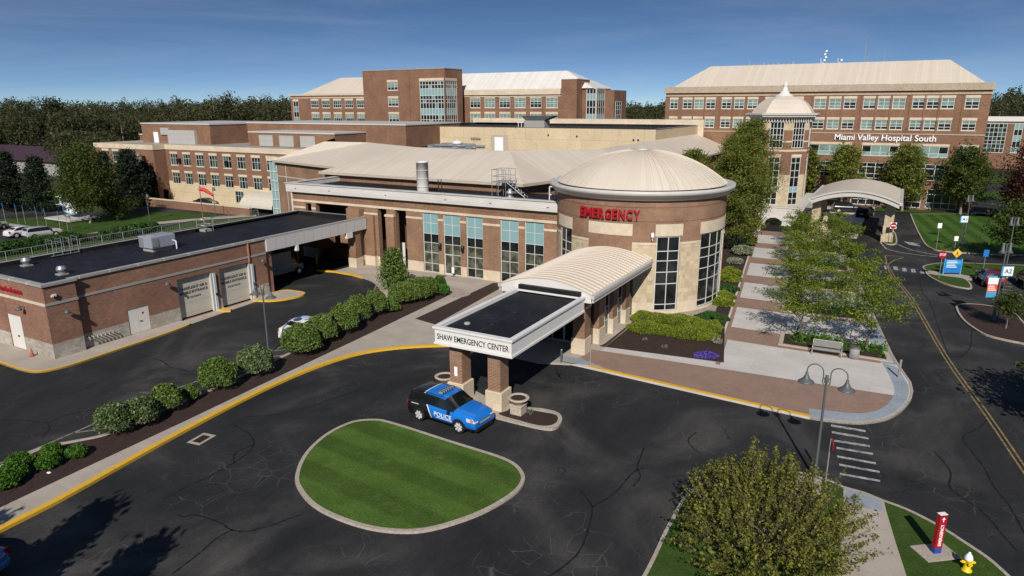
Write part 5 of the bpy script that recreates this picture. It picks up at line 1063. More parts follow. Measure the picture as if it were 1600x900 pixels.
mb = MB(); mb.box(-70.0, -66.1, 148, 155.3, 0, 23.4); mb.build('stair_tower', M['brick_far'], Q_)
mb = MB(); mb.box(-70.1, -66.0, 147.9, 155.4, 23.42, 23.6); mb.build('coping', M['trim'], Q_)
window(Q_, flat(-66.0, 150.9, 1, 0), 1.0, 3.4, 11.0, 21.5, 3, (0.15, 0.3, 0.45, 0.6, 0.75, 0.88), 0.16, 0.1, lambda i, c: 'g_teal' if i in (2, 5) else 'g_dark')
window(Q_, flat(-62.4, 151.0, 0, 1), 0.0, 4.9, 11.0, 21.5, 4, (0.15, 0.3, 0.45, 0.6, 0.75, 0.88), 0.16, 0.1, lambda i, c: 'g_teal' if i in (2, 5) else 'g_green')
window(Q_, flat(-60.0, 156, 0, 1), 0.5, 4.3, 11.0, 18.6, 3, (0.15, 0.3, 0.45, 0.6, 0.75, 0.88), 0.16, 0.0, ['g_dark', 'g_green'])
mb = MB(); hip(mb, q0 - 3, -63.2, vq + 0.6, vq + 13.2, 21.5, 25.7, 0, 9.3, 5.8); mb.build('roof', M['roof_w'], Q_)
mb = MB(); mb.box(q0 + 6, q0 + 26, vq - 12, vq - 0.02, 0, 11.5); mb.box(-125, -96, 136, 139.9, 0, 11.2); mb.box(-150, -121.7, 139, 151.9, 0, 10.8); mb.build('lower_block', M['brick_far'], Q_)

# ================================================================ SOUTH HOSPITAL BLOCK
P_ = thing('hospital_block', 'long four-storey brick hospital block with tan hipped roof and white name lettering', 'building', (-15, 145, 0))
vp = 138.3; p0, p1 = -42.5, 11.25
pf_ = flat(p0, vp, 1, 0); Sp = lambda u: u - p0
cols_u = [-41.5, -38.95, -36.75, -34.5, -31.7, -29.45, -27.1, -24.0, -21.7, -19.4, -16.6 + 0.35, -13.95, -11.55, -8.25, -5.9, -3.6, -0.55, 1.65, 3.85, 6.95 + 0.55]
cols_u = [-41.6, -39.05, -36.8, -34.55, -31.55, -29.2, -26.75, -23.6, -21.25, -18.9, -15.2, -12.75, -10.35, -7.25, -5.0, -2.75, 0.2, 2.3, 4.4, 7.75]
wid = [1.6] + [1.85] * 9 + [2.0] * 3 + [1.95] * 3 + [1.9] * 3 + [2.0]
W2 = []
for i, (u, w) in enumerate(zip(cols_u, wid)):
    W2.append((Sp(u), Sp(u) + w, 17.05, 18.75, i)); W2.append((Sp(u), Sp(u) + w, 13.55, 15.15, i + 1))
band = [(-15.35, -7.6, 9.0, 10.85), (-5.3, 2.0 - 0.3, 9.0, 10.85), (3.4 - 0.6, 9.4 - 0.6, 9.0, 10.85), (-24.5, -17, 9.0, 10.85)]
band = [(-15.35, -8.3, 9.0, 10.85), (-6.6, -0.8, 9.0, 10.85), (0.9, 6.5, 9.0, 10.85), (7.9, 10.6, 9.0, 10.85)]
low = [(-15.0, -9.6, 5.1, 7.9), (-6.8, -1.4, 5.1, 7.9), (0.6, 6.4, 5.1, 7.9), (-15.5, -9.6, 0.9, 3.4), (-1.8, 3.6, 0.35, 3.75), (4.3, 8.9, 0.35, 3.75), (-7.4, -2.4, 0.35, 3.75)]
opn = [(a, b, c, d) for a, b, c, d, i in W2] + [(Sp(a), Sp(b), c, d) for a, b, c, d in band + low]
mb = MB(); facade(mb, pf_, 0, p1 - p0, 0, 20.0, opn, 0.3, [(19.35, 19.6, 1)], 0); facade(mb, flat(p1, vp, 0, 1), 0, 20, 0, 20.0, [], 0.2, [], 0); facade(mb, flat(p0, vp + 20, 0, -1), 0, 20, 0, 20.0, [], 0.2, [], 0); mb.build('wall', [M['brick_far'], M['stone']], P_)
mb = MB(); mb.box(p0 - 0.25, p1 + 0.25, vp - 0.3, vp + 0.4, 20.0, 21.15); mb.box(p1 - 0.2, p1 + 0.3, vp + 0.4, vp + 20, 20.0, 21.15); mb.box(p0 - 0.25, p0 + 0.3, vp + 0.4, vp + 20, 20.0, 21.15); mb.box(p0, p1, vp - 0.14, vp - 0.002, 19.35, 19.55); mb.box(p0, p1, vp - 0.1, vp - 0.002, 12.75, 12.95); mb.build('cornice', noisy('old_limestone', (0.30, 0.24, 0.17), (0.44, 0.36, 0.27), 1.2, fine=5), P_)
for u in cols_u[3:]: mb = MB(); mb.box(u - 0.36, u - 0.22, vp - 0.09, vp - 0.002, 12.96, 19.3); mb.build('pilaster', M['brick_far'], P_)
rr = random.Random(3)
for a, b, c, d, i in W2:
    k = rr.random(); g = ['g_dark', 'g_dark', 'g_blind'] if k < 0.45 else (['g_blind'] * 3 if k < 0.8 else ['g_dark', 'g_blind', 'g_blind'])
    window(P_, pf_, a, b, c, d, 2, (0.32, 0.66), 0.11, 0.12, g, lintel=0.45, sill=0.12)
for a, b, c, d in band:
    window(P_, pf_, Sp(a), Sp(b), c, d, 4, (0.36,), 0.12, 0.12, lambda i, cc: 'g_teal' if i == 0 else ('g_blind' if (cc + int(a)) % 3 else 'g_dark'), lintel=0.42)
for a, b, c, d in low: window(P_, pf_, Sp(a), Sp(b), c, d, 4, (0.3, 0.72), 0.13, 0.12, lambda i, cc: 'g_dark' if (i + cc) % 4 else 'g_green')
mb = MB(); hip(mb, p0 + 1.0, p1 - 0.8, vp + 0.6, vp + 19, 21.0, 25.2, 5.5, 5.5, 7.0); mb.build('roof', M['roof'], P_)
lettering('Miami Valley Hospital South', 1.35, 15.6, (-3.35, vp - 0.12, 12.02), 0, M['signwhite'], P_, 'sign_lettering', 0.2, 0.014)
def antenna(x, y, z, h, lab, panels=0):
    t = thing('antenna', lab, 'antenna', (x, y, z)); mb = MB(); mb.tube([(x, y, z), (x, y, z + h)], [0.10, 0.04], 5); mb.build('mast', M['galv'], t)
    if panels:
        mb = MB()
        for k in range(panels): mb.box(x - 0.28 + 0.2 * (k % 2), x + 0.04 + 0.2 * (k % 2), y - 0.1, y + 0.1, z + 0.7 + k * 0.55, z + 1.0 + k * 0.55)
        mb.tube([(x, y, z + 0.2), (x - 0.8, y, z + 0.5), (x - 0.8, y, z + 1.2)], 0.05, 4); mb.build('panel', M['signwhite'], t)
antenna(-15.3, 150, 25.1, 2.7, 'short white mast stacked with antenna panels on the tan hospital roof', 4); antenna(-8.6, 150, 25.1, 4.9, 'tallest thin white antenna on the tan hospital roof'); antenna(-5.3, 150, 25.1, 3.4, 'rightmost thin antenna on the tan hospital roof'); antenna(-8.0, 151, 25.1, 1.9, 'short antenna just right of the tallest one on the tan hospital roof'); antenna(-12.4, 151, 25.1, 1.3, 'stubby antenna between the panel mast and the tallest antenna', 1)
mb = MB()
for k in range(10): mb.box(-29 + k * 0.9, -28.6 + k * 0.9, 148, 148.4, 25.1, 25.5 + 0.3 * (k % 3 == 0))
tag(mb.build('roof_vents', M['galv'], loc=(-25, 148, 25.1)), 'row of small pipe vents on the ridge of the tan hospital roof', 'vents')

# ================================================================ OCTAGONAL ENTRANCE TOWER
O_ = thing('entrance_tower', 'eight-sided brick and limestone entrance tower with domed cap and finial', 'tower', (-19.4, 131.3, 0))
ox, oy, ro = -19.3, 131.4, 5.1
pts8 = [(ox + ro * math.cos(rad(22.5 + 45 * k)), oy + ro * math.sin(rad(22.5 + 45 * k))) for k in range(8)]
wall = MB(); tw_ = []
for k in range(8):
    a, b = pts8[k], pts8[(k + 1) % 8]; L_ = math.hypot(b[0] - a[0], b[1] - a[1]); dx, dy = (b[0] - a[0]) / L_, (b[1] - a[1]) / L_
    fn = flat(a[0], a[1], dx, dy); m = L_ / 2
    op = [(m - 0.95, m + 0.95, 0.9, 9.1), (m - 1.15, m + 1.15, 10.6, 15.0)]
    facade(wall, fn, 0, L_, 0, 15.3, op, 0.2, [(0, 6.1, 1), (10.05, 10.35, 2), (11.6, 11.85, 2), (13.6, 15.3, 1)], 0); tw_.append((fn, op, L_))
wall.build('wall', [M['brick_far'], M['stone_b'], M['stone']], O_)
for fn, op, L_ in tw_:
    if fn(0, 0)[1] > oy + 3 and fn(L_, 0)[1] > oy + 3: continue
    window(O_, fn, *op[0], 2, (0.13, 0.27, 0.38, 0.58, 0.72, 0.88), 0.12, 0.08, lambda i, c: 'g_teal' if i == 2 else 'g_dark', lintel=0.45)
    window(O_, fn, *op[1], 4, (0.3, 0.5, 0.75), 0.12, 0.08, ['g_dark'])
mb = MB(); fr = MB()
for k in range(8):
    a, b = pts8[k], pts8[(k + 1) % 8]; L_ = math.hypot(b[0] - a[0], b[1] - a[1]); fn = flat(a[0], a[1], (b[0] - a[0]) / L_, (b[1] - a[1]) / L_)
    for j in range(9): fbox(fr, fn, 0.05 + j * (L_ - 0.25) / 8, 0.2 + j * (L_ - 0.25) / 8, 15.0, 15.75, -0.35, -0.2)
    fbox(fr, fn, -0.1, L_ + 0.1, 15.72, 15.8, -0.4, -0.15)
fr.build('bracket', M['frame'], O_)
oct_ = lambda r, z: [(ox + r * math.cos(rad(22.5 + 45 * k)), oy + r * math.sin(rad(22.5 + 45 * k)), z) for k in range(8)]
def loft8(mb, rings, mi=0):
    for (r0, z0), (r1, z1) in zip(rings, rings[1:]):
        A, B_ = oct_(r0, z0), oct_(r1, z1)
        for k in range(8): j = (k + 1) % 8; mb.face([A[k], A[j], B_[j], B_[k]], mi)
mb = MB(); loft8(mb, [(4.9, 15.3), (5.9, 15.8), (6.15, 15.8), (6.15, 16.1), (6.35, 16.1), (6.35, 16.35), (5.2, 16.4)]); mb.build('cornice', M['gutter'], O_)
mb = MB(); loft8(mb, [(5.3, 16.38), (4.9, 17.1), (4.2, 17.9), (3.3, 18.6), (2.2, 19.05), (1.5, 19.2)]); o = mb.build('cap_roof', M['vault'], O_); mb = MB(); mb.lathe([(1.6, 19.15), (1.3, 19.35), (0.8, 19.7), (0.5, 20.2), (0.35, 20.7), (0.25, 20.8), (0.42, 20.95), (0.42, 21.15), (0.2, 21.35), (0.12, 21.5), (0, 21.9)], (ox, oy, 0), 16); mb.build('finial', M['trim'], o)
# ramp-like link roof and low white wall beside it
mb = MB(); mb.hexa([(-15.0, 120.8, 0.1), (-13.4, 120.8, 0.1), (-12.2, 134.5, 0.1), (-14.4, 134.5, 0.1), (-15.0, 120.8, 1.2), (-13.4, 120.8, 1.2), (-12.2, 134.5, 2.4), (-14.4, 134.5, 2.4)]); tag(mb.build('link_wall', M['gutter'], loc=(-14, 128, 0)), 'sloping grey wall between the octagonal tower and the arched canopy', 'wall')
mb = MB(); mb.box(-19.8, -8.9, 116.0, 116.9, 0.1, 1.9); mb.box(-19.9, -8.8, 115.9, 117.0, 1.9, 2.1); tag(mb.build('planter_wall', M['gutter'], loc=(-14, 116, 0)), 'long pale wall at the far end of the plaza below the octagonal tower', 'wall')
mb = MB(); mb.box(-19.0, -12.6, 108.0, 108.6, 0.1, 1.0); tag(mb.build('planter_wall', M['gutter'], loc=(-16, 108, 0)), 'middle pale wall crossing the far plaza walkway', 'wall')
mb = MB(); mb.box(-16.9, -11.8, 104.0, 104.3, 0.1, 1.0, 0); mb.box(-17.3, -16.85, 103.8, 104.5, 0.1, 1.6, 1); tag(mb.build('planter_wall', [M['black'], M['stone']], loc=(-14, 104, 0)), 'dark low wall with limestone end post across the end of the walkway', 'wall')

# ================================================================ PORTE COCHERE
X_ = thing('porte_cochere', 'arched tan-roofed drive-through canopy on limestone piers before the hospital block', 'canopy', (-5, 110, 0))
xl, xr, y0, y1 = -10.2, 0.35, 101.6, 118.5; zl = 5.55; ris = 1.25
def arc2(u): t = (u - xl) / (xr - xl) * 2 - 1; return zl + ris * (1 - t * t)
us2 = [xl + (xr - xl) * k / 20 for k in range(21)]; mb = MB()
for a, b in zip(us2, us2[1:]): mb.shared([(a, y0, arc2(a)), (b, y0, arc2(b)), (b, y1, arc2(b)), (a, y1, arc2(a))], [(0, 1, 2, 3)], 0, True)
mb.build('roof', M['vault'], X_); mb = MB()
for a, b in zip(us2, us2[1:]):
    za_, zb_ = arc2(a), arc2(b); mb.hexa([(a, y0 - 0.25, za_ - 0.75), (b, y0 - 0.25, zb_ - 0.75), (b, y0 + 0.1, zb_ - 0.75), (a, y0 + 0.1, za_ - 0.75), (a, y0 - 0.25, za_ - 0.12), (b, y0 - 0.25, zb_ - 0.12), (b, y0 + 0.1, zb_ - 0.12), (a, y0 + 0.1, za_ - 0.12)])
    mb.hexa([(a, y0 - 0.42, za_ - 0.14), (b, y0 - 0.42, zb_ - 0.14), (b, y0 + 0.1, zb_ - 0.14), (a, y0 + 0.1, za_ - 0.14), (a, y0 - 0.42, za_ + 0.1), (b, y0 - 0.42, zb_ + 0.1), (b, y0 + 0.1, zb_ + 0.1), (a, y0 + 0.1, za_ + 0.1)])
mb.box(xr, xr + 0.35, y0 - 0.3, y1, zl - 0.35, zl + 0.05); mb.box(xl - 0.35, xl, y0 - 0.3, y1, zl - 0.35, zl + 0.05); mb.build('fascia', M['gutter'], X_); mb = MB()
for a, b in zip(us2, us2[1:]): mb.face([(a, y0 + 0.1, arc2(a) - 0.75), (a, y1, arc2(a) - 0.75), (b, y1, arc2(b) - 0.75), (b, y0 + 0.1, arc2(b) - 0.75)])
mb.build('soffit', M['soffit'], X_)
for x in (-0.6, -9.6):
    for y in (103.2, 111.5):
        mb = MB(); mb.box(x - 0.55, x + 0.55, y, y + 1.5, 1.0, arc2(x) - 0.75, 0); mb.box(x - 0.7, x + 0.7, y - 0.15, y + 1.65, 0.0, 1.0, 0); mb.build('pier', M['stone_b'], X_)
mb = MB(); mb.box(-10.4, -8.2, 105.5, 107.5, 0, 3.2, 0); mb.box(-9.6, -8.8, 105.45, 105.5, 1.9, 2.9, 1); mb.build('kiosk_wall', [M['stone'], M['black']], X_)

# ================================================================ OTHER BUILDINGS
F_ = thing('office_building', 'distant brick and glass office building at the right edge beyond the hospital block', 'building', (23, 250, 0))
fx, fy = 18.6, 238.0; ff = flat(fx, fy, 1, 0)
mb = MB(); facade(mb, ff, 0, 22, 0, 12.9, [(0.6, 5.6, 4.4, 12.4), (7.2, 9.2, 4.4, 12.4)], 0.2, [(12.4, 12.9, 1)], 0); facade(mb, flat(fx, fy + 20, 0, -1), 0, 20, 0, 13.2, [], 0.2, [], 0); mb.prism([(fx, fy), (fx + 22, fy), (fx + 22, fy + 20), (fx, fy + 20)], 12.8, 13.0, 1); mb.build('wall', [M['brick_far'], M['stone']], F_)
mb = MB(); mb.box(fx - 0.2, fx + 10.2, fy - 0.5, fy - 0.02, 12.95, 14.3); mb.box(fx + 10.2, fx + 10.9, fy - 0.6, fy, 3, 14.2); mb.build('parapet', M['trim'], F_)
window(F_, ff, 0.6, 5.6, 4.4, 12.4, 5, (0.15, 0.3, 0.42, 0.55, 0.7, 0.85), 0.14, 0.1, lambda i, c: 'g_green' if (i + c) % 3 else 'g_dark'); window(F_, ff, 7.2, 9.2, 4.4, 12.4, 2, (0.2, 0.4, 0.6, 0.8), 0.14, 0.1, ['g_teal', 'g_dark'])
S__ = thing('storage_shed', 'low tan shed with maroon metal gable roof beyond the trees at the left', 'shed', (-215, 112, 0))
sa, sb = G(36, 285), G(110, 278)
sx0, sx1, sy0, sy1 = -236, -190, 101, 115
mb = MB(); mb.box(sx0, sx1, sy0, sy1, -1, 4.0, 0); mb.face([(sx0, sy0, 4), (sx0, (sy0 + sy1) / 2, 6.7), (sx0, sy1, 4)], 0); mb.face([(sx1, sy0, 4), (sx1, sy1, 4), (sx1, (sy0 + sy1) / 2, 6.7)], 0); mb.build('wall', M['tanwall'], S__)
mb = MB(); ym = (sy0 + sy1) / 2
for a, b in (((sy0 - 0.8), 3.75), ((sy1 + 0.8), 3.75)): mb.face([(sx0 - .8, a, b), (sx1 + .8, a, b), (sx1 + .8, ym, 6.95), (sx0 - .8, ym, 6.95)])
mb.build('roof', M['redroof'], S__); mb = MB(); mb.box(sx0 + 2, sx1 - 2, sy0 - 0.1, sy0, 0, 3); mb.build('door', M['cap'], S__)
# ================================================================ PLANTS
def leaf_faces(cent, size, r_, flat_=0.0, elong=1.5):
    """numpy arrays of quads, one leaf or leaf spray each"""
    n = len(cent); nrm = r_.normal(size=(n, 3)); nrm[:, 2] = np.abs(nrm[:, 2]) + flat_; nrm /= np.linalg.norm(nrm, axis=1)[:, None]
    t = r_.normal(size=(n, 3)); t -= nrm * (t * nrm).sum(1)[:, None]; t /= np.linalg.norm(t, axis=1)[:, None]; b = np.cross(nrm, t)
    s = (size * r_.uniform(0.6, 1.3, n))[:, None]; t = t * s * 0.5 * elong; b = b * s * 0.5
    V = np.stack([cent - t, cent - b * 0.9 + t * 0.1, cent + t, cent + b * 0.9 + t * 0.1], 1).reshape(-1, 3); return V
def leaf_object(name, cent, size, mat, parent, org, seed=1, flat_=0.0, elong=1.5):
    r_ = np.random.default_rng(seed); V = leaf_faces(np.asarray(cent), size, r_, flat_, elong) - np.array(org)
    n = len(V) // 4; me = D.meshes.new(name); me.vertices.add(len(V)); me.vertices.foreach_set('co', V.astype(np.float32).ravel())
    me.loops.add(n * 4); me.loops.foreach_set('vertex_index', np.arange(n * 4, dtype=np.int32)); me.polygons.add(n)
    me.polygons.foreach_set('loop_start', np.arange(0, n * 4, 4, dtype=np.int32)); me.update(calc_edges=True); me.validate(); me.materials.append(mat)
    o = D.objects.new(name, me); COL.objects.link(o)
    if parent is not None: o.parent = parent
    else: o.location = org
    return o
def limb(mb, p, d, length, r, r_, bend=0.25, up=0.1, n=5):
    """a crooked tapering limb; returns its points"""
    pts = [Vector(p)]; d = Vector(d).normalized(); rs = [r]
    for k in range(n):
        d = (d + Vector(r_.normal(size=3) * bend * 0.5) + Vector((0, 0, up))).normalized(); pts.append(pts[-1] + d * length / n); rs.append(r * (1 - 0.8 * (k + 1) / n))
    mb.tube(pts, rs, 5 if r < 0.05 else 7, caps=False); return pts
def make_tree(name, label, h, rad_, base, nl, ls, lm, bm, seed, shape='round', trunk_r=0.12, limbs=12, sub=4, cat='tree', group=None, spread=0.28, loc=(0, 0, 0), layered=False, lean=0.0, extra=0.3, flat_=0.3):
    """tapered trunk, limbs and twigs; leaves sit in clumps along the twigs so the crown keeps gaps"""
    r_ = np.random.default_rng(seed); t = thing(name, label, cat, (0, 0, 0), group); tb = MB(); tips = []
    top = base + (h - base) * (0.55 if shape in ('round', 'spread', 'vase') else 0.93)
    tr = [(lean * (k / 5) ** 2 * h + r_.normal() * 0.02 * h * (k > 0), r_.normal() * 0.015 * h * (k > 0), top * k / 5) for k in range(6)]
    tb.tube(tr, [trunk_r * (1.25 if k == 0 else 1 - 0.14 * k) for k in range(6)], 9)
    def prof(z):
        f = (z - base) / max(0.01, h - base); f = min(max(f, 0), 1)
        if shape == 'cone': return rad_ * (1 - f) ** 0.8 * (0.55 + 0.45 * min(1, f * 6))
        if shape == 'column': return rad_ * math.sin(math.pi * min(1, 0.12 + 0.88 * f) ) ** 0.55
        if shape == 'spread': return rad_ * math.sin(math.pi * min(0.97, 0.25 + 0.72 * f)) ** 0.6
        if shape == 'vase': return rad_ * (0.55 + 0.65 * f - 0.75 * max(0, f - 0.55) ** 1.2 * 1.6)
        return rad_ * math.sin(math.pi * min(0.985, 0.14 + 0.84 * f)) ** 0.7
    for i in range(limbs):
        f = (i + 0.5) / limbs; a = i * 2.399 + r_.normal() * 0.3
        z0 = (base * 0.8 + (top - base * 0.8) * f) if shape in ('cone', 'column') else (base * 0.75 + (top - base * 0.75) * min(1, f * 1.05))
        k = min(5, z0 / top * 5); k0 = int(min(4, k)); fr = k - k0; p = [tr[k0][j] * (1 - fr) + tr[k0 + 1][j] * fr for j in range(3)]
        zt = base + (h - base) * (f ** 0.85 * 0.9 + 0.08 + r_.normal() * 0.05); zt = min(zt, h * 0.99)
        rt = prof(zt) * (0.9 + 0.16 * r_.normal()); tgt = Vector((math.cos(a) * rt + tr[k0][0], math.sin(a) * rt + tr[k0][1], zt))
        d = tgt - Vector(p); L_ = d.length; P_ = limb(tb, p, d, L_, trunk_r * 0.42 * (1.1 - 0.6 * f), r_, 0.16, -0.02 if shape == 'cone' else 0.02)
        for j in range(sub):
            q_ = P_[min(len(P_) - 1, 2 + j * (len(P_) - 2) // sub)]; ad = Vector(r_.normal(size=3)); ad.z = ad.z * (0.25 if layered else 0.7) + (0.0 if shape == 'cone' else 0.15)
            Q_ = limb(tb, q_, d.normalized() * 0.6 + ad, L_ * 0.42, trunk_r * 0.13, r_, 0.3, 0.02, 3); tips += [Q_[1], Q_[2], Q_[3]]
        tips += P_[2:]
    # fill points inside the crown volume
    nf = int(len(tips) * extra)
    for _ in range(nf):
        z = base + (h - base) * r_.uniform(0.03, 0.99); a = r_.uniform(0, 6.283); rr_ = prof(z) * math.sqrt(r_.uniform(0.25, 1.05)); tips.append(Vector((rr_ * math.cos(a), rr_ * math.sin(a), z)))
    tips = np.array([p[:] for p in tips]); n = len(tips); w = r_.uniform(0.3, 1.7, n); w /= w.sum(); idx = r_.choice(n, nl, p=w)
    sg = np.array([spread, spread, spread * (0.38 if layered else 0.75)]) * rad_ * 0.5
    cent = tips[idx] + r_.normal(size=(nl, 3)) * sg; cent = cent[cent[:, 2] > base * 0.45]
    tb.build('trunk', bm, t, uv=False); leaf_object('crown', cent, ls, lm, t, (0, 0, 0), seed, flat_)
    t.location = loc; return t
def place(t, x, y, z=0.1, rz=0.0, sc=1.0, label=None):
    c = copy_tree(t, None, (x, y, z), rz, label, sc); return c

# plaza honey locusts: five rows of two
locust = [make_tree('honey_locust', 'x', 4.7, 2.75, 1.6, 5000, 0.115, LF['locust'], M['bark'], 40 + i, 'spread', 0.10, 11, 6, layered=True, spread=0.18, extra=0.06, group='young honey locusts in the plaza planters', flat_=0.8) for i in range(3)]
rows = ['front', 'second', 'third', 'fourth', 'last']
lab = {(0, 0): 'thin-leaved light green tree standing behind the metal bench', (0, 1): 'light green tree beside the waste bin at the roadside end of the front planter'}
k_ = 0
for k in range(5):
    for c in range(2):
        ul, ur0, ur1, v0, v1 = PLANT[k]; x = ul + 1.35 if c == 0 else ur1 - 1.15; y = (v0 + v1) / 2 + 0.4
        L2 = lab.get((k, c), 'airy light green plaza tree, %s row from the bench, %s side' % (rows[k], 'walkway' if c == 0 else 'roadside'))
        src = locust[(k + c * 2) % 3]
        if k_ < 3 and False: pass
        place(src, x, y, 0.15, k * 1.3 + c * 2.2, (1.0, 1.0, 1.0) if k else ((1, 1, 0.98) if c == 0 else (0.98, 0.98, 1.08)), L2); k_ += 1
def discard(t):
    for ch in list(t.children): discard(ch)
    D.objects.remove(t)
for t in locust: discard(t)
# planter greenery
def perennials(name, pts, mat, h, nl, ls, label, cat, seed, group=None, spread=0.16):
    r_ = np.random.default_rng(seed); x0 = np.mean([p[0] for p in pts]); y0 = np.mean([p[1] for p in pts]); P_ = np.array(pts); idx = r_.integers(0, len(P_), nl)
    c = np.zeros((nl, 3)); c[:, :2] = P_[idx, :2] + r_.normal(size=(nl, 2)) * spread; c[:, 2] = 0.15 + h * np.abs(r_.normal(size=nl)) * 0.5
    o = leaf_object(name, c, ls, mat, None, (x0, y0, 0.12), seed, 0.0, 2.2); return tag(o, label, cat, group, 'stuff')
for k, (ul, ur0, ur1, v0, v1) in enumerate(PLANT):
    r_ = np.random.default_rng(70 + k); pts = []
    for _ in range(46 if k == 0 else 70): s_ = r_.uniform(0.05, 0.97); pts.append((ul + 0.4 + (ur0 - ul - 0.9) * s_, (v1 - 0.6 if r_.uniform() < 0.45 else v0 + 0.7 + (v1 - v0 - 1.3) * r_.uniform()) + r_.normal() * 0.12))
    perennials('perennials', pts, LF['bright'] if k == 0 else LF['cover'], 0.5, 1500 if k == 0 else 1300, 0.13, 'leafy green perennials in the %s plaza planter' % ['front', 'second', 'third', 'fourth', 'last'][k], 'plants', 80 + k)

# big pears beside the rotunda
for i, (x, y, h, r, lb) in enumerate([(-17.6, 90.5, 14.2, 4.0, 'tall dense green tree nearest the rotunda beside the plaza walkway'), (-19.0, 99.5, 15.6, 4.2, 'tallest dense green tree by the walkway, behind the one nearest the rotunda'), (-21.8, 84.0, 12.4, 3.2, 'dense green tree half hidden behind the rotunda dome')]):
    make_tree('pear_tree', lb, h, r * 0.9, 1.3, 38000, 0.15, LF['pear'], M['bark'], 120 + i, 'column', 0.22, 40, 6, spread=0.20, extra=0.35, loc=(x, y, 0.1), flat_=0.2)
# hospital trees
for i, (x, y, h, r, lb) in enumerate([(-8.3, 133.6, 10.6, 3.6, 'rounded green tree in front of the hospital wall below the first name letters'), (0.9, 134.9, 11.0, 3.9, 'rounded green tree in front of the hospital wall below the middle of the name'), (9.4, 135.3, 10.9, 3.8, 'rounded green tree at the right end of the hospital wall'), (-14.6, 136.6, 9.6, 1.9, 'narrow green tree just right of the octagonal tower')]):
    make_tree('street_tree', lb, h, r * 0.82, 2.2, 14000, 0.22, LF['pear'] if i != 2 else LF['maple'], M['bark_l'], 140 + i, 'round', 0.2, 24, 6, spread=0.24, extra=0.3, loc=(x, y, 0.1))
make_tree('street_tree', 'wide light green tree over the striped lawn at the right edge', 7.2, 3.9, 2.0, 14000, 0.19, LF['maple'], M['bark'], 151, 'spread', 0.16, 15, 6, spread=0.4, extra=0.4, loc=(14.6, 96.8, 0.1), layered=True)
make_tree('red_maple', 'dark red-leaved tree at the right edge beyond the striped lawn', 11.2, 4.2, 1.8, 18000, 0.22, LF['redmaple'], M['bark'], 152, 'round', 0.2, 18, 5, spread=0.4, extra=0.5, loc=(18.3, 131.0, 0.1))
make_tree('sapling', 'small staked round sapling in the mulch island by the A2 sign', 3.0, 1.0, 1.3, 2200, 0.12, LF['maple'], M['bark_l'], 153, 'round', 0.04, 9, 4, spread=0.5, extra=0.6, loc=(*G(1571, 515), 0.1))
# large budding tree bottom centre
def shoot_tree(name, label, loc, h, rad_, seed, lm, bm, nshoot=760, per=46, ls=0.075):
    r_ = np.random.default_rng(seed); t = thing(name, label, 'tree'); tb = MB(); C = []; mains = []
    for k in range(5): a = k * 1.3 + r_.normal() * 0.2; mains.append(limb(tb, (0.1 * math.cos(a), 0.1 * math.sin(a), 0), (math.cos(a) * 0.55, math.sin(a) * 0.55, 1.0), h * 0.5, 0.085, r_, 0.2, 0.05, 6))
    secs = []
    for m_ in mains:
        for j in range(9):
            q_ = m_[1 + j % 6]; a = r_.uniform(0, 6.28); secs.append(limb(tb, q_, (math.cos(a), math.sin(a), 0.35 + 0.5 * r_.uniform()), rad_ * r_.uniform(0.5, 0.8), 0.032, r_, 0.25, 0.10, 6))
    for i in range(nshoot):
        # ends lie through an uneven dome; each shoot curves up and out towards its end
        a = r_.uniform(0, 6.283); f = math.sqrt(r_.uniform(0.0, 1.0)); lump = 1 + 0.10 * math.sin(3 * a + 1) + 0.07 * math.sin(7 * a) + 0.05 * r_.normal()
        zt = h * (1 - 0.62 * f ** 2.2) * (0.95 + 0.07 * math.sin(5 * a + 8 * f) + 0.06 * r_.normal()); e_ = Vector((math.cos(a) * f * rad_ * lump, math.sin(a) * f * rad_ * lump, max(0.5, zt)))
        if r_.uniform() < 0.35: e_ *= r_.uniform(0.6, 0.92)
        s_ = secs[r_.integers(len(secs))]; cand = min((secs[r_.integers(len(secs))] for _ in range(7)), key=lambda w: (w[4] - e_).length); b_ = cand[3]
        d_ = (e_ - b_); L_ = min(d_.length, r_.uniform(1.0, 1.7)); up_ = Vector((e_.x * 0.16, e_.y * 0.16, 1.0)).normalized(); s0_ = e_ - (d_.normalized() * 0.45 + up_ * 0.55).normalized() * L_
        pts = [s0_, s0_.lerp(e_, 0.5) + Vector((0, 0, -0.06)) + Vector(r_.normal(size=3) * 0.04), e_]; tb.tube(pts, [0.011, 0.008, 0.003], 3, caps=False)
        n = int(per * r_.uniform(0.5, 1.4)); tt = r_.uniform(0.12, 1.04, n) ** 0.8; P0 = np.array(pts[0]); P1 = np.array(pts[1]); P2 = np.array(pts[2])
        pp = ((1 - tt) ** 2)[:, None] * P0 + (2 * tt * (1 - tt))[:, None] * P1 + (tt ** 2)[:, None] * P2; C.append(pp + r_.normal(size=(n, 3)) * 0.055)
    tb.build('trunk', bm, t, uv=False); C = np.concatenate(C); C = C[C[:, 2] > 0.3]; leaf_object('crown', C, ls, lm, t, (0, 0, 0), seed, 0.3, 1.5); t.location = loc; return t
shoot_tree('crabapple_tree', 'large budding crabapple with yellow-green leaves on the lower island', (-2.95, 25.6, 0.1), 4.75, 3.75, 160, LF['bud'], M['bark'])
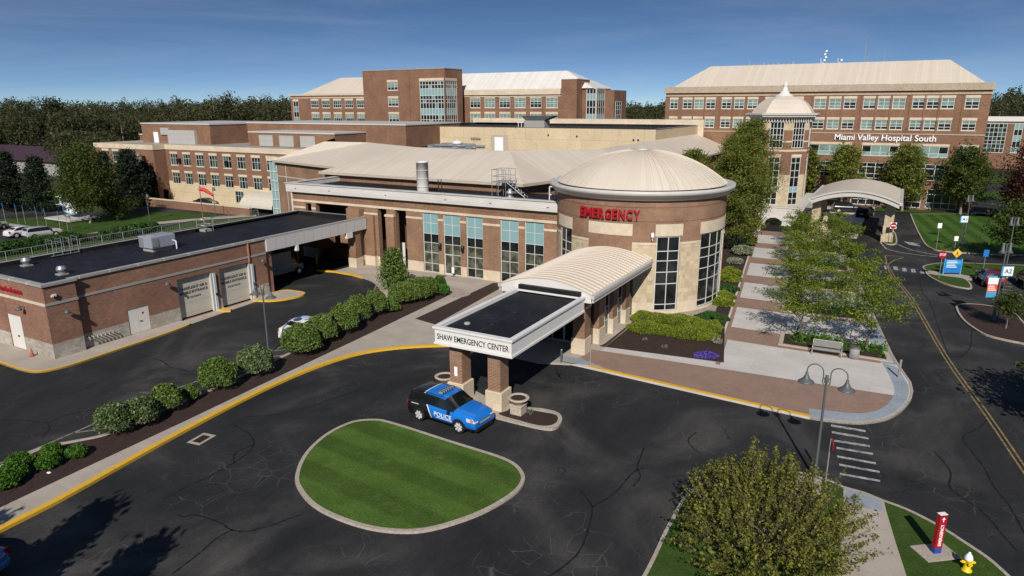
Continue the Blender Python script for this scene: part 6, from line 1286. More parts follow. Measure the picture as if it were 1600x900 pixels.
# trees and shrubs back left
make_tree('shade_tree', 'tall yellow-green tree on the lawn behind the garage, thin pale trunk', 11.8, 3.7, 2.2, 16000, 0.22, LF['maple'], M['bark_l'], 170, 'round', 0.16, 20, 5, spread=0.4, extra=0.5, loc=(*G(141, 349), 0))
make_tree('multi_stem_tree', 'low bright green multi-stemmed tree before the dark pines', 4.2, 1.9, 0.8, 6000, 0.17, LF['maple'], M['bark_l'], 171, 'round', 0.10, 12, 5, spread=0.4, extra=0.4, loc=(*G(184, 344), 0))
SP = [make_tree('spruce', 'x', 9.0, 2.6, 0.5, 15000, 0.22, LF['spruce'], M['bark'], 180 + i, 'cone', 0.16, 34, 4, spread=0.32, extra=0.5) for i in range(2)]
for i, (px, py, sc, lb) in enumerate([(22, 330, 1.1, 'dark spruce left of the tallest spruce at the far left lawn'), (68, 331, 1.05, 'dark pointed spruce just left of the white helicopter'), (172, 322, 1.05, 'dark pine behind the yellow-green tree'), (210, 322, 1.12, 'broad dark pine against the brick west wing'), (232, 318, 0.85, 'smaller dark pine nearest the cream ground floor'), (-14, 328, 1.1, 'dark spruce cut by the left edge of the picture'), (110, 312, 0.75, 'dark pine behind the helicopter')]):
    place(SP[i % 2], *G(px, py), 0, i * 1.1, (sc * (1.25 if i in (3,) else 1), sc * (1.2 if i == 3 else 1), sc), lb)
for t in SP: discard(t)

# round shrubs in the long bed
def make_shrub(name, label, rx, ry, h, nl, ls, lm, seed, loc, cat='shrub', group=None, lumps=7, core=True):
    r_ = np.random.default_rng(seed); t = thing(name, label, cat, (0, 0, 0), group)
    tb = MB()
    for k in range(7): a = k * 0.9; limb(tb, (0.05 * math.cos(a), 0.05 * math.sin(a), 0), (math.cos(a) * rx * 0.7, math.sin(a) * ry * 0.7, h * 0.8), h * 0.8, 0.025, r_, 0.3, 0.05, 4)
    tb.build('stem', M['bark'], t, uv=False)
    u = r_.normal(size=(nl, 3)); u /= np.linalg.norm(u, axis=1)[:, None]; u[:, 2] = np.abs(u[:, 2]) * 1.0 - 0.25 * (r_.uniform(size=nl) < 0.45)
    ph = r_.uniform(0, 6.28, (lumps, 3)); bumpy = np.zeros(nl)
    for j in range(lumps): fr = 2 + j % 4; bumpy += np.sin(u[:, 0] * fr * 2 + ph[j, 0]) * np.sin(u[:, 1] * fr * 2 + ph[j, 1]) * np.cos(u[:, 2] * fr + ph[j, 2])
    rr_ = (0.93 + 0.05 * bumpy) * (1 - np.abs(r_.normal(size=nl)) * 0.10)
    c = u * rr_[:, None] * np.array([rx, ry, h * 0.62]); c[:, 2] += h * 0.40; c = c[c[:, 2] > 0.03]
    leaf_object('foliage', c, ls, lm, t, (0, 0, 0), seed, 0.1, 1.4); t.location = loc; return t
SH = [((182, 676), 1.28, 1.75, 'shrub_w', 'white-flowering round shrub at the near end of the shrub row'), ((222, 664), 1.15, 1.7, 'shrub_w', 'second round shrub of the row, touching the white-flowering one'), ((262, 643), 1.08, 1.75, 'shrub', 'third round shrub of the row, right before the small gap shrub'),
      ((300, 625), 0.6, 1.0, 'shrub', 'small sparse shrub in the gap of the shrub row'), ((343, 606), 1.5, 2.0, 'shrub', 'round dark green shrub just left of the twin-headed lamp post'), ((401, 585), 1.45, 2.0, 'shrub_w', 'round shrub with pale blooms in front of the lamp post'),
      ((467, 552), 1.7, 2.2, 'shrub', 'large shrub at the left end of the joined hedge'), ((500, 533), 1.45, 2.1, 'shrub', 'hedge shrub beside the half-hidden white car'), ((532, 519), 1.5, 2.2, 'shrub', 'middle shrub of the joined hedge'), ((560, 503), 1.45, 2.15, 'shrub', 'fourth shrub of the joined hedge'), ((588, 492), 1.3, 2.1, 'shrub', 'shrub at the far end of the joined hedge by the curved kerb'),
      ((628, 474), 1.6, 1.9, 'shrub', 'broad shrub just in front of the conical evergreen'), ((652, 469), 1.7, 2.1, 'shrub', 'broad shrub at the middle of the entrance bed'), ((668, 463), 1.3, 1.9, 'shrub', 'shrub at the right of the entrance bed'), ((687, 457), 0.85, 1.7, 'bright', 'upright bright green shrub at the end of the entrance bed'), ((695, 461), 0.65, 1.1, 'bright', 'low bright green shrub at the very end of the entrance bed'),
      ((611, 486), 1.0, 0.9, 'shrub', 'low reddish-green shrub between the hedge and the entrance bed')]
for i, (p, r, h, k, lb) in enumerate(SH):
    make_shrub('round_shrub', lb, r * (0.9 if 6 <= i <= 10 else 0.92), r * 0.88, h * (1.1 if 6 <= i <= 10 else 1.05), int(4600 * (r / 1.4) ** 2) + 900, 0.105, LF[k], 200 + i, (G(*p, 0.12)[0] + (0.35 if 6 <= i <= 8 else 0), G(*p, 0.12)[1], 0.12), group='shrubs along the bed between the drives')
make_tree('conical_evergreen', 'conical green evergreen shrub before the open brick bays', 4.0, 1.7, 0.2, 7000, 0.15, LF['shrub'], M['bark'], 230, 'cone', 0.07, 26, 4, 'shrub', spread=0.34, extra=0.8, loc=(*G(617, 452, 0.12), 0.12)) if False else make_tree('conical_evergreen', 'conical green evergreen shrub before the open brick bays', 4.0, 1.7, 0.2, 7000, 0.15, LF['shrub'], M['bark'], 230, 'cone', 0.07, 26, 4, cat='shrub', spread=0.34, extra=0.8, loc=(*G(617, 452, 0.12), 0.12))
for i, (p, r, h, lb) in enumerate([((121, 714), 0.55, 0.7, 'small bright green shrub standing alone, right of the paired ones'), ((83, 713), 0.58, 0.75, 'small bright shrub at the back of the pair in the mulch'), ((76, 730), 0.62, 0.75, 'small bright shrub at the front of the pair in the mulch'), ((31, 733), 0.7, 0.9, 'small bright shrub at the back of the trio at the left edge'), ((20, 750), 0.8, 0.9, 'small bright shrub in the middle of the trio at the left edge'), ((6, 762), 0.8, 0.9, 'small bright shrub at the front of the trio at the left edge')]):
    make_shrub('bright_shrub', lb, r, r, h, 1900, 0.095, LF['bright'], 240 + i, (*G(*p, 0.12), 0.12), group='small bright shrubs in the mulch bed')

# clipped mounds and ground cover round the rotunda
def mound(name, label, path, width, h, mat, nl, ls, seed, cat='hedge', group=None, kind=None, dens=1.0):
    r_ = np.random.default_rng(seed); P_ = np.array(path); seg = np.linalg.norm(P_[1:] - P_[:-1], axis=1); cs = np.concatenate([[0], np.cumsum(seg)]); t_ = r_.uniform(0, cs[-1], nl)
    i = np.clip(np.searchsorted(cs, t_) - 1, 0, len(seg) - 1); f = (t_ - cs[i]) / seg[i]; base_ = P_[i] * (1 - f)[:, None] + P_[i + 1] * f[:, None]
    d = (P_[i + 1] - P_[i]) / seg[i][:, None]; nrm = np.stack([-d[:, 1], d[:, 0]], 1); a = r_.uniform(0.02, math.pi - 0.02, nl)
    endf = np.clip(np.minimum(t_, cs[-1] - t_) / (width * 0.45), 0.15, 1) ** 0.5; wv = 1 + 0.10 * np.sin(t_ * 1.9 + seed) + 0.06 * np.sin(t_ * 4.3 + 1.7 * seed) + 0.05 * np.sin(t_ * 0.8 + a * 3)
    rr_ = wv * (1 - np.abs(r_.normal(size=nl)) * 0.06) * endf; c = np.zeros((nl, 3)); c[:, :2] = base_ + nrm * (np.cos(a) * width * 0.5 * rr_)[:, None]; c[:, 2] = 0.14 + np.sin(a) ** 0.6 * h * rr_
    org = (float(P_[:, 0].mean()), float(P_[:, 1].mean()), 0.12); return tag(leaf_object(name, c, ls, mat, None, org, seed, 0.5, 1.4), label, cat, group, kind)
J = lambda pts: [G(x, y, 0.5) for x, y in pts]
mound('juniper_hedge', 'long low yellow-green hedge across the front of the rotunda bed, front band', J([(980, 505), (1030, 512), (1080, 518), (1126, 523)]), 2.3, 0.62, LF['hedge'], 20000, 0.08, 300)
mound('juniper_hedge', 'low yellow-green hedge behind the front band, against the rotunda base', J([(985, 494), (1020, 493), (1070, 500), (1130, 511)]), 2.0, 0.66, LF['hedge'], 17000, 0.08, 301)
mound('juniper_hedge', 'short yellow-green hedge mound beside the curved window, nearest the walkway middle', J([(1112, 468), (1148, 472)]), 1.7, 0.8, LF['hedge'], 3600, 0.13, 302)
mound('juniper_hedge', 'yellow-green hedge mound just behind the short one by the curved window', J([(1118, 459), (1150, 461)]), 1.8, 0.75, LF['hedge'], 3600, 0.13, 303)
mound('juniper_hedge', 'wider yellow-green mound at the back of the rotunda bed', J([(1122, 432), (1158, 433)]), 3.0, 0.9, LF['hedge'], 4200, 0.14, 304)
mound('juniper_hedge', 'furthest yellow-green mound of the rotunda bed below the tall trees', J([(1124, 424), (1158, 424)]), 2.2, 0.9, LF['hedge'], 3200, 0.14, 305)
mound('ground_cover', 'dark green leafy ground cover between the hedge mounds near the drum base', J([(1085, 490), (1110, 492), (1138, 492)]), 3.4, 0.45, LF['cover'], 6500, 0.13, 306, 'plants', kind='stuff')
mound('ground_cover', 'dark green ground cover behind the hedge mounds', J([(1122, 446), (1155, 447)]), 2.8, 0.4, LF['cover'], 3500, 0.13, 307, 'plants', kind='stuff')
for i, (p, r, h, k, lb) in enumerate([((1172, 352), 1.6, 1.9, 'pear', 'dark shrub at the walkway edge below the tallest tree'), ((1163, 384), 1.7, 1.6, 'pear', 'olive shrub by the walkway under the tall trees'), ((1142, 388), 2.0, 2.0, 'spruce', 'dark rounded shrub under the tree nearest the rotunda'), ((1160, 398), 1.4, 1.2, 'silver', 'grey-green shrub at the edge of the walkway'), ((1207, 357), 1.2, 1.6, 'spruce', 'dark shrub before the pale wall at the far end of the plaza'), ((1148, 412), 1.0, 0.7, 'silver', 'low silvery plant at the back of the rotunda bed')]):
    make_shrub('garden_shrub', lb, r, r, h, 2600, 0.16, LF[k], 320 + i, (*G(*p, 0.12), 0.12))
mound('purple_flowers', 'patch of purple flowers at the corner of the mulch bed', J([(1084, 549), (1123, 549)]), 1.5, 0.26, LF['purple'], 1500, 0.055, 330, 'flowers', kind='stuff')
make_shrub('silver_shrub', 'small silvery plant behind the purple flowers', 0.42, 0.42, 0.5, 500, 0.09, LF['silver'], 331, (*G(1120, 537, 0.12), 0.12), 'plant')
for i, (p, lb) in enumerate([((1008, 534), 'tiny sprout left in the dark mulch bed'), ((1038, 545), 'dry brown sprout in the middle of the dark mulch bed')]): make_shrub('sprout', lb, 0.25, 0.25, 0.35, 120, 0.06, LF['silver'], 335 + i, (*G(*p, 0.12), 0.12), 'plant')
make_shrub('dry_sprig', 'thin dry sprig in the small mulch island', 0.2, 0.2, 0.4, 60, 0.06, LF['silver'], 339, (*G(829, 648, 0.12), 0.12), 'plant')
# hedges behind the garage railing
mound('clipped_hedge', 'wide clipped green hedge behind the railing, left of the path gap', [G(-30, 405), G(60, 388), G(135, 376)], 3.4, 1.3, LF['cover'], 6000, 0.26, 340)
mound('clipped_hedge', 'clipped green hedge behind the railing, right of the path gap', [G(150, 376), G(200, 368), G(248, 358)], 2.8, 1.2, LF['cover'], 4200, 0.26, 341)

# ================================================================ WOODLAND (one mass)
def woodland(name, label, sectors, count, seed, mat):
    r_ = np.random.default_rng(seed); C = []; T = MB()
    for (px0, px1, d0, d1, h0, h1) in sectors:
        m = int(count * (px1 - px0) / 1600 * 1.0)
        for _ in range(m):
            px = r_.uniform(px0, px1); x, y = G(px, 400); l = math.hypot(x, y); d = d0 + (d1 - d0) * r_.uniform() ** 0.7; x, y = x / l * d, y / l * d
            h = h0 + (h1 - h0) * (0.5 + 0.5 * mnoise.noise(Vector((x * 0.02, y * 0.02, 3)))) + r_.normal() * 0.9; rr_ = r_.uniform(2.6, 4.8); nl = 420; u = r_.normal(size=(nl, 3)); u /= np.linalg.norm(u, axis=1)[:, None]; u[:, 2] = np.where(r_.uniform(size=nl) < 0.5, np.abs(u[:, 2]), u[:, 2]); q_ = u * (r_.uniform(0.5, 1.02, nl) ** 0.5)[:, None] * np.array([rr_, rr_, h * 0.40]) * (1 + 0.12 * np.sin(u[:, :1] * 5 + px)); q_ += np.array([x, y, h * 0.6]); C.append(q_)
            if r_.uniform() < 0.35: T.tube([(x, y, 0), (x + r_.normal() * 0.4, y, h * 0.95)], [0.22, 0.05], 4, caps=False)
    C = np.concatenate(C); o = leaf_object(name, C, 0.58, mat, None, (0, 0, 0), seed, 0.4, 1.4); tag(o, label, 'woodland', None, 'stuff')
    t = T.build('bare_trunks', M['bark_l'], uv=False); tag(t, 'thin pale bare trunks showing in ' + label.split(' ', 1)[1], 'trunks', None, 'stuff')
woodland('woodland', 'a dense brown-green spring wood filling the background', [(-160, 20, 262, 330, 12, 16), (110, 200, 215, 260, 9, 13), (-160, 480, 262, 330, 13, 17.5), (280, 480, 240, 330, 17, 21.5), (-160, 480, 330, 520, 16, 23), (440, 1100, 300, 480, 16, 21), (1480, 1760, 300, 480, 17, 26), (1080, 1540, 320, 480, 16, 20)], 620, 400, LF['woods'])
for i, (px, d, h, r, lb) in enumerate([(383, 262, 21.0, 5.0, 'taller bare-crowned tree rising above the wood line left of the tower'), (120, 300, 20.5, 6.5, 'rounded tree crown rising above the wood line at the left')]):
    x, y = G(px, 400); l = math.hypot(x, y); make_tree('oak_tree', lb, h * 0.95, r, 5, 5500, 0.5, LF['woods'], M['bark'], 410 + i, 'round', 0.3, 16, 4, spread=0.35, extra=0.4, loc=(x / l * d, y / l * d, 0))
# ================================================================ VEHICLES
def lbuild(mb, name, m, parent):
    """a part given in its parent's own coordinates"""
    o = mb.build(name, m, uv=False); o.parent = parent; return o
def paint(name, c, rough=0.25, coat=0.6, spec=0.5): return plain(name, c, rough, spec, 0.0, coat)
def police_paint():
    m, nt, b = newmat('police_livery'); v = coords(nt, 'Object'); sx = nt.nodes.new('ShaderNodeSeparateXYZ'); nt.links.new(v, sx.inputs[0])
    # stripe line leans forward towards the sill: s = x + 0.45*z
    a = nt.nodes.new('ShaderNodeMath'); a.operation = 'MULTIPLY_ADD'; a.inputs[1].default_value = 0.42; nt.links.new(sx.outputs[2], a.inputs[0]); nt.links.new(sx.outputs[0], a.inputs[2])
    mr = nt.nodes.new('ShaderNodeMapRange'); mr.inputs['From Min'].default_value = -1.65; mr.inputs['From Max'].default_value = 1.35; nt.links.new(a.outputs[0], mr.inputs['Value'])
    r = nt.nodes.new('ShaderNodeValToRGB'); r.color_ramp.interpolation = 'CONSTANT'; e = r.color_ramp.elements; e[0].position = 0; e[0].color = (0.008, 0.008, 0.010, 1); e[1].position = 0.40; e[1].color = (0.75, 0.77, 0.80, 1); n_ = e.new(0.423); n_.color = (0.008, 0.15, 0.52, 1)
    nt.links.new(mr.outputs[0], r.inputs['Fac'])
    low = nt.nodes.new('ShaderNodeMath'); low.operation = 'LESS_THAN'; low.inputs[1].default_value = 0.46; nt.links.new(sx.outputs[2], low.inputs[0])
    nt.links.new(mixc(nt, low.outputs[0], r.outputs['Color'], (0.010, 0.010, 0.010)), b.inputs['Base Color']); b.inputs['Roughness'].default_value = 0.28; b.inputs['Coat Weight'].default_value = 0.5; return m
def make_car(name, label, body_mat, style='suv', L_=5.0, W_=1.98, H_=1.78, cat='car', group=None, loc=(0, 0, 0), rz=0.0, glass=None, detail=True):
    """a road car: one shell of shaped sections, glazing, wheels, lamps; front towards +X, origin on the ground"""
    t = thing(name, label, cat, (0, 0, 0), group)
    hw = W_ / 2; s = L_ / 5.0; k = H_ / 1.78
    if style == 'suv': st = [(0.0, .52, .84, .88, .90), (0.05, .42, 1.04, 1.08, .955), (0.14, .36, 1.17, 1.34, .975), (0.30, .33, 1.19, 1.68, .99), (0.55, .32, 1.19, 1.76, 1.0), (1.5, .30, 1.17, 1.79, 1.0), (2.4, .30, 1.15, 1.77, 1.0), (2.85, .30, 1.14, 1.71, 1.0), (3.20, .30, 1.14, 1.48, 1.0), (3.56, .30, 1.14, 1.25, .995), (4.05, .31, 1.11, 1.21, .99), (4.50, .32, 1.06, 1.15, .975), (4.80, .33, .99, 1.06, .955), (4.93, .36, .90, .94, .93), (5.0, .42, .72, .76, .90)]
    else: st = [(0.0, .50, .76, .78, .84), (0.10, .38, .98, 1.00, .92), (0.35, .32, 1.02, 1.06, .97), (0.75, .30, 1.03, 1.14, .99), (1.15, .30, 1.02, 1.36, 1.0), (1.6, .28, 1.01, 1.47, 1.0), (2.2, .28, .99, 1.48, 1.0), (2.75, .28, .97, 1.42, 1.0), (3.2, .28, .96, 1.18, 1.0), (3.6, .28, .95, 1.00, .99), (4.1, .29, .90, .95, .98), (4.5, .30, .84, .88, .95), (4.8, .33, .74, .78, .88), (4.95, .38, .64, .66, .80), (5.0, .42, .56, .58, .76)]
    secs = []
    for x, zb, zl, zt, wf in st:
        w = hw * wf; dz = max(0.0, zt - zl); rw = w - 0.04 - dz * (0.20 if style == 'suv' else 0.28)
        if style != 'suv': k2 = H_ / 1.48
        else: k2 = k
        half = [(w * 0.80, zb), (w * 0.97, zb + 0.05), (w, (zb + zl) * 0.52), (w * 0.985, zl - 0.03), (w - 0.045, zl), (rw, max(zl + 0.01, zt - 0.03)), (rw - 0.16, zt + 0.012), (rw * 0.4, zt + 0.03)]
        secs.append([(x * s - L_ / 2 + 2.5 * s * 0, y, z * k2) for y, z in half] + [(x * s - L_ / 2, -y, z * k2) for y, z in reversed(half)])
    secs = [[(p[0] if True else 0, p[1], p[2]) for p in sc_] for sc_ in secs]
    for i, sc_ in enumerate(secs): secs[i] = [(st[i][0] * s - L_ / 2, y, z) for _, y, z in sc_]
    body = MB(); gl = MB(); V = [p for sc_ in secs for p in sc_]; m = 16; bf = []; gf = []
    for i in range(len(st) - 1):
        hgt0, hgt1 = st[i][3] - st[i][2], st[i + 1][3] - st[i + 1][2]
        for j in range(m - 1):
            f = (i * m + j, (i + 1) * m + j, (i + 1) * m + j + 1, i * m + j + 1)[::-1]
            side = j in (4, 10); topj = j in (5, 6, 7, 8, 9); cabin = hgt0 > 0.25 and hgt1 > 0.25
            wind = topj and (hgt1 - hgt0 < -0.15) and hgt0 > 0.2; rear = topj and (hgt1 - hgt0 > 0.15) and hgt1 > 0.25
            if (side and (cabin or (hgt0 > 0.25 or hgt1 > 0.25))) or (wind and j in (6, 7, 8)) or (rear and j in (6, 7, 8)) or (wind and j in (5, 9)): gf.append(f)
            else: bf.append(f)
    body.shared(V, bf, 0, True); body.shared(V, [tuple(range(m))[::1], tuple((len(st) - 1) * m + q_ for q_ in reversed(range(m)))], 0, False); gl.shared(V, gf, 0, True)
    bo = body.build('body', body_mat, t, uv=False); g = gl.build('window', glass or M['cglass'], t, uv=False)
    mb = MB(); mb.box(-L_ / 2 + 0.3, L_ / 2 - 0.3, -hw * 0.8, hw * 0.8, 0.22, 0.45 * k); mb.build('underbody', M['black'], t, uv=False)
    if detail:
        mb = MB(); hb = st[7][2] * k if style == 'suv' else st[7][2]
        for sgn in (1, -1):
            for x, x2 in (((0.62, 0.72), (1.55, 1.62), (2.32, 2.39)) if style == 'suv' else ((1.15, 1.25), (1.95, 2.02))):
                zc = 1.60 * k if style == 'suv' else 1.36
                mb.hexa([(x * s - L_ / 2, sgn * (hw - 0.05), hb + 0.02), (x2 * s - L_ / 2, sgn * (hw - 0.05), hb + 0.02), (x2 * s - L_ / 2, sgn * (hw - 0.03), hb + 0.02), (x * s - L_ / 2, sgn * (hw - 0.03), hb + 0.02), (x * s - L_ / 2, sgn * (hw - 0.20), zc), (x2 * s - L_ / 2, sgn * (hw - 0.20), zc), (x2 * s - L_ / 2, sgn * (hw - 0.17), zc), (x * s - L_ / 2, sgn * (hw - 0.17), zc)])
        mb.build('pillar', M['black'], t, uv=False)
    xw = (0.95 * s - L_ / 2, 3.90 * s - L_ / 2); wr = 0.385 * (k if style == 'suv' else 0.92)
    for x in xw:
        for sgn in (1, -1):
            y = sgn * (hw - 0.10); rm = Matrix.Rotation(rad(90), 4, 'X')
            a = MB(); P_ = [(wr + 0.07, -0.02), (wr + 0.07, 0.02)]; ar = MB()
            def wheel_part(prof, n=22):
                mbx = MB(); Vv = []; Ff = []
                for r_, w_ in prof:
                    for q_ in range(n): th = 2 * math.pi * q_ / n; Vv.append((x + r_ * math.cos(th), y + sgn * w_, wr + r_ * math.sin(th)))
                for i_ in range(len(prof) - 1):
                    for q_ in range(n): Ff.append((i_ * n + q_, i_ * n + (q_ + 1) % n, (i_ + 1) * n + (q_ + 1) % n, (i_ + 1) * n + q_))
                mbx.shared(Vv, Ff, 0, True); return mbx
            wo = wheel_part([(wr * 0.62, -0.1), (wr * 0.95, -0.1), (wr, -0.06), (wr, 0.08), (wr * 0.95, 0.115), (wr * 0.70, 0.12), (wr * 0.66, 0.09)]).build('wheel', M['tyre'], t, uv=False)
            r1 = wheel_part([(wr * 0.70, 0.118), (wr * 0.64, 0.10), (wr * 0.60, 0.05), (0.02, 0.045)]); 
            for q_ in range(7):
                th = 2 * math.pi * q_ / 7 + 0.3; c_, s_ = math.cos(th), math.sin(th); w_ = 0.05
                r1.hexa([(x + c_ * 0.04 - s_ * w_, y + sgn * 0.06, wr + s_ * 0.04 + c_ * w_), (x + c_ * 0.04 + s_ * w_, y + sgn * 0.06, wr + s_ * 0.04 - c_ * w_), (x + c_ * 0.04 + s_ * w_, y + sgn * 0.115, wr + s_ * 0.04 - c_ * w_), (x + c_ * 0.04 - s_ * w_, y + sgn * 0.115, wr + s_ * 0.04 + c_ * w_)] + [(x + c_ * wr * .66 - s_ * w_, y + sgn * 0.06, wr + s_ * wr * .66 + c_ * w_), (x + c_ * wr * .66 + s_ * w_, y + sgn * 0.06, wr + s_ * wr * .66 - c_ * w_), (x + c_ * wr * .66 + s_ * w_, y + sgn * 0.115, wr + s_ * wr * .66 - c_ * w_), (x + c_ * wr * .66 - s_ * w_, y + sgn * 0.115, wr + s_ * wr * .66 + c_ * w_)], 1)
            r1.build('rim', [M['black'], M['rim']], wo, uv=False)
            am = MB(); n = 14; r0, r1_ = wr + 0.005, wr + 0.085
            for q_ in range(n):
                t0, t1 = math.pi * q_ / n - 0.12, math.pi * (q_ + 1) / n - 0.12; yo = sgn * (hw + 0.012); yi = sgn * (hw - 0.16)
                P2 = [(x + r0 * math.cos(t0), wr + r0 * math.sin(t0)), (x + r1_ * math.cos(t0), wr + r1_ * math.sin(t0)), (x + r1_ * math.cos(t1), wr + r1_ * math.sin(t1)), (x + r0 * math.cos(t1), wr + r0 * math.sin(t1))]
                am.hexa([(p[0], yi, p[1]) for p in P2] + [(p[0], yo, p[1]) for p in P2])
            am.build('wheel_arch', M['black'], t, uv=False)
    xf, zf = L_ / 2, (0.80 if style == 'suv' else 0.70) * (k if style == 'suv' else 1)
    for sgn in (1, -1):
        za = zf + (.04 if style == 'suv' else -.02); mb = MB(); mb.hexa([(xf - 0.52 * s, sgn * hw * .995, za), (xf - 0.02 * s, sgn * hw * .93, za - .02), (xf + 0.0, sgn * hw * .58, za - .02), (xf - 0.40 * s, sgn * hw * .6, za), (xf - 0.56 * s, sgn * hw * .985, za + .20), (xf - 0.12 * s, sgn * hw * .92, za + .13), (xf - 0.10 * s, sgn * hw * .60, za + .13), (xf - 0.42 * s, sgn * hw * .6, za + .20)]); h = mb.build('headlight', M['lamp_clear'], t, uv=False)
        mb = MB(); mb.box(xf - 0.30 * s, xf - 0.12 * s, min(sgn * hw * .86, sgn * hw * .975), max(sgn * hw * .86, sgn * hw * .975), za + .01, za + .15); mb.build('indicator', M['lamp_orange'], h, uv=False)
        mb = MB(); mb.box(-L_ / 2 + 0.02, -L_ / 2 + 0.20, min(sgn * hw * .74, sgn * hw * .955), max(sgn * hw * .74, sgn * hw * .955), 0.86 * k, 1.12 * k if style == 'suv' else 1.0); mb.build('taillight', M['lamp_red'], t, uv=False)
        mb = MB(); y0, y1 = sorted((sgn * (hw - 0.02), sgn * (hw + 0.19))); xm = 3.18 * s - L_ / 2; mb.bbox(xm, xm + 0.14, y0, y1, (1.04 if style == 'suv' else .96) * k, (1.22 if style == 'suv' else 1.1) * k, 0.03); mb.build('wing_mirror', body_mat if style != 'suv' else M['black'], t, uv=False)
    mb = MB(); mb.bbox(xf - 0.10, xf + 0.025, -hw * .55, hw * .55, zf - 0.16, zf + 0.02, 0.02, 0); o = mb.build('grille', M['black'], t, uv=False); mb = MB()
    for z in (-0.12, -0.07, -0.02): mb.box(xf + 0.026, xf + 0.035, -hw * .5, hw * .5, zf + z, zf + z + 0.02)
    mb.build('grille_bar', M['rim'], o, uv=False)
    mb = MB(); mb.bbox(xf - 0.25, xf + 0.05, -hw * .78, hw * .78, 0.30, 0.50, 0.04); mb.build('front_bumper', M['black'], t, uv=False)
    mb = MB(); mb.bbox(-xf - 0.04, -xf + 0.25, -hw * .85, hw * .85, 0.36, 0.58, 0.04); mb.build('rear_bumper', M['black'] if style == 'suv' else body_mat, t, uv=False)
    mb = MB(); mb.box(-xf - 0.012, -xf + 0.1, -0.16, 0.16, 0.68, 0.80); mb.build('number_plate', M['signwhite'], t, uv=False)
    t.location = loc; t.rotation_euler = (0, 0, rz); return t

# the police car in front of the canopy
pa_, pb_ = G(658, 657), G(720, 677); ph_ = math.atan2(pb_[1] - pa_[1], pb_[0] - pa_[0])
mid = ((pa_[0] + pb_[0]) / 2, (pa_[1] + pb_[1]) / 2); nrm_ = (-math.sin(ph_), math.cos(ph_))
PC = make_car('police_car', 'blue and black police SUV with a roof light bar beside the canopy columns', police_paint(), 'suv', 5.0, 2.0, 1.84, 'police car')
mb = MB(); mb.bbox(-0.32, -0.04, -0.62, 0.62, 1.91, 2.02, 0.03); lb_ = mb.build('light_bar', plain('light_bar', (0.22, 0.24, 0.27), 0.25), PC, uv=False); mb = MB(); mb.box(-0.25, -0.1, -0.5, 0.5, 1.83, 1.92)
for q_ in range(6): mb.box(-0.33, -0.03, -0.55 + q_ * 0.2, -0.50 + q_ * 0.2, 1.92, 2.025)
mb.build('mount', M['black'], lb_, uv=False)
def side_letters(txt, h, w, x, y, z, sgn, mat, name='lettering', ext=0.012):
    lettering(txt, h, w, (x, y, z), 0 if sgn < 0 else math.pi, mat, PC, name, ext, 0.0)
for sgn in (-1, 1):
    side_letters('POLICE', 0.27, 1.25, -0.02 + 0.28, sgn * 1.004, 0.79, sgn, M['signwhite']); side_letters('TO PROTECT AND SERVE', 0.05, 0.9, 0.28, sgn * 1.004, 0.61, sgn, M['signwhite']) if False else None
    mb = MB(); mb.box(-0.25, 0.95, min(sgn * 0.99, sgn * 1.006), max(sgn * 0.99, sgn * 1.006), 0.585, 0.605); mb.build('pinstripe', M['signwhite'], PC, uv=False)
    mb = MB(); mb.box(-2.1, -1.55, min(sgn * 0.97, sgn * 0.992), max(sgn * 0.97, sgn * 0.992), 1.04, 1.09); mb.build('unit_marking', M['rim'], PC, uv=False)
mb = MB()
for y in (-0.78, 0.78): mb.tube([(-1.9, y, 1.80), (-1.7, y, 1.86), (0.1, y, 1.87), (0.3, y, 1.80)], 0.02, 5)
mb.build('roof_rail', M['black'], PC, uv=False)
PC.location = (mid[0] + nrm_[0] * 0.90, mid[1] + nrm_[1] * 0.90, 0); PC.rotation_euler = (0, 0, ph_)

white = paint('white_car_paint', (0.66, 0.66, 0.64)); silver = paint('silver_car_paint', (0.42, 0.42, 0.40)); blk = paint('black_car_paint', (0.010, 0.010, 0.012)); redp = paint('maroon_car_paint', (0.13, 0.010, 0.018)); bluep = paint('pale_blue_car_paint', (0.07, 0.16, 0.34))
def car_at(px0, py0, px1, py1, off, *a, **k):
    """wheel contact points of the near side give place and heading"""
    p, q_ = G(px0, py0), G(px1, py1); h = math.atan2(q_[1] - p[1], q_[0] - p[0]); n = (-math.sin(h), math.cos(h)); return make_car(*a, loc=((p[0] + q_[0]) / 2 + n[0] * off, (p[1] + q_[1]) / 2 + n[1] * off, 0.0), rz=h, **k)
car_at(57, 374, 87.5, 369.5, 0.85, 'parked_car', 'cream white crossover parked nearest the path behind the garage', silver, 'suv', 4.7, 1.85, 1.62)
car_at(33, 372, 62, 367.5, 1.5, 'parked_car', 'white saloon car parked behind the cream crossover', white, 'saloon', 4.7, 1.85, 1.46) 
car_at(-16, 362, 5, 358, 0.9, 'parked_car', 'light grey car cut by the left edge of the picture', silver, 'suv', 4.6, 1.85, 1.6)
car_at(304, 322, 334, 323, 0.9, 'parked_car', 'black car parked before the cream ground floor of the west wing', blk, 'saloon', 4.7, 1.85, 1.48)
x_, y_ = -43.2, 40.3
t = make_car('patrol_car', 'white car with blue striped roof half hidden behind the joined hedge', white, 'saloon', 4.7, 1.85, 1.58, loc=(-40.1, 38.0, 0), rz=rad(83))
mb = MB(); mb.box(-0.7, 0.1, -0.60, -0.42, 1.58, 1.60); mb.box(-0.7, 0.1, 0.42, 0.60, 1.58, 1.60); lbuild(mb, 'roof_stripe', M['blue'], t)
make_car('parked_car', 'maroon hatchback parked beyond the A2 banner', redp, 'suv', 4.5, 1.85, 1.6, loc=(9.3, 83.6, 0), rz=rad(98))
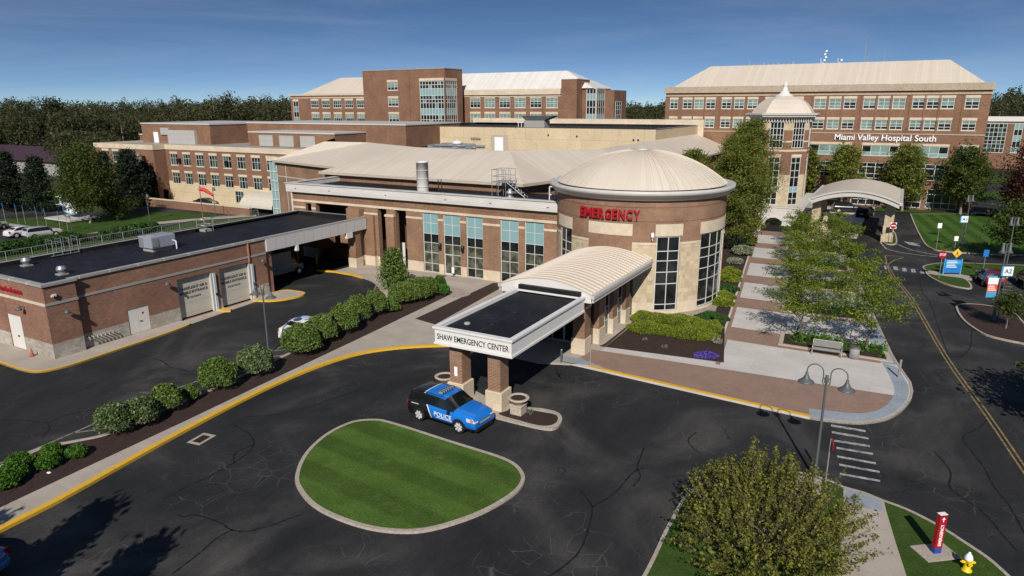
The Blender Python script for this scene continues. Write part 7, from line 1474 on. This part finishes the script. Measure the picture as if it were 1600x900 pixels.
make_car('parked_car', 'black car parked at the right edge past the white bay lines', blk, 'suv', 4.9, 1.95, 1.75, loc=(12.9, 84.3, 0), rz=rad(96))
make_car('parked_car', 'dark car cut by the right edge beside the mulch island sapling', blk, 'saloon', 4.7, 1.85, 1.48, loc=(12.9, 70.6, 0), rz=rad(96))
make_car('parked_car', 'pale blue car cut by the lower left corner of the picture', bluep, 'saloon', 4.7, 1.9, 1.48, loc=(-31.0, 9.2, 0), rz=rad(205))
make_car('parked_car', 'dark SUV waiting under the arched canopy', blk, 'suv', 4.9, 1.95, 1.8, loc=(-7.2, 129.5, 0), rz=rad(15)); make_car('parked_car', 'second dark car behind the SUV under the arched canopy', blk, 'suv', 4.9, 1.95, 1.75, loc=(-4.3, 126.0, 0), rz=rad(80))
# ambulance under the garage canopy
A_ = thing('ambulance', 'box ambulance parked in the shade of the garage canopy', 'ambulance', (0, 0, 0))
mb = MB(); mb.bbox(-3.2, 1.3, -1.15, 1.15, 0.55, 2.9, 0.06); mb.build('box_body', plain('ambulance_body', (0.10, 0.13, 0.15), .4), A_, uv=False); mb = MB(); mb.hexa([(1.32, -.98, .5), (3.0, -.9, .5), (3.0, .9, .5), (1.32, .98, .5), (1.32, -.98, 1.2), (3.0, -.9, 1.15), (3.0, .9, 1.15), (1.32, .98, 1.2)]); mb.hexa([(1.32, -.95, 1.21), (2.3, -.88, 1.21), (2.3, .88, 1.21), (1.32, .95, 1.21), (1.32, -.85, 2.1), (1.75, -.8, 2.05), (1.75, .8, 2.05), (1.32, .85, 2.1)], 1); mb.build('cab', [D.materials['ambulance_body'], M['cglass']], A_, uv=False)
for x in (-1.9, 2.2):
    for y in (-1.0, 1.0):
        mb = MB(); mb.tube([(x, y - 0.12, 0.42), (x, y + 0.12, 0.42)], 0.42, 18); w = mb.build('wheel', M['tyre'], A_, uv=False); mb = MB(); mb.tube([(x, y - 0.13, 0.42), (x, y + 0.13, 0.42)], 0.22, 12); mb.build('rim', M['rim'], w, uv=False)
mb = MB(); mb.box(-3.2, 1.3, -1.16, 1.16, 1.2, 1.45); mb.build('stripe', M['blue'], A_, uv=False); mb = MB(); mb.box(-3.35, -3.18, -1.0, 1.0, 0.45, 0.6); mb.build('rear_step', M['galv'], A_, uv=False)
A_.location = (-57.5, 50.5, 0); A_.rotation_euler = (0, 0, rad(88))
# helicopter on its low deck
Hc = thing('helicopter', 'white and blue helicopter on a low deck behind the blue parking signs', 'helicopter', (0, 0, 0)); hw_ = plain('helicopter_white', (0.60, 0.66, 0.68), 0.4)
mb = MB(); prof = [(-1.6, .45, 1.55), (-1.0, .85, 1.5), (0.2, 1.0, 1.45), (1.4, .92, 1.4), (2.3, .62, 1.25), (2.8, .25, 1.1)]; V = []; n = 14
for x, r, zc in prof:
    for q_ in range(n): th = 2 * math.pi * q_ / n; V.append((x, r * math.cos(th), zc + r * 0.95 * math.sin(th)))
F = [(i * n + q_, i * n + (q_ + 1) % n, (i + 1) * n + (q_ + 1) % n, (i + 1) * n + q_) for i in range(len(prof) - 1) for q_ in range(n)] + [tuple(range(n)), tuple((len(prof) - 1) * n + q_ for q_ in reversed(range(n)))]
mb.shared(V, F, 0, True); mb.tube([(-1.2, 0, 1.7), (-5.0, 0, 2.0)], [0.42, 0.16], 10); mb.bbox(-1.3, 0.9, -0.55, 0.55, 2.3, 2.75, 0.1); mb.build('fuselage', hw_, Hc, uv=False)
mb = MB(); mb.box(-5.4, -4.7, -0.07, 0.07, 1.7, 3.5); mb.box(-5.5, -4.9, -0.6, 0.6, 3.45, 3.55); mb.box(-5.1, -4.6, -0.9, 0.9, 2.0, 2.06); mb.build('tail_fin', hw_, Hc, uv=False)
mb = MB()
for sgn in (-1, 1): mb.box(0.4, 1.2, sgn * 0.96 - 0.03, sgn * 0.96 + 0.03, 1.4, 1.95); mb.box(-0.8, 0.1, sgn * 0.96 - 0.03, sgn * 0.96 + 0.03, 1.4, 1.95)
mb.hexa([(1.5, -.62, 1.65), (2.45, -.4, 1.35), (2.45, .4, 1.35), (1.5, .62, 1.65), (1.45, -.5, 2.15), (2.1, -.3, 1.85), (2.1, .3, 1.85), (1.45, .5, 2.15)]); mb.build('window', M['cglass'], Hc, uv=False)
mb = MB(); mb.box(-0.55, -0.2, -1.01, 1.01, 0.9, 2.1); mb.build('stripe', M['blue'], Hc, uv=False)
mb = MB(); mb.tube([(0, 0, 2.7), (0, 0, 3.1)], 0.12, 8); mb.build('mast', M['post'], Hc, uv=False)
for q_ in range(4):
    th = q_ * math.pi / 2 + 0.5; mb = MB(); c_, s_ = math.cos(th), math.sin(th); mb.hexa([(c_ * .2 - s_ * .12, s_ * .2 + c_ * .12, 3.05), (c_ * .2 + s_ * .12, s_ * .2 - c_ * .12, 3.05), (c_ * 4.4 + s_ * .12, s_ * 4.4 - c_ * .12, 2.85), (c_ * 4.4 - s_ * .12, s_ * 4.4 + c_ * .12, 2.85), (c_ * .2 - s_ * .12, s_ * .2 + c_ * .12, 3.09), (c_ * .2 + s_ * .12, s_ * .2 - c_ * .12, 3.09), (c_ * 4.4 + s_ * .12, s_ * 4.4 - c_ * .12, 2.88), (c_ * 4.4 - s_ * .12, s_ * 4.4 + c_ * .12, 2.88)]); mb.build('rotor_blade', M['post'], Hc, uv=False)
mb = MB()
for y in (-0.9, 0.9): mb.tube([(-1.4, y, 0.25), (1.9, y, 0.25), (2.2, y, 0.45)], 0.06, 6)
mb.tube([(-0.8, -.9, .25), (-0.6, -.5, .9)], .04, 5); mb.tube([(-0.8, .9, .25), (-0.6, .5, .9)], .04, 5); mb.tube([(1.1, -.9, .25), (.9, -.5, .8)], .04, 5); mb.tube([(1.1, .9, .25), (.9, .5, .8)], .04, 5); mb.build('skid', M['post'], Hc, uv=False)
hx, hy = G(112, 343); Hc.location = (hx, hy, 0.45); Hc.rotation_euler = (0, 0, rad(-12)); Hc.scale = (0.85,) * 3
mb = MB(); mb.box(hx - 3.0, hx + 4.2, hy - 2.6, hy + 2.2, 0.25, 0.5)
for dx in (-2.5, 0.5, 3.7):
    for dy in (-2.2, 1.8): mb.box(hx + dx - .1, hx + dx + .1, hy + dy - .1, hy + dy + .1, 0, 0.25)
tag(mb.build('landing_deck', M['gutter'], loc=(hx, hy, 0)), 'low pale deck under the white helicopter', 'deck')

# ================================================================ LAMP POSTS
def lamp_post(name, label, h, group='twin-headed lamp posts', arm=0.74, bell=0.385):
    t = thing(name, label, 'lamp post', (0, 0, 0), group)
    mb = MB(); mb.tube([(0, 0, 0), (0, 0, h)], [0.075, 0.05], 10); mb.lathe([(0.16, 0), (0.16, 0.08), (0.11, 0.2), (0.085, 0.5)], (0, 0, 0), 12); mb.lathe([(0.085, h - 0.35), (0.10, h - 0.3), (0.10, h - 0.12), (0.07, h - 0.05), (0.09, h + 0.02), (0, h + 0.06)], (0, 0, 0), 10); mb.build('pole', M['post'], t)
    for sgn in (-1, 1):
        mb = MB(); r = arm / 2; x0 = 0.16; pts = [(sgn * 0.07, 0, h - 0.45), (sgn * x0, 0, h - 0.4), (sgn * x0, 0, h + 0.12)] + [(sgn * (x0 + r - r * math.cos(a)), 0, h + 0.12 + r * math.sin(a)) for a in [math.pi * q_ / 8 for q_ in range(1, 9)]] + [(sgn * (x0 + 2 * r), 0, h - 0.05)]
        mb.tube(pts, 0.028, 7); mb.tube([(sgn * 0.05, 0, h - 0.15), (sgn * x0, 0, h - 0.15)], 0.025, 6); mb.build('arm', M['post'], t)
        mb = MB(); mb.lathe([(0.05, 0.0), (0.075, -0.03), (0.075, -0.14), (0.10, -0.17), (0.13, -0.24), (0.20, -0.36), (bell * .86, -0.44), (bell, -0.50), (bell * .98, -0.515), (0.24, -0.45), (0.1, -0.42), (0, -0.42)], (sgn * (x0 + 2 * r), 0, h), 18); mb.build('lamp_shade', M['post'], t)
    return t
LP = lamp_post('lamp_post', 'twin-headed bell lamp post in the right foreground before the brown paving', 5.35); LP.location = (*G(1273, 745, .12), 0.12); LP.rotation_euler = (0, 0, rad(-6))
l2 = copy_tree(LP, None, (*G(420, 553), 0), rad(-4), 'twin-headed bell lamp post among the shrubs before the garage doors'); l2.scale = (1, 1, 0.93)
def lamp_single(name, label, h, loc, rz, grp=None):
    t = thing(name, label, 'lamp post', (0, 0, 0), grp); mb = MB(); mb.tube([(0, 0, 0), (0, 0, h)], [0.09, 0.055], 8); mb.lathe([(0.24, 0), (0.24, 0.35), (0.14, 0.45), (0.12, 0.9)], (0, 0, 0), 12); mb.build('pole', M['post'], t)
    for sgn in (-1, 1):
        mb = MB(); mb.tube([(0, 0, h - .1), (sgn * .2, 0, h + .05), (sgn * .32, 0, h - .02)], .03, 5); mb.build('arm', M['post'], t); mb = MB(); mb.lathe([(0.05, .1), (.1, 0), (.14, -.5), (.3, -.75), (.28, -.78), (0, -.6)], (sgn * .34, 0, h), 12); mb.build('lamp_shade', M['post'], t)
    t.location = loc; t.rotation_euler = (0, 0, rz); return t
lx, ly = G(1552, 500, .12)
lamp_single('lamp_post', 'tall dark lamp post carrying the A2 sign and banner in the mulch island', 6.6, (lx, ly, .12), rad(40))
lamp_single('lamp_post', 'slim dark lamp post on the striped lawn behind the A1 sign', 6.4, (*G(1504, 384), .12), rad(40)); lamp_single('lamp_post', 'tall dark lamp post rising behind the maroon hatchback', 6.2, (11.0, 88.0, .12), rad(30))
def simple_pole(name, label, h, loc, r=0.06, head=None, grp=None):
    t = thing(name, label, 'lamp post', (0, 0, 0), grp); mb = MB(); mb.tube([(0, 0, 0), (0, 0, h)], r, 6); mb.build('pole', M['post'], t)
    if head:
        mb = MB(); mb.lathe([(0.05, h), (0.12, h), (0.3, h - 0.45), (0.28, h - 0.48), (0, h - 0.3)], (0.3, 0, 0), 10); mb.tube([(0, 0, h - .1), (0.3, 0, h + .1)], .03, 5); mb.build('lamp_shade', M['post'], t)
    t.location = loc; return t
simple_pole('lamp_post', 'slim grey lamp post on the lawn before the dark pines', 4.3, (*G(234, 345), 0), head=True); simple_pole('lamp_post', 'dark lamp post beside the low brick wall of the west wing', 4.8, (*G(337, 338), 0), head=True)

# ================================================================ SIGNS
Uv = (math.cos(YAW), math.sin(YAW))      # rightwards as seen when facing the wing
def sign_post(name, label, px, py, h, board, mat, txt=None, tmat=None, shape='rect', rz=rad(25), cat='sign', group=None, post_h=None, th=None, rim=None, z0=0.12, loc=None):
    """post with a board centred at height h; board = (w, hgt)"""
    t = thing(name, label, cat, (0, 0, 0), group); w, hh = board; mb = MB(); mb.tube([(0, 0, 0), (0, 0, post_h or (h + hh / 2))], 0.035, 6); mb.build('post', M['galv_p'], t)
    mb = MB()
    if shape == 'rect': mb.box(-w / 2, w / 2, -0.06, -0.03, h - hh / 2, h + hh / 2)
    else:
        n, a0 = {'oct': (8, 22.5), 'round': (20, 0), 'diamond': (4, 0)}[shape]; P2 = [(w / 2 * math.cos(rad(a0 + 360 * q_ / n)), h + w / 2 * math.sin(rad(a0 + 360 * q_ / n))) for q_ in range(n)]
        mb.face([(x, -0.06, z) for x, z in P2]); mb.face([(x, -0.03, z) for x, z in reversed(P2)])
        for q_ in range(n): a, b = P2[q_], P2[(q_ + 1) % n]; mb.face([(a[0], -.06, a[1]), (a[0], -.03, a[1]), (b[0], -.03, b[1]), (b[0], -.06, b[1])])
    bo = mb.build('board', mat, t)
    if txt:
        for (s_, tw_, th_, dx, dz, tm) in txt: lettering(s_, th_, tw_, (dx, -0.063, h + dz), 0, tm, bo, 'lettering', 0.006, 0.015)
    t.location = loc or (*G(px, py, z0), z0); t.rotation_euler = (0, 0, rz); return t, bo
sign_post('stop_sign', 'red octagonal STOP sign at the crosswalk of the right-hand road', 1467, 434, 2.5, (0.85, .85), M['red'], [('STOP', .62, .26, 0, 0, M['signwhite'])], None, 'oct')
t, bo = sign_post('do_not_enter_sign', 'round red and white sign on the small grass island by the arched canopy', 1392, 380, 2.35, (0.8, .8), M['red'], None, None, 'round'); mb = MB(); mb.box(-.28, .28, -.066, -.061, 2.29, 2.41); lbuild(mb, 'bar', M['signwhite'], bo); mb = MB(); mb.box(-.4, .4, -.058, -.032, 1.95, 2.75); lbuild(mb, 'backing', M['signwhite'], bo)
t, bo = sign_post('pedestrian_sign', 'yellow diamond pedestrian crossing sign beside the blue board', 1490, 428, 2.3, (1.0, 1.0), M['amber'], None, None, 'diamond')
mb = MB(); mb.lathe([(0, -.045), (.045, 0), (0, .045)], (0.02, -.064, 2.52), 8); mb.tube([(0.02, -.065, 2.45), (0, -.065, 2.25)], .035, 5); mb.tube([(0, -.065, 2.25), (.12, -.065, 2.08), (.14, -.065, 1.98)], .024, 5); mb.tube([(0, -.065, 2.25), (-.1, -.065, 2.1), (-.16, -.065, 2.02)], .024, 5); mb.tube([(-.13, -.065, 2.28), (.01, -.065, 2.42), (.14, -.065, 2.3)], .02, 5); lbuild(mb, 'walking_figure', M['black'], bo)
def info_board():
    t = thing('wayfinding_board', 'blue directory board with lighter panel beside the pedestrian sign', 'sign', (0, 0, 0)); mb = MB(); mb.bbox(-1.0, 1.0, -.12, .12, .25, 1.95, .03); b = mb.build('board', M['blue'], t); mb = MB(); mb.box(-1.1, -.95, -.1, .1, 0, 2.05); mb.box(.95, 1.1, -.1, .1, 0, 2.05); mb.build('post', M['cyan'], t)
    mb = MB(); mb.box(-.9, .9, -.128, -.121, 1.35, 1.85); mb.box(-.9, .4, -.128, -.121, .9, 1.2); mb.build('panel', M['cyan'], b)
    mb = MB()
    for k in range(5): mb.box(-.8, .5 - .15 * (k % 3), -.134, -.129, .95 + .2 * k, 1.02 + .2 * k)
    mb.build('text_line', M['signwhite'], b); t.scale = (.85,) * 3; t.location = (*G(1486, 429, .12), .12); t.rotation_euler = (0, 0, rad(25)); return t
info_board()
def letter_sign(txt, label, px, py, h, loc=None):
    t = thing('lot_sign', label, 'sign', (0, 0, 0)); mb = MB(); mb.tube([(0, 0, 0), (0, 0, h + .4)], .045, 6); mb.build('post', M['post'], t); mb = MB(); mb.box(-.48, .48, -.1, -.03, h - .42, h + .42); b = mb.build('board', M['cyan'], t); mb = MB(); mb.box(-.34, .46, -.106, -.101, h - .37, h + .38); p = mb.build('panel', M['signwhite'], b)
    lettering(txt, .38, .60, (.05, -.109, h), 0, M['letter'], b, 'lettering', .006, .02); t.location = loc or (*G(px, py, .12), .12); t.rotation_euler = (0, 0, rad(28)); return t
letter_sign('A1', 'white and blue A1 parking sign over the striped lawn', 1498, 390.5, 3.9)
letter_sign('A2', 'white and blue A2 parking sign above the banner in the mulch island', 1552, 500, 4.35, (lx + 0.28, ly - 0.15, .12))
sign_post('small_sign', 'small white sign on a post at the edge of the striped lawn, left of A1', 1462, 392, 3.2, (.5, .62), M['signwhite']); sign_post('small_sign', 'small pale sign low under the A1 sign', 1491, 391, 1.5, (.5, .6), M['signwhite'])
def handicap(label, px, py, h, w=.42, rz=rad(25), grp=None):
    t, b = sign_post('parking_sign', label, px, py, h, (w, w * 1.35), M['blue'], None, None, 'rect', rz, group=grp, z0=0.05); return t
handicap('blue parking sign on a post above the maroon hatchback', 1535, 428, 2.3, .55)
for i, (bx, by, tx_) in enumerate([(9, 348, 6), (28.5, 350, 24), (40, 350.5, 36), (60, 354, 57), (74, 357, 70), (95, 362, 92), (107, 363.5, 104)]):
    handicap(['blue parking sign nearest the left edge, first of the row behind the white cars', 'blue parking sign second from the left in the row', 'blue parking sign third from the left in the row', 'blue parking sign fourth from the left in the row, above the cars', 'blue parking sign third from the right in the row', 'blue parking sign second from the right, before the helicopter deck', 'last blue parking sign on the right of the row'][i], bx, by, 2.75, .45, rad(-20), 'blue parking signs along the lot')
simple_pole('sign_post', 'bare grey post beside the last blue parking sign', 2.6, (*G(113, 362), .05), .035)
def banner():
    t = thing('banner', 'blue, white and orange banner hanging from the A2 lamp post', 'banner', (0, 0, 0)); mb = MB(); mb.box(-.95, -.12, -.02, .02, 2.0, 3.85, 0); mb.box(-.95, -.12, -.025, .025, 2.45, 3.15, 1); mb.box(-.95, -.12, -.025, .025, 3.15, 3.7, 2); b = mb.build('cloth', [M['cyan'], M['orange'], M['signwhite']], t)
    mb = MB()
    for z in (2.0, 3.85): mb.tube([(0, 0, z), (-1.0, 0, z)], .022, 5)
    mb.build('bracket', M['post'], t); mb = MB()
    for k in range(3): mb.box(-.88, -.2 - .1 * k, -.032, -.026, 2.6 + .17 * k, 2.67 + .17 * k)
    mb.build('text_line', M['signwhite'], b); t.location = (lx - .05, ly, .12); t.rotation_euler = (0, 0, rad(28))
banner()
def pylon():
    t = thing('emergency_pylon', 'narrow red EMERGENCY sign with white arrow on a small concrete pad', 'sign', (0, 0, 0)); mb = MB(); mb.bbox(-.17, .17, -.1, .1, .28, 1.82, .012); b = mb.build('panel', M['red'], t); mb = MB(); mb.box(-.16, .16, -.095, .095, .04, .28); mb.build('plinth', plain('pylon_blue', (0.01, .06, .32), .4), t); mb = MB(); mb.box(-.17, .17, -.1, .1, 1.822, 1.84); mb.build('cap', M['signwhite'], t)
    mb = MB(); mb.prism([(-.75, -.5), (.75, -.5), (.75, .55), (-.75, .55)], 0, .035); mb.build('pad', M['curb'], t)
    me = text_mesh('EMERGENCY', 1.0, .5, .015); co = np.array([v.co[:] for v in me.vertices]); mn, mx_ = co.min(0), co.max(0); co -= (mn + mx_) / 2; co[:, 0] *= 1.0 / (mx_[0] - mn[0]); co[:, 1] *= .145 / (mx_[1] - mn[1]); co[:, 2] *= .012
    L_ = MB(); L_.shared([(-c_[1], -.104 - c_[2], .90 + c_[0]) for c_ in co], [tuple(p.vertices) for p in me.polygons], 0, False)
    L_.face([(-.02, -.108, 1.5), (.02, -.108, 1.5), (.02, -.108, 1.62), (-.02, -.108, 1.62)]); L_.face([(-.08, -.108, 1.62), (.08, -.108, 1.62), (0, -.108, 1.73)]); L_.build('lettering', M['signwhite'], b)
    t.location = (*G(1462, 864, .12), .12); t.rotation_euler = (0, 0, rad(38)); return t
pylon()
t, bo = sign_post('stop_sign', 'red stop sign seen edge-on beside the right foreground lamp post', 1290, 752, 2.0, (.75, .75), M['red'], None, None, 'oct', rad(108), post_h=2.3)

# ================================================================ STREET FURNITURE
def hydrant():
    t = thing('fire_hydrant', 'yellow fire hydrant with a white bonnet on the lower right lawn', 'hydrant', (0, 0, 0)); mb = MB(); mb.lathe([(.19, 0), (.19, .05), (.13, .07), (.125, .45), (.15, .47), (.15, .52)], (0, 0, 0), 18); b = mb.build('barrel', M['yellowp'], t)
    mb = MB(); mb.lathe([(.155, .52), (.15, .58), (.12, .68), (.06, .75), (.045, .76), (.045, .82), (0, .83)], (0, 0, 0), 18); mb.build('bonnet', plain('hydrant_white', (.72, .80, .84), .4), t)
    for a, l, r in ((0, .24, .06), (180, .24, .06), (-90, .22, .08)): mb = MB(); c_, s_ = math.cos(rad(a)), math.sin(rad(a)); mb.tube([(c_ * .1, s_ * .1, .38), (c_ * l, s_ * l, .38)], r, 10); mb.tube([(c_ * l, s_ * l, .38), (c_ * (l + .04), s_ * (l + .04), .38)], r * .5, 5); mb.build('outlet', M['yellowp'], b)
    t.location = (*G(1510, 891, .12), .12); t.rotation_euler = (0, 0, rad(20))
hydrant()
def bench():
    t = thing('bench', 'grey metal bench with curved back in front of the plaza planter', 'bench', (0, 0, 0)); mb = MB()
    for k in range(6): mb.box(-.95, .95, -.02 - .42 + k * .085, .045 - .42 + k * .085, .43, .46)
    mb.build('seat', M['benchm'], t); mb = MB()
    for k in range(6): z = .52 + k * .075; mb.box(-.95, .95, .12 + k * .015, .15 + k * .015, z, z + .06)
    mb.tube([(-.95, .22, .98), (.95, .22, .98)], .05, 8); mb.build('backrest', M['benchm'], t)
    for x in (-.98, .98): mb = MB(); mb.tube([(x, -.42, 0), (x, -.40, .42), (x, .1, .45), (x, .26, 1.0)], .03, 6); mb.tube([(x, .1, .45), (x, .18, 0)], .03, 6); mb.tube([(x, -.40, .42), (x, -.4, .66), (x, .15, .68)], .025, 6); mb.build('leg', M['benchm'], t)
    t.location = (-3.15, 52.9, .12); t.rotation_euler = (0, 0, rad(2))
bench()
def bin_():
    t = thing('litter_bin', 'round grey slatted litter bin to the right of the bench', 'bin', (0, 0, 0)); mb = MB(); mb.lathe([(.27, .05), (.30, .06), (.33, .8), (.31, .82)], (0, 0, 0), 20); b = mb.build('drum', M['cap'], t); mb = MB(); mb.lathe([(.35, .80), (.36, .86), (.2, .93), (.14, .93), (.13, .88)], (0, 0, 0), 20); mb.build('lid', M['post'], t); mb = MB()
    for k in range(24): a = k * math.pi / 12; mb.box(.315 * math.cos(a) - .012, .315 * math.cos(a) + .012, .315 * math.sin(a) - .012, .315 * math.sin(a) + .012, .08, .78)
    o = mb.build('slat', M['galv_p'], b); t.location = (*G(1334, 560, .12), .12)
bin_()
def urn(label, x, y, z=.12):
    t = thing('planter_urn', label, 'planter', (0, 0, 0), None); mb = MB(); mb.bbox(-.42, .42, -.42, .42, 0, .62, .02); mb.bbox(-.48, .48, -.48, .48, .62, .70, .02); mb.build('pedestal', M['urn'], t); mb = MB(); mb.lathe([(.32, .70), (.45, .78), (.60, .98), (.74, 1.08), (.76, 1.16), (.70, 1.18), (.54, 1.17), (.50, 1.10)], (0, 0, 0), 28); b = mb.build('bowl', M['urn'], t); mb = MB(); mb.disc((0, 0, 1.12), .56, 24); mb.build('soil', M['mulch'], b); t.scale = (.88,) * 3; t.location = (x, y, z)
urn('round stone planter bowl on a square pedestal right of the canopy columns', -18.25, 33.25); urn('round stone planter bowl behind the police car, left of the columns', -24.0, 33.9)
for i, (px, py, h, lb) in enumerate([(1404, 590, 1.25, 'pale bollard on the grey paving at the plaza corner'), (922, 571, 1.1, 'steel bollard at the entrance kerb beside the first pier'), (877, 566, 0.95, 'dark bollard in the canopy shade')]):
    t = thing('bollard', lb, 'bollard', (0, 0, 0)); mb = MB(); mb.tube([(0, 0, 0), (0, 0, h)], .075, 12); mb.build('post', M['benchm'] if i < 2 else M['post'], t); mb = MB(); mb.lathe([(.078, h - .02), (.08, h + .02), (0, h + .05)], (0, 0, 0), 12); mb.build('cap', M['galv_p'], t); t.location = (*G(px, py, .12), .12)
for i, (px, py) in enumerate([(368, 412), (437, 408)]): pass
for i, (x, y, lb) in enumerate([(-61.0, 57.0, 'left yellow bollard deep in the shade under the garage canopy'), (-58.3, 57.3, 'right yellow bollard deep in the shade under the garage canopy')]):
    t = thing('bollard', lb, 'bollard', (0, 0, 0)); mb = MB(); mb.tube([(0, 0, 0), (0, 0, 1.2)], .1, 10); mb.lathe([(.1, 1.2), (.06, 1.26), (0, 1.28)], (0, 0, 0), 10); mb.build('post', M['yellowp'], t); mb = MB(); mb.lathe([(.102, .9), (.104, .9), (.104, 1.0), (.102, 1.0)], (0, 0, 0), 10); mb.build('band', M['black'], t); t.location = (x, y, 0)
for px, py, lb in ((385, 558, 'short grey post standing behind the shrub row by the drive'),): simple_pole('marker_post', lb, 1.0, (*G(px, py), 0), .06)
def cone():
    t = thing('traffic_cone', 'faded orange traffic cone against the garage end wall', 'cone', (0, 0, 0)); t.scale = (.85,) * 3; mb = MB(); mb.lathe([(.17, .03), (.035, .72), (0, .73)], (0, 0, 0), 16); mb.build('body', M['cone'], t); mb = MB(); mb.bbox(-.2, .2, -.2, .2, 0, .035, .01); mb.build('base', M['cone'], t); t.location = (-54.4, 24.4, .12)
cone()
def drain():
    t = thing('drain_grate', 'rusty square storm drain in a concrete collar beside the yellow kerb', 'drain', (0, 0, 0)); mb = MB(); o_ = [(-.62, -.45), (.62, -.45), (.62, .45), (-.62, .45)]; i_ = [(-.42, -.28), (.42, -.28), (.42, .28), (-.42, .28)]; mb.ring(o_, i_, -.02, .012); mb.build('collar', M['curb'], t); mb = MB(); mb.prism(i_, -.2, .003); mb.build('pit', plain('rust_and_shade', (.020, .007, .004), .9), t); mb = MB()  # pit is a flush sheet; rust colour darkened to stand for shade inside
    for k in range(7): mb.box(-.40 + k * .125, -.34 + k * .125, -.28, .28, .004, .010)
    mb.build('bar', D.materials['rust_and_shade'], t); t.location = (*G(315, 686), 0.002); t.rotation_euler = (0, 0, math.atan2(YC[22][1] - YC[15][1], YC[22][0] - YC[15][0]))
drain()
def windsock():
    t = thing('windsock', 'red windsock on a tall thin red and white pole at the back of the garage', 'windsock', (0, 0, 0)); x, y = -63.8, 47.0; h = 9.9; mb = MB(); mb.tube([(0, 0, 0), (0, 0, h)], [.07, .04], 6); mb.build('pole', plain('faded_red_pole', (.30, .10, .09), .5), t); mb = MB(); pts = [(0.05, 0, h - .35), (.45, .05, h - .4), (.85, .08, h - .6), (1.15, .1, h - .8), (1.45, .1, h - 1.0)]; mb.tube(pts, [.22, .20, .18, .15, .12], 10, caps=False); s_ = mb.build('sock', M['windsock'], t)
    mb = MB(); mb.lathe([(.22, 0), (.24, 0), (.24, .04), (.22, .04)], (0.05, 0, h - .37), 12); mb.build('hoop', M['galv_p'], t); t.location = (x, y, 0); t.rotation_euler = (0, 0, rad(15))
    t = thing('gas_pump_cage', 'small galvanised hatch frame at the foot of the windsock', 'frame', (0, 0, 0)); mb = MB()
    for dx in (-.6, .6):
        for dy in (-.5, .5): mb.tube([(dx, dy, 0), (dx, dy, 1.3)], .03, 5)
    for z in (.7, 1.3): mb.tube([(-.6, -.5, z), (.6, -.5, z), (.6, .5, z), (-.6, .5, z), (-.6, -.5, z)], .025, 5)
    mb.build('rail', M['galv'], t); mb = MB(); mb.box(-.5, .5, -.4, .4, 0, .25); mb.build('hatch', M['cap'], t); t.location = (-62.3, 46.0, 5.38)
windsock()
mb = MB(); mb.box(-.45, .05, -.3, .3, 0, .02); t = tag(mb.build('door_mat', M['black'], loc=(0, 0, 0)), 'black mat before the glass door of the emergency wing', 'mat'); t.location = (-41.5, 59.2, .123)
t = thing('door_sign', 'small white sign standing beside the glass door', 'sign', (0, 0, 0)); mb = MB(); mb.box(-.15, .15, -.03, .03, .35, 1.0); mb.build('board', M['signwhite'], t); mb = MB(); mb.box(-.2, .2, -.12, .12, 0, .04); mb.tube([(0, 0, 0), (0, 0, .35)], .03, 6); mb.build('stand', M['post'], t); t.location = (-40.7, 59.6, .12)
for i, (px, py, lb) in enumerate([(76, 739, 'scrap of white paper lying in the mulch by the small shrubs')]):
    mb = MB(); mb.hexa([(-.09, -.06, 0), (.09, -.05, 0), (.10, .07, 0), (-.07, .08, 0), (-.05, -.04, .05), (.06, -.02, .03), (.05, .05, .06), (-.04, .05, .04)]); o = tag(mb.build('litter', M['signwhite']), lb, 'litter'); o.location = (*G(px, py, .13), .135)
# out-of-frame conifers whose shadows cross the lower left drive
C0 = make_tree('tall_conifer', 'dark conifer outside the lower left corner casting a pointed shadow', 9.5, 2.2, 0.6, 6000, 0.3, LF['spruce'], M['bark'], 501, 'cone', 0.16, 30, 4, spread=0.34, extra=0.6, group='conifers outside the lower left corner')
s0 = G(160, 795); s1 = G(243, 850)
Ld = 9.5 / math.tan(rad(SUN_EL)); ox_, oy_ = math.cos(rad(SHADOW_AZ)) * Ld, math.sin(rad(SHADOW_AZ)) * Ld
C0['group'] = 'conifers outside the lower left corner'; C0.location = (s0[0] - ox_, s0[1] - oy_, 0); place(C0, s1[0] - ox_ * .92, s1[1] - oy_ * .92, 0, 1.0, 0.92, 'conifer outside the bottom edge casting the right-hand shadow spike'); place(C0, s0[0] - ox_ - 3.6, s0[1] - oy_ - 2.2, 0, 2.0, 0.95, 'conifer farthest outside the lower left corner')
# tree outside the right edge whose shadow crosses the road
make_tree('roadside_tree', 'leafy tree outside the right edge casting a shadow across the road', 6.5, 3.0, 1.5, 5000, 0.25, LF['maple'], M['bark'], 505, 'round', 0.14, 14, 4, loc=(11.4, 46.0, 0))
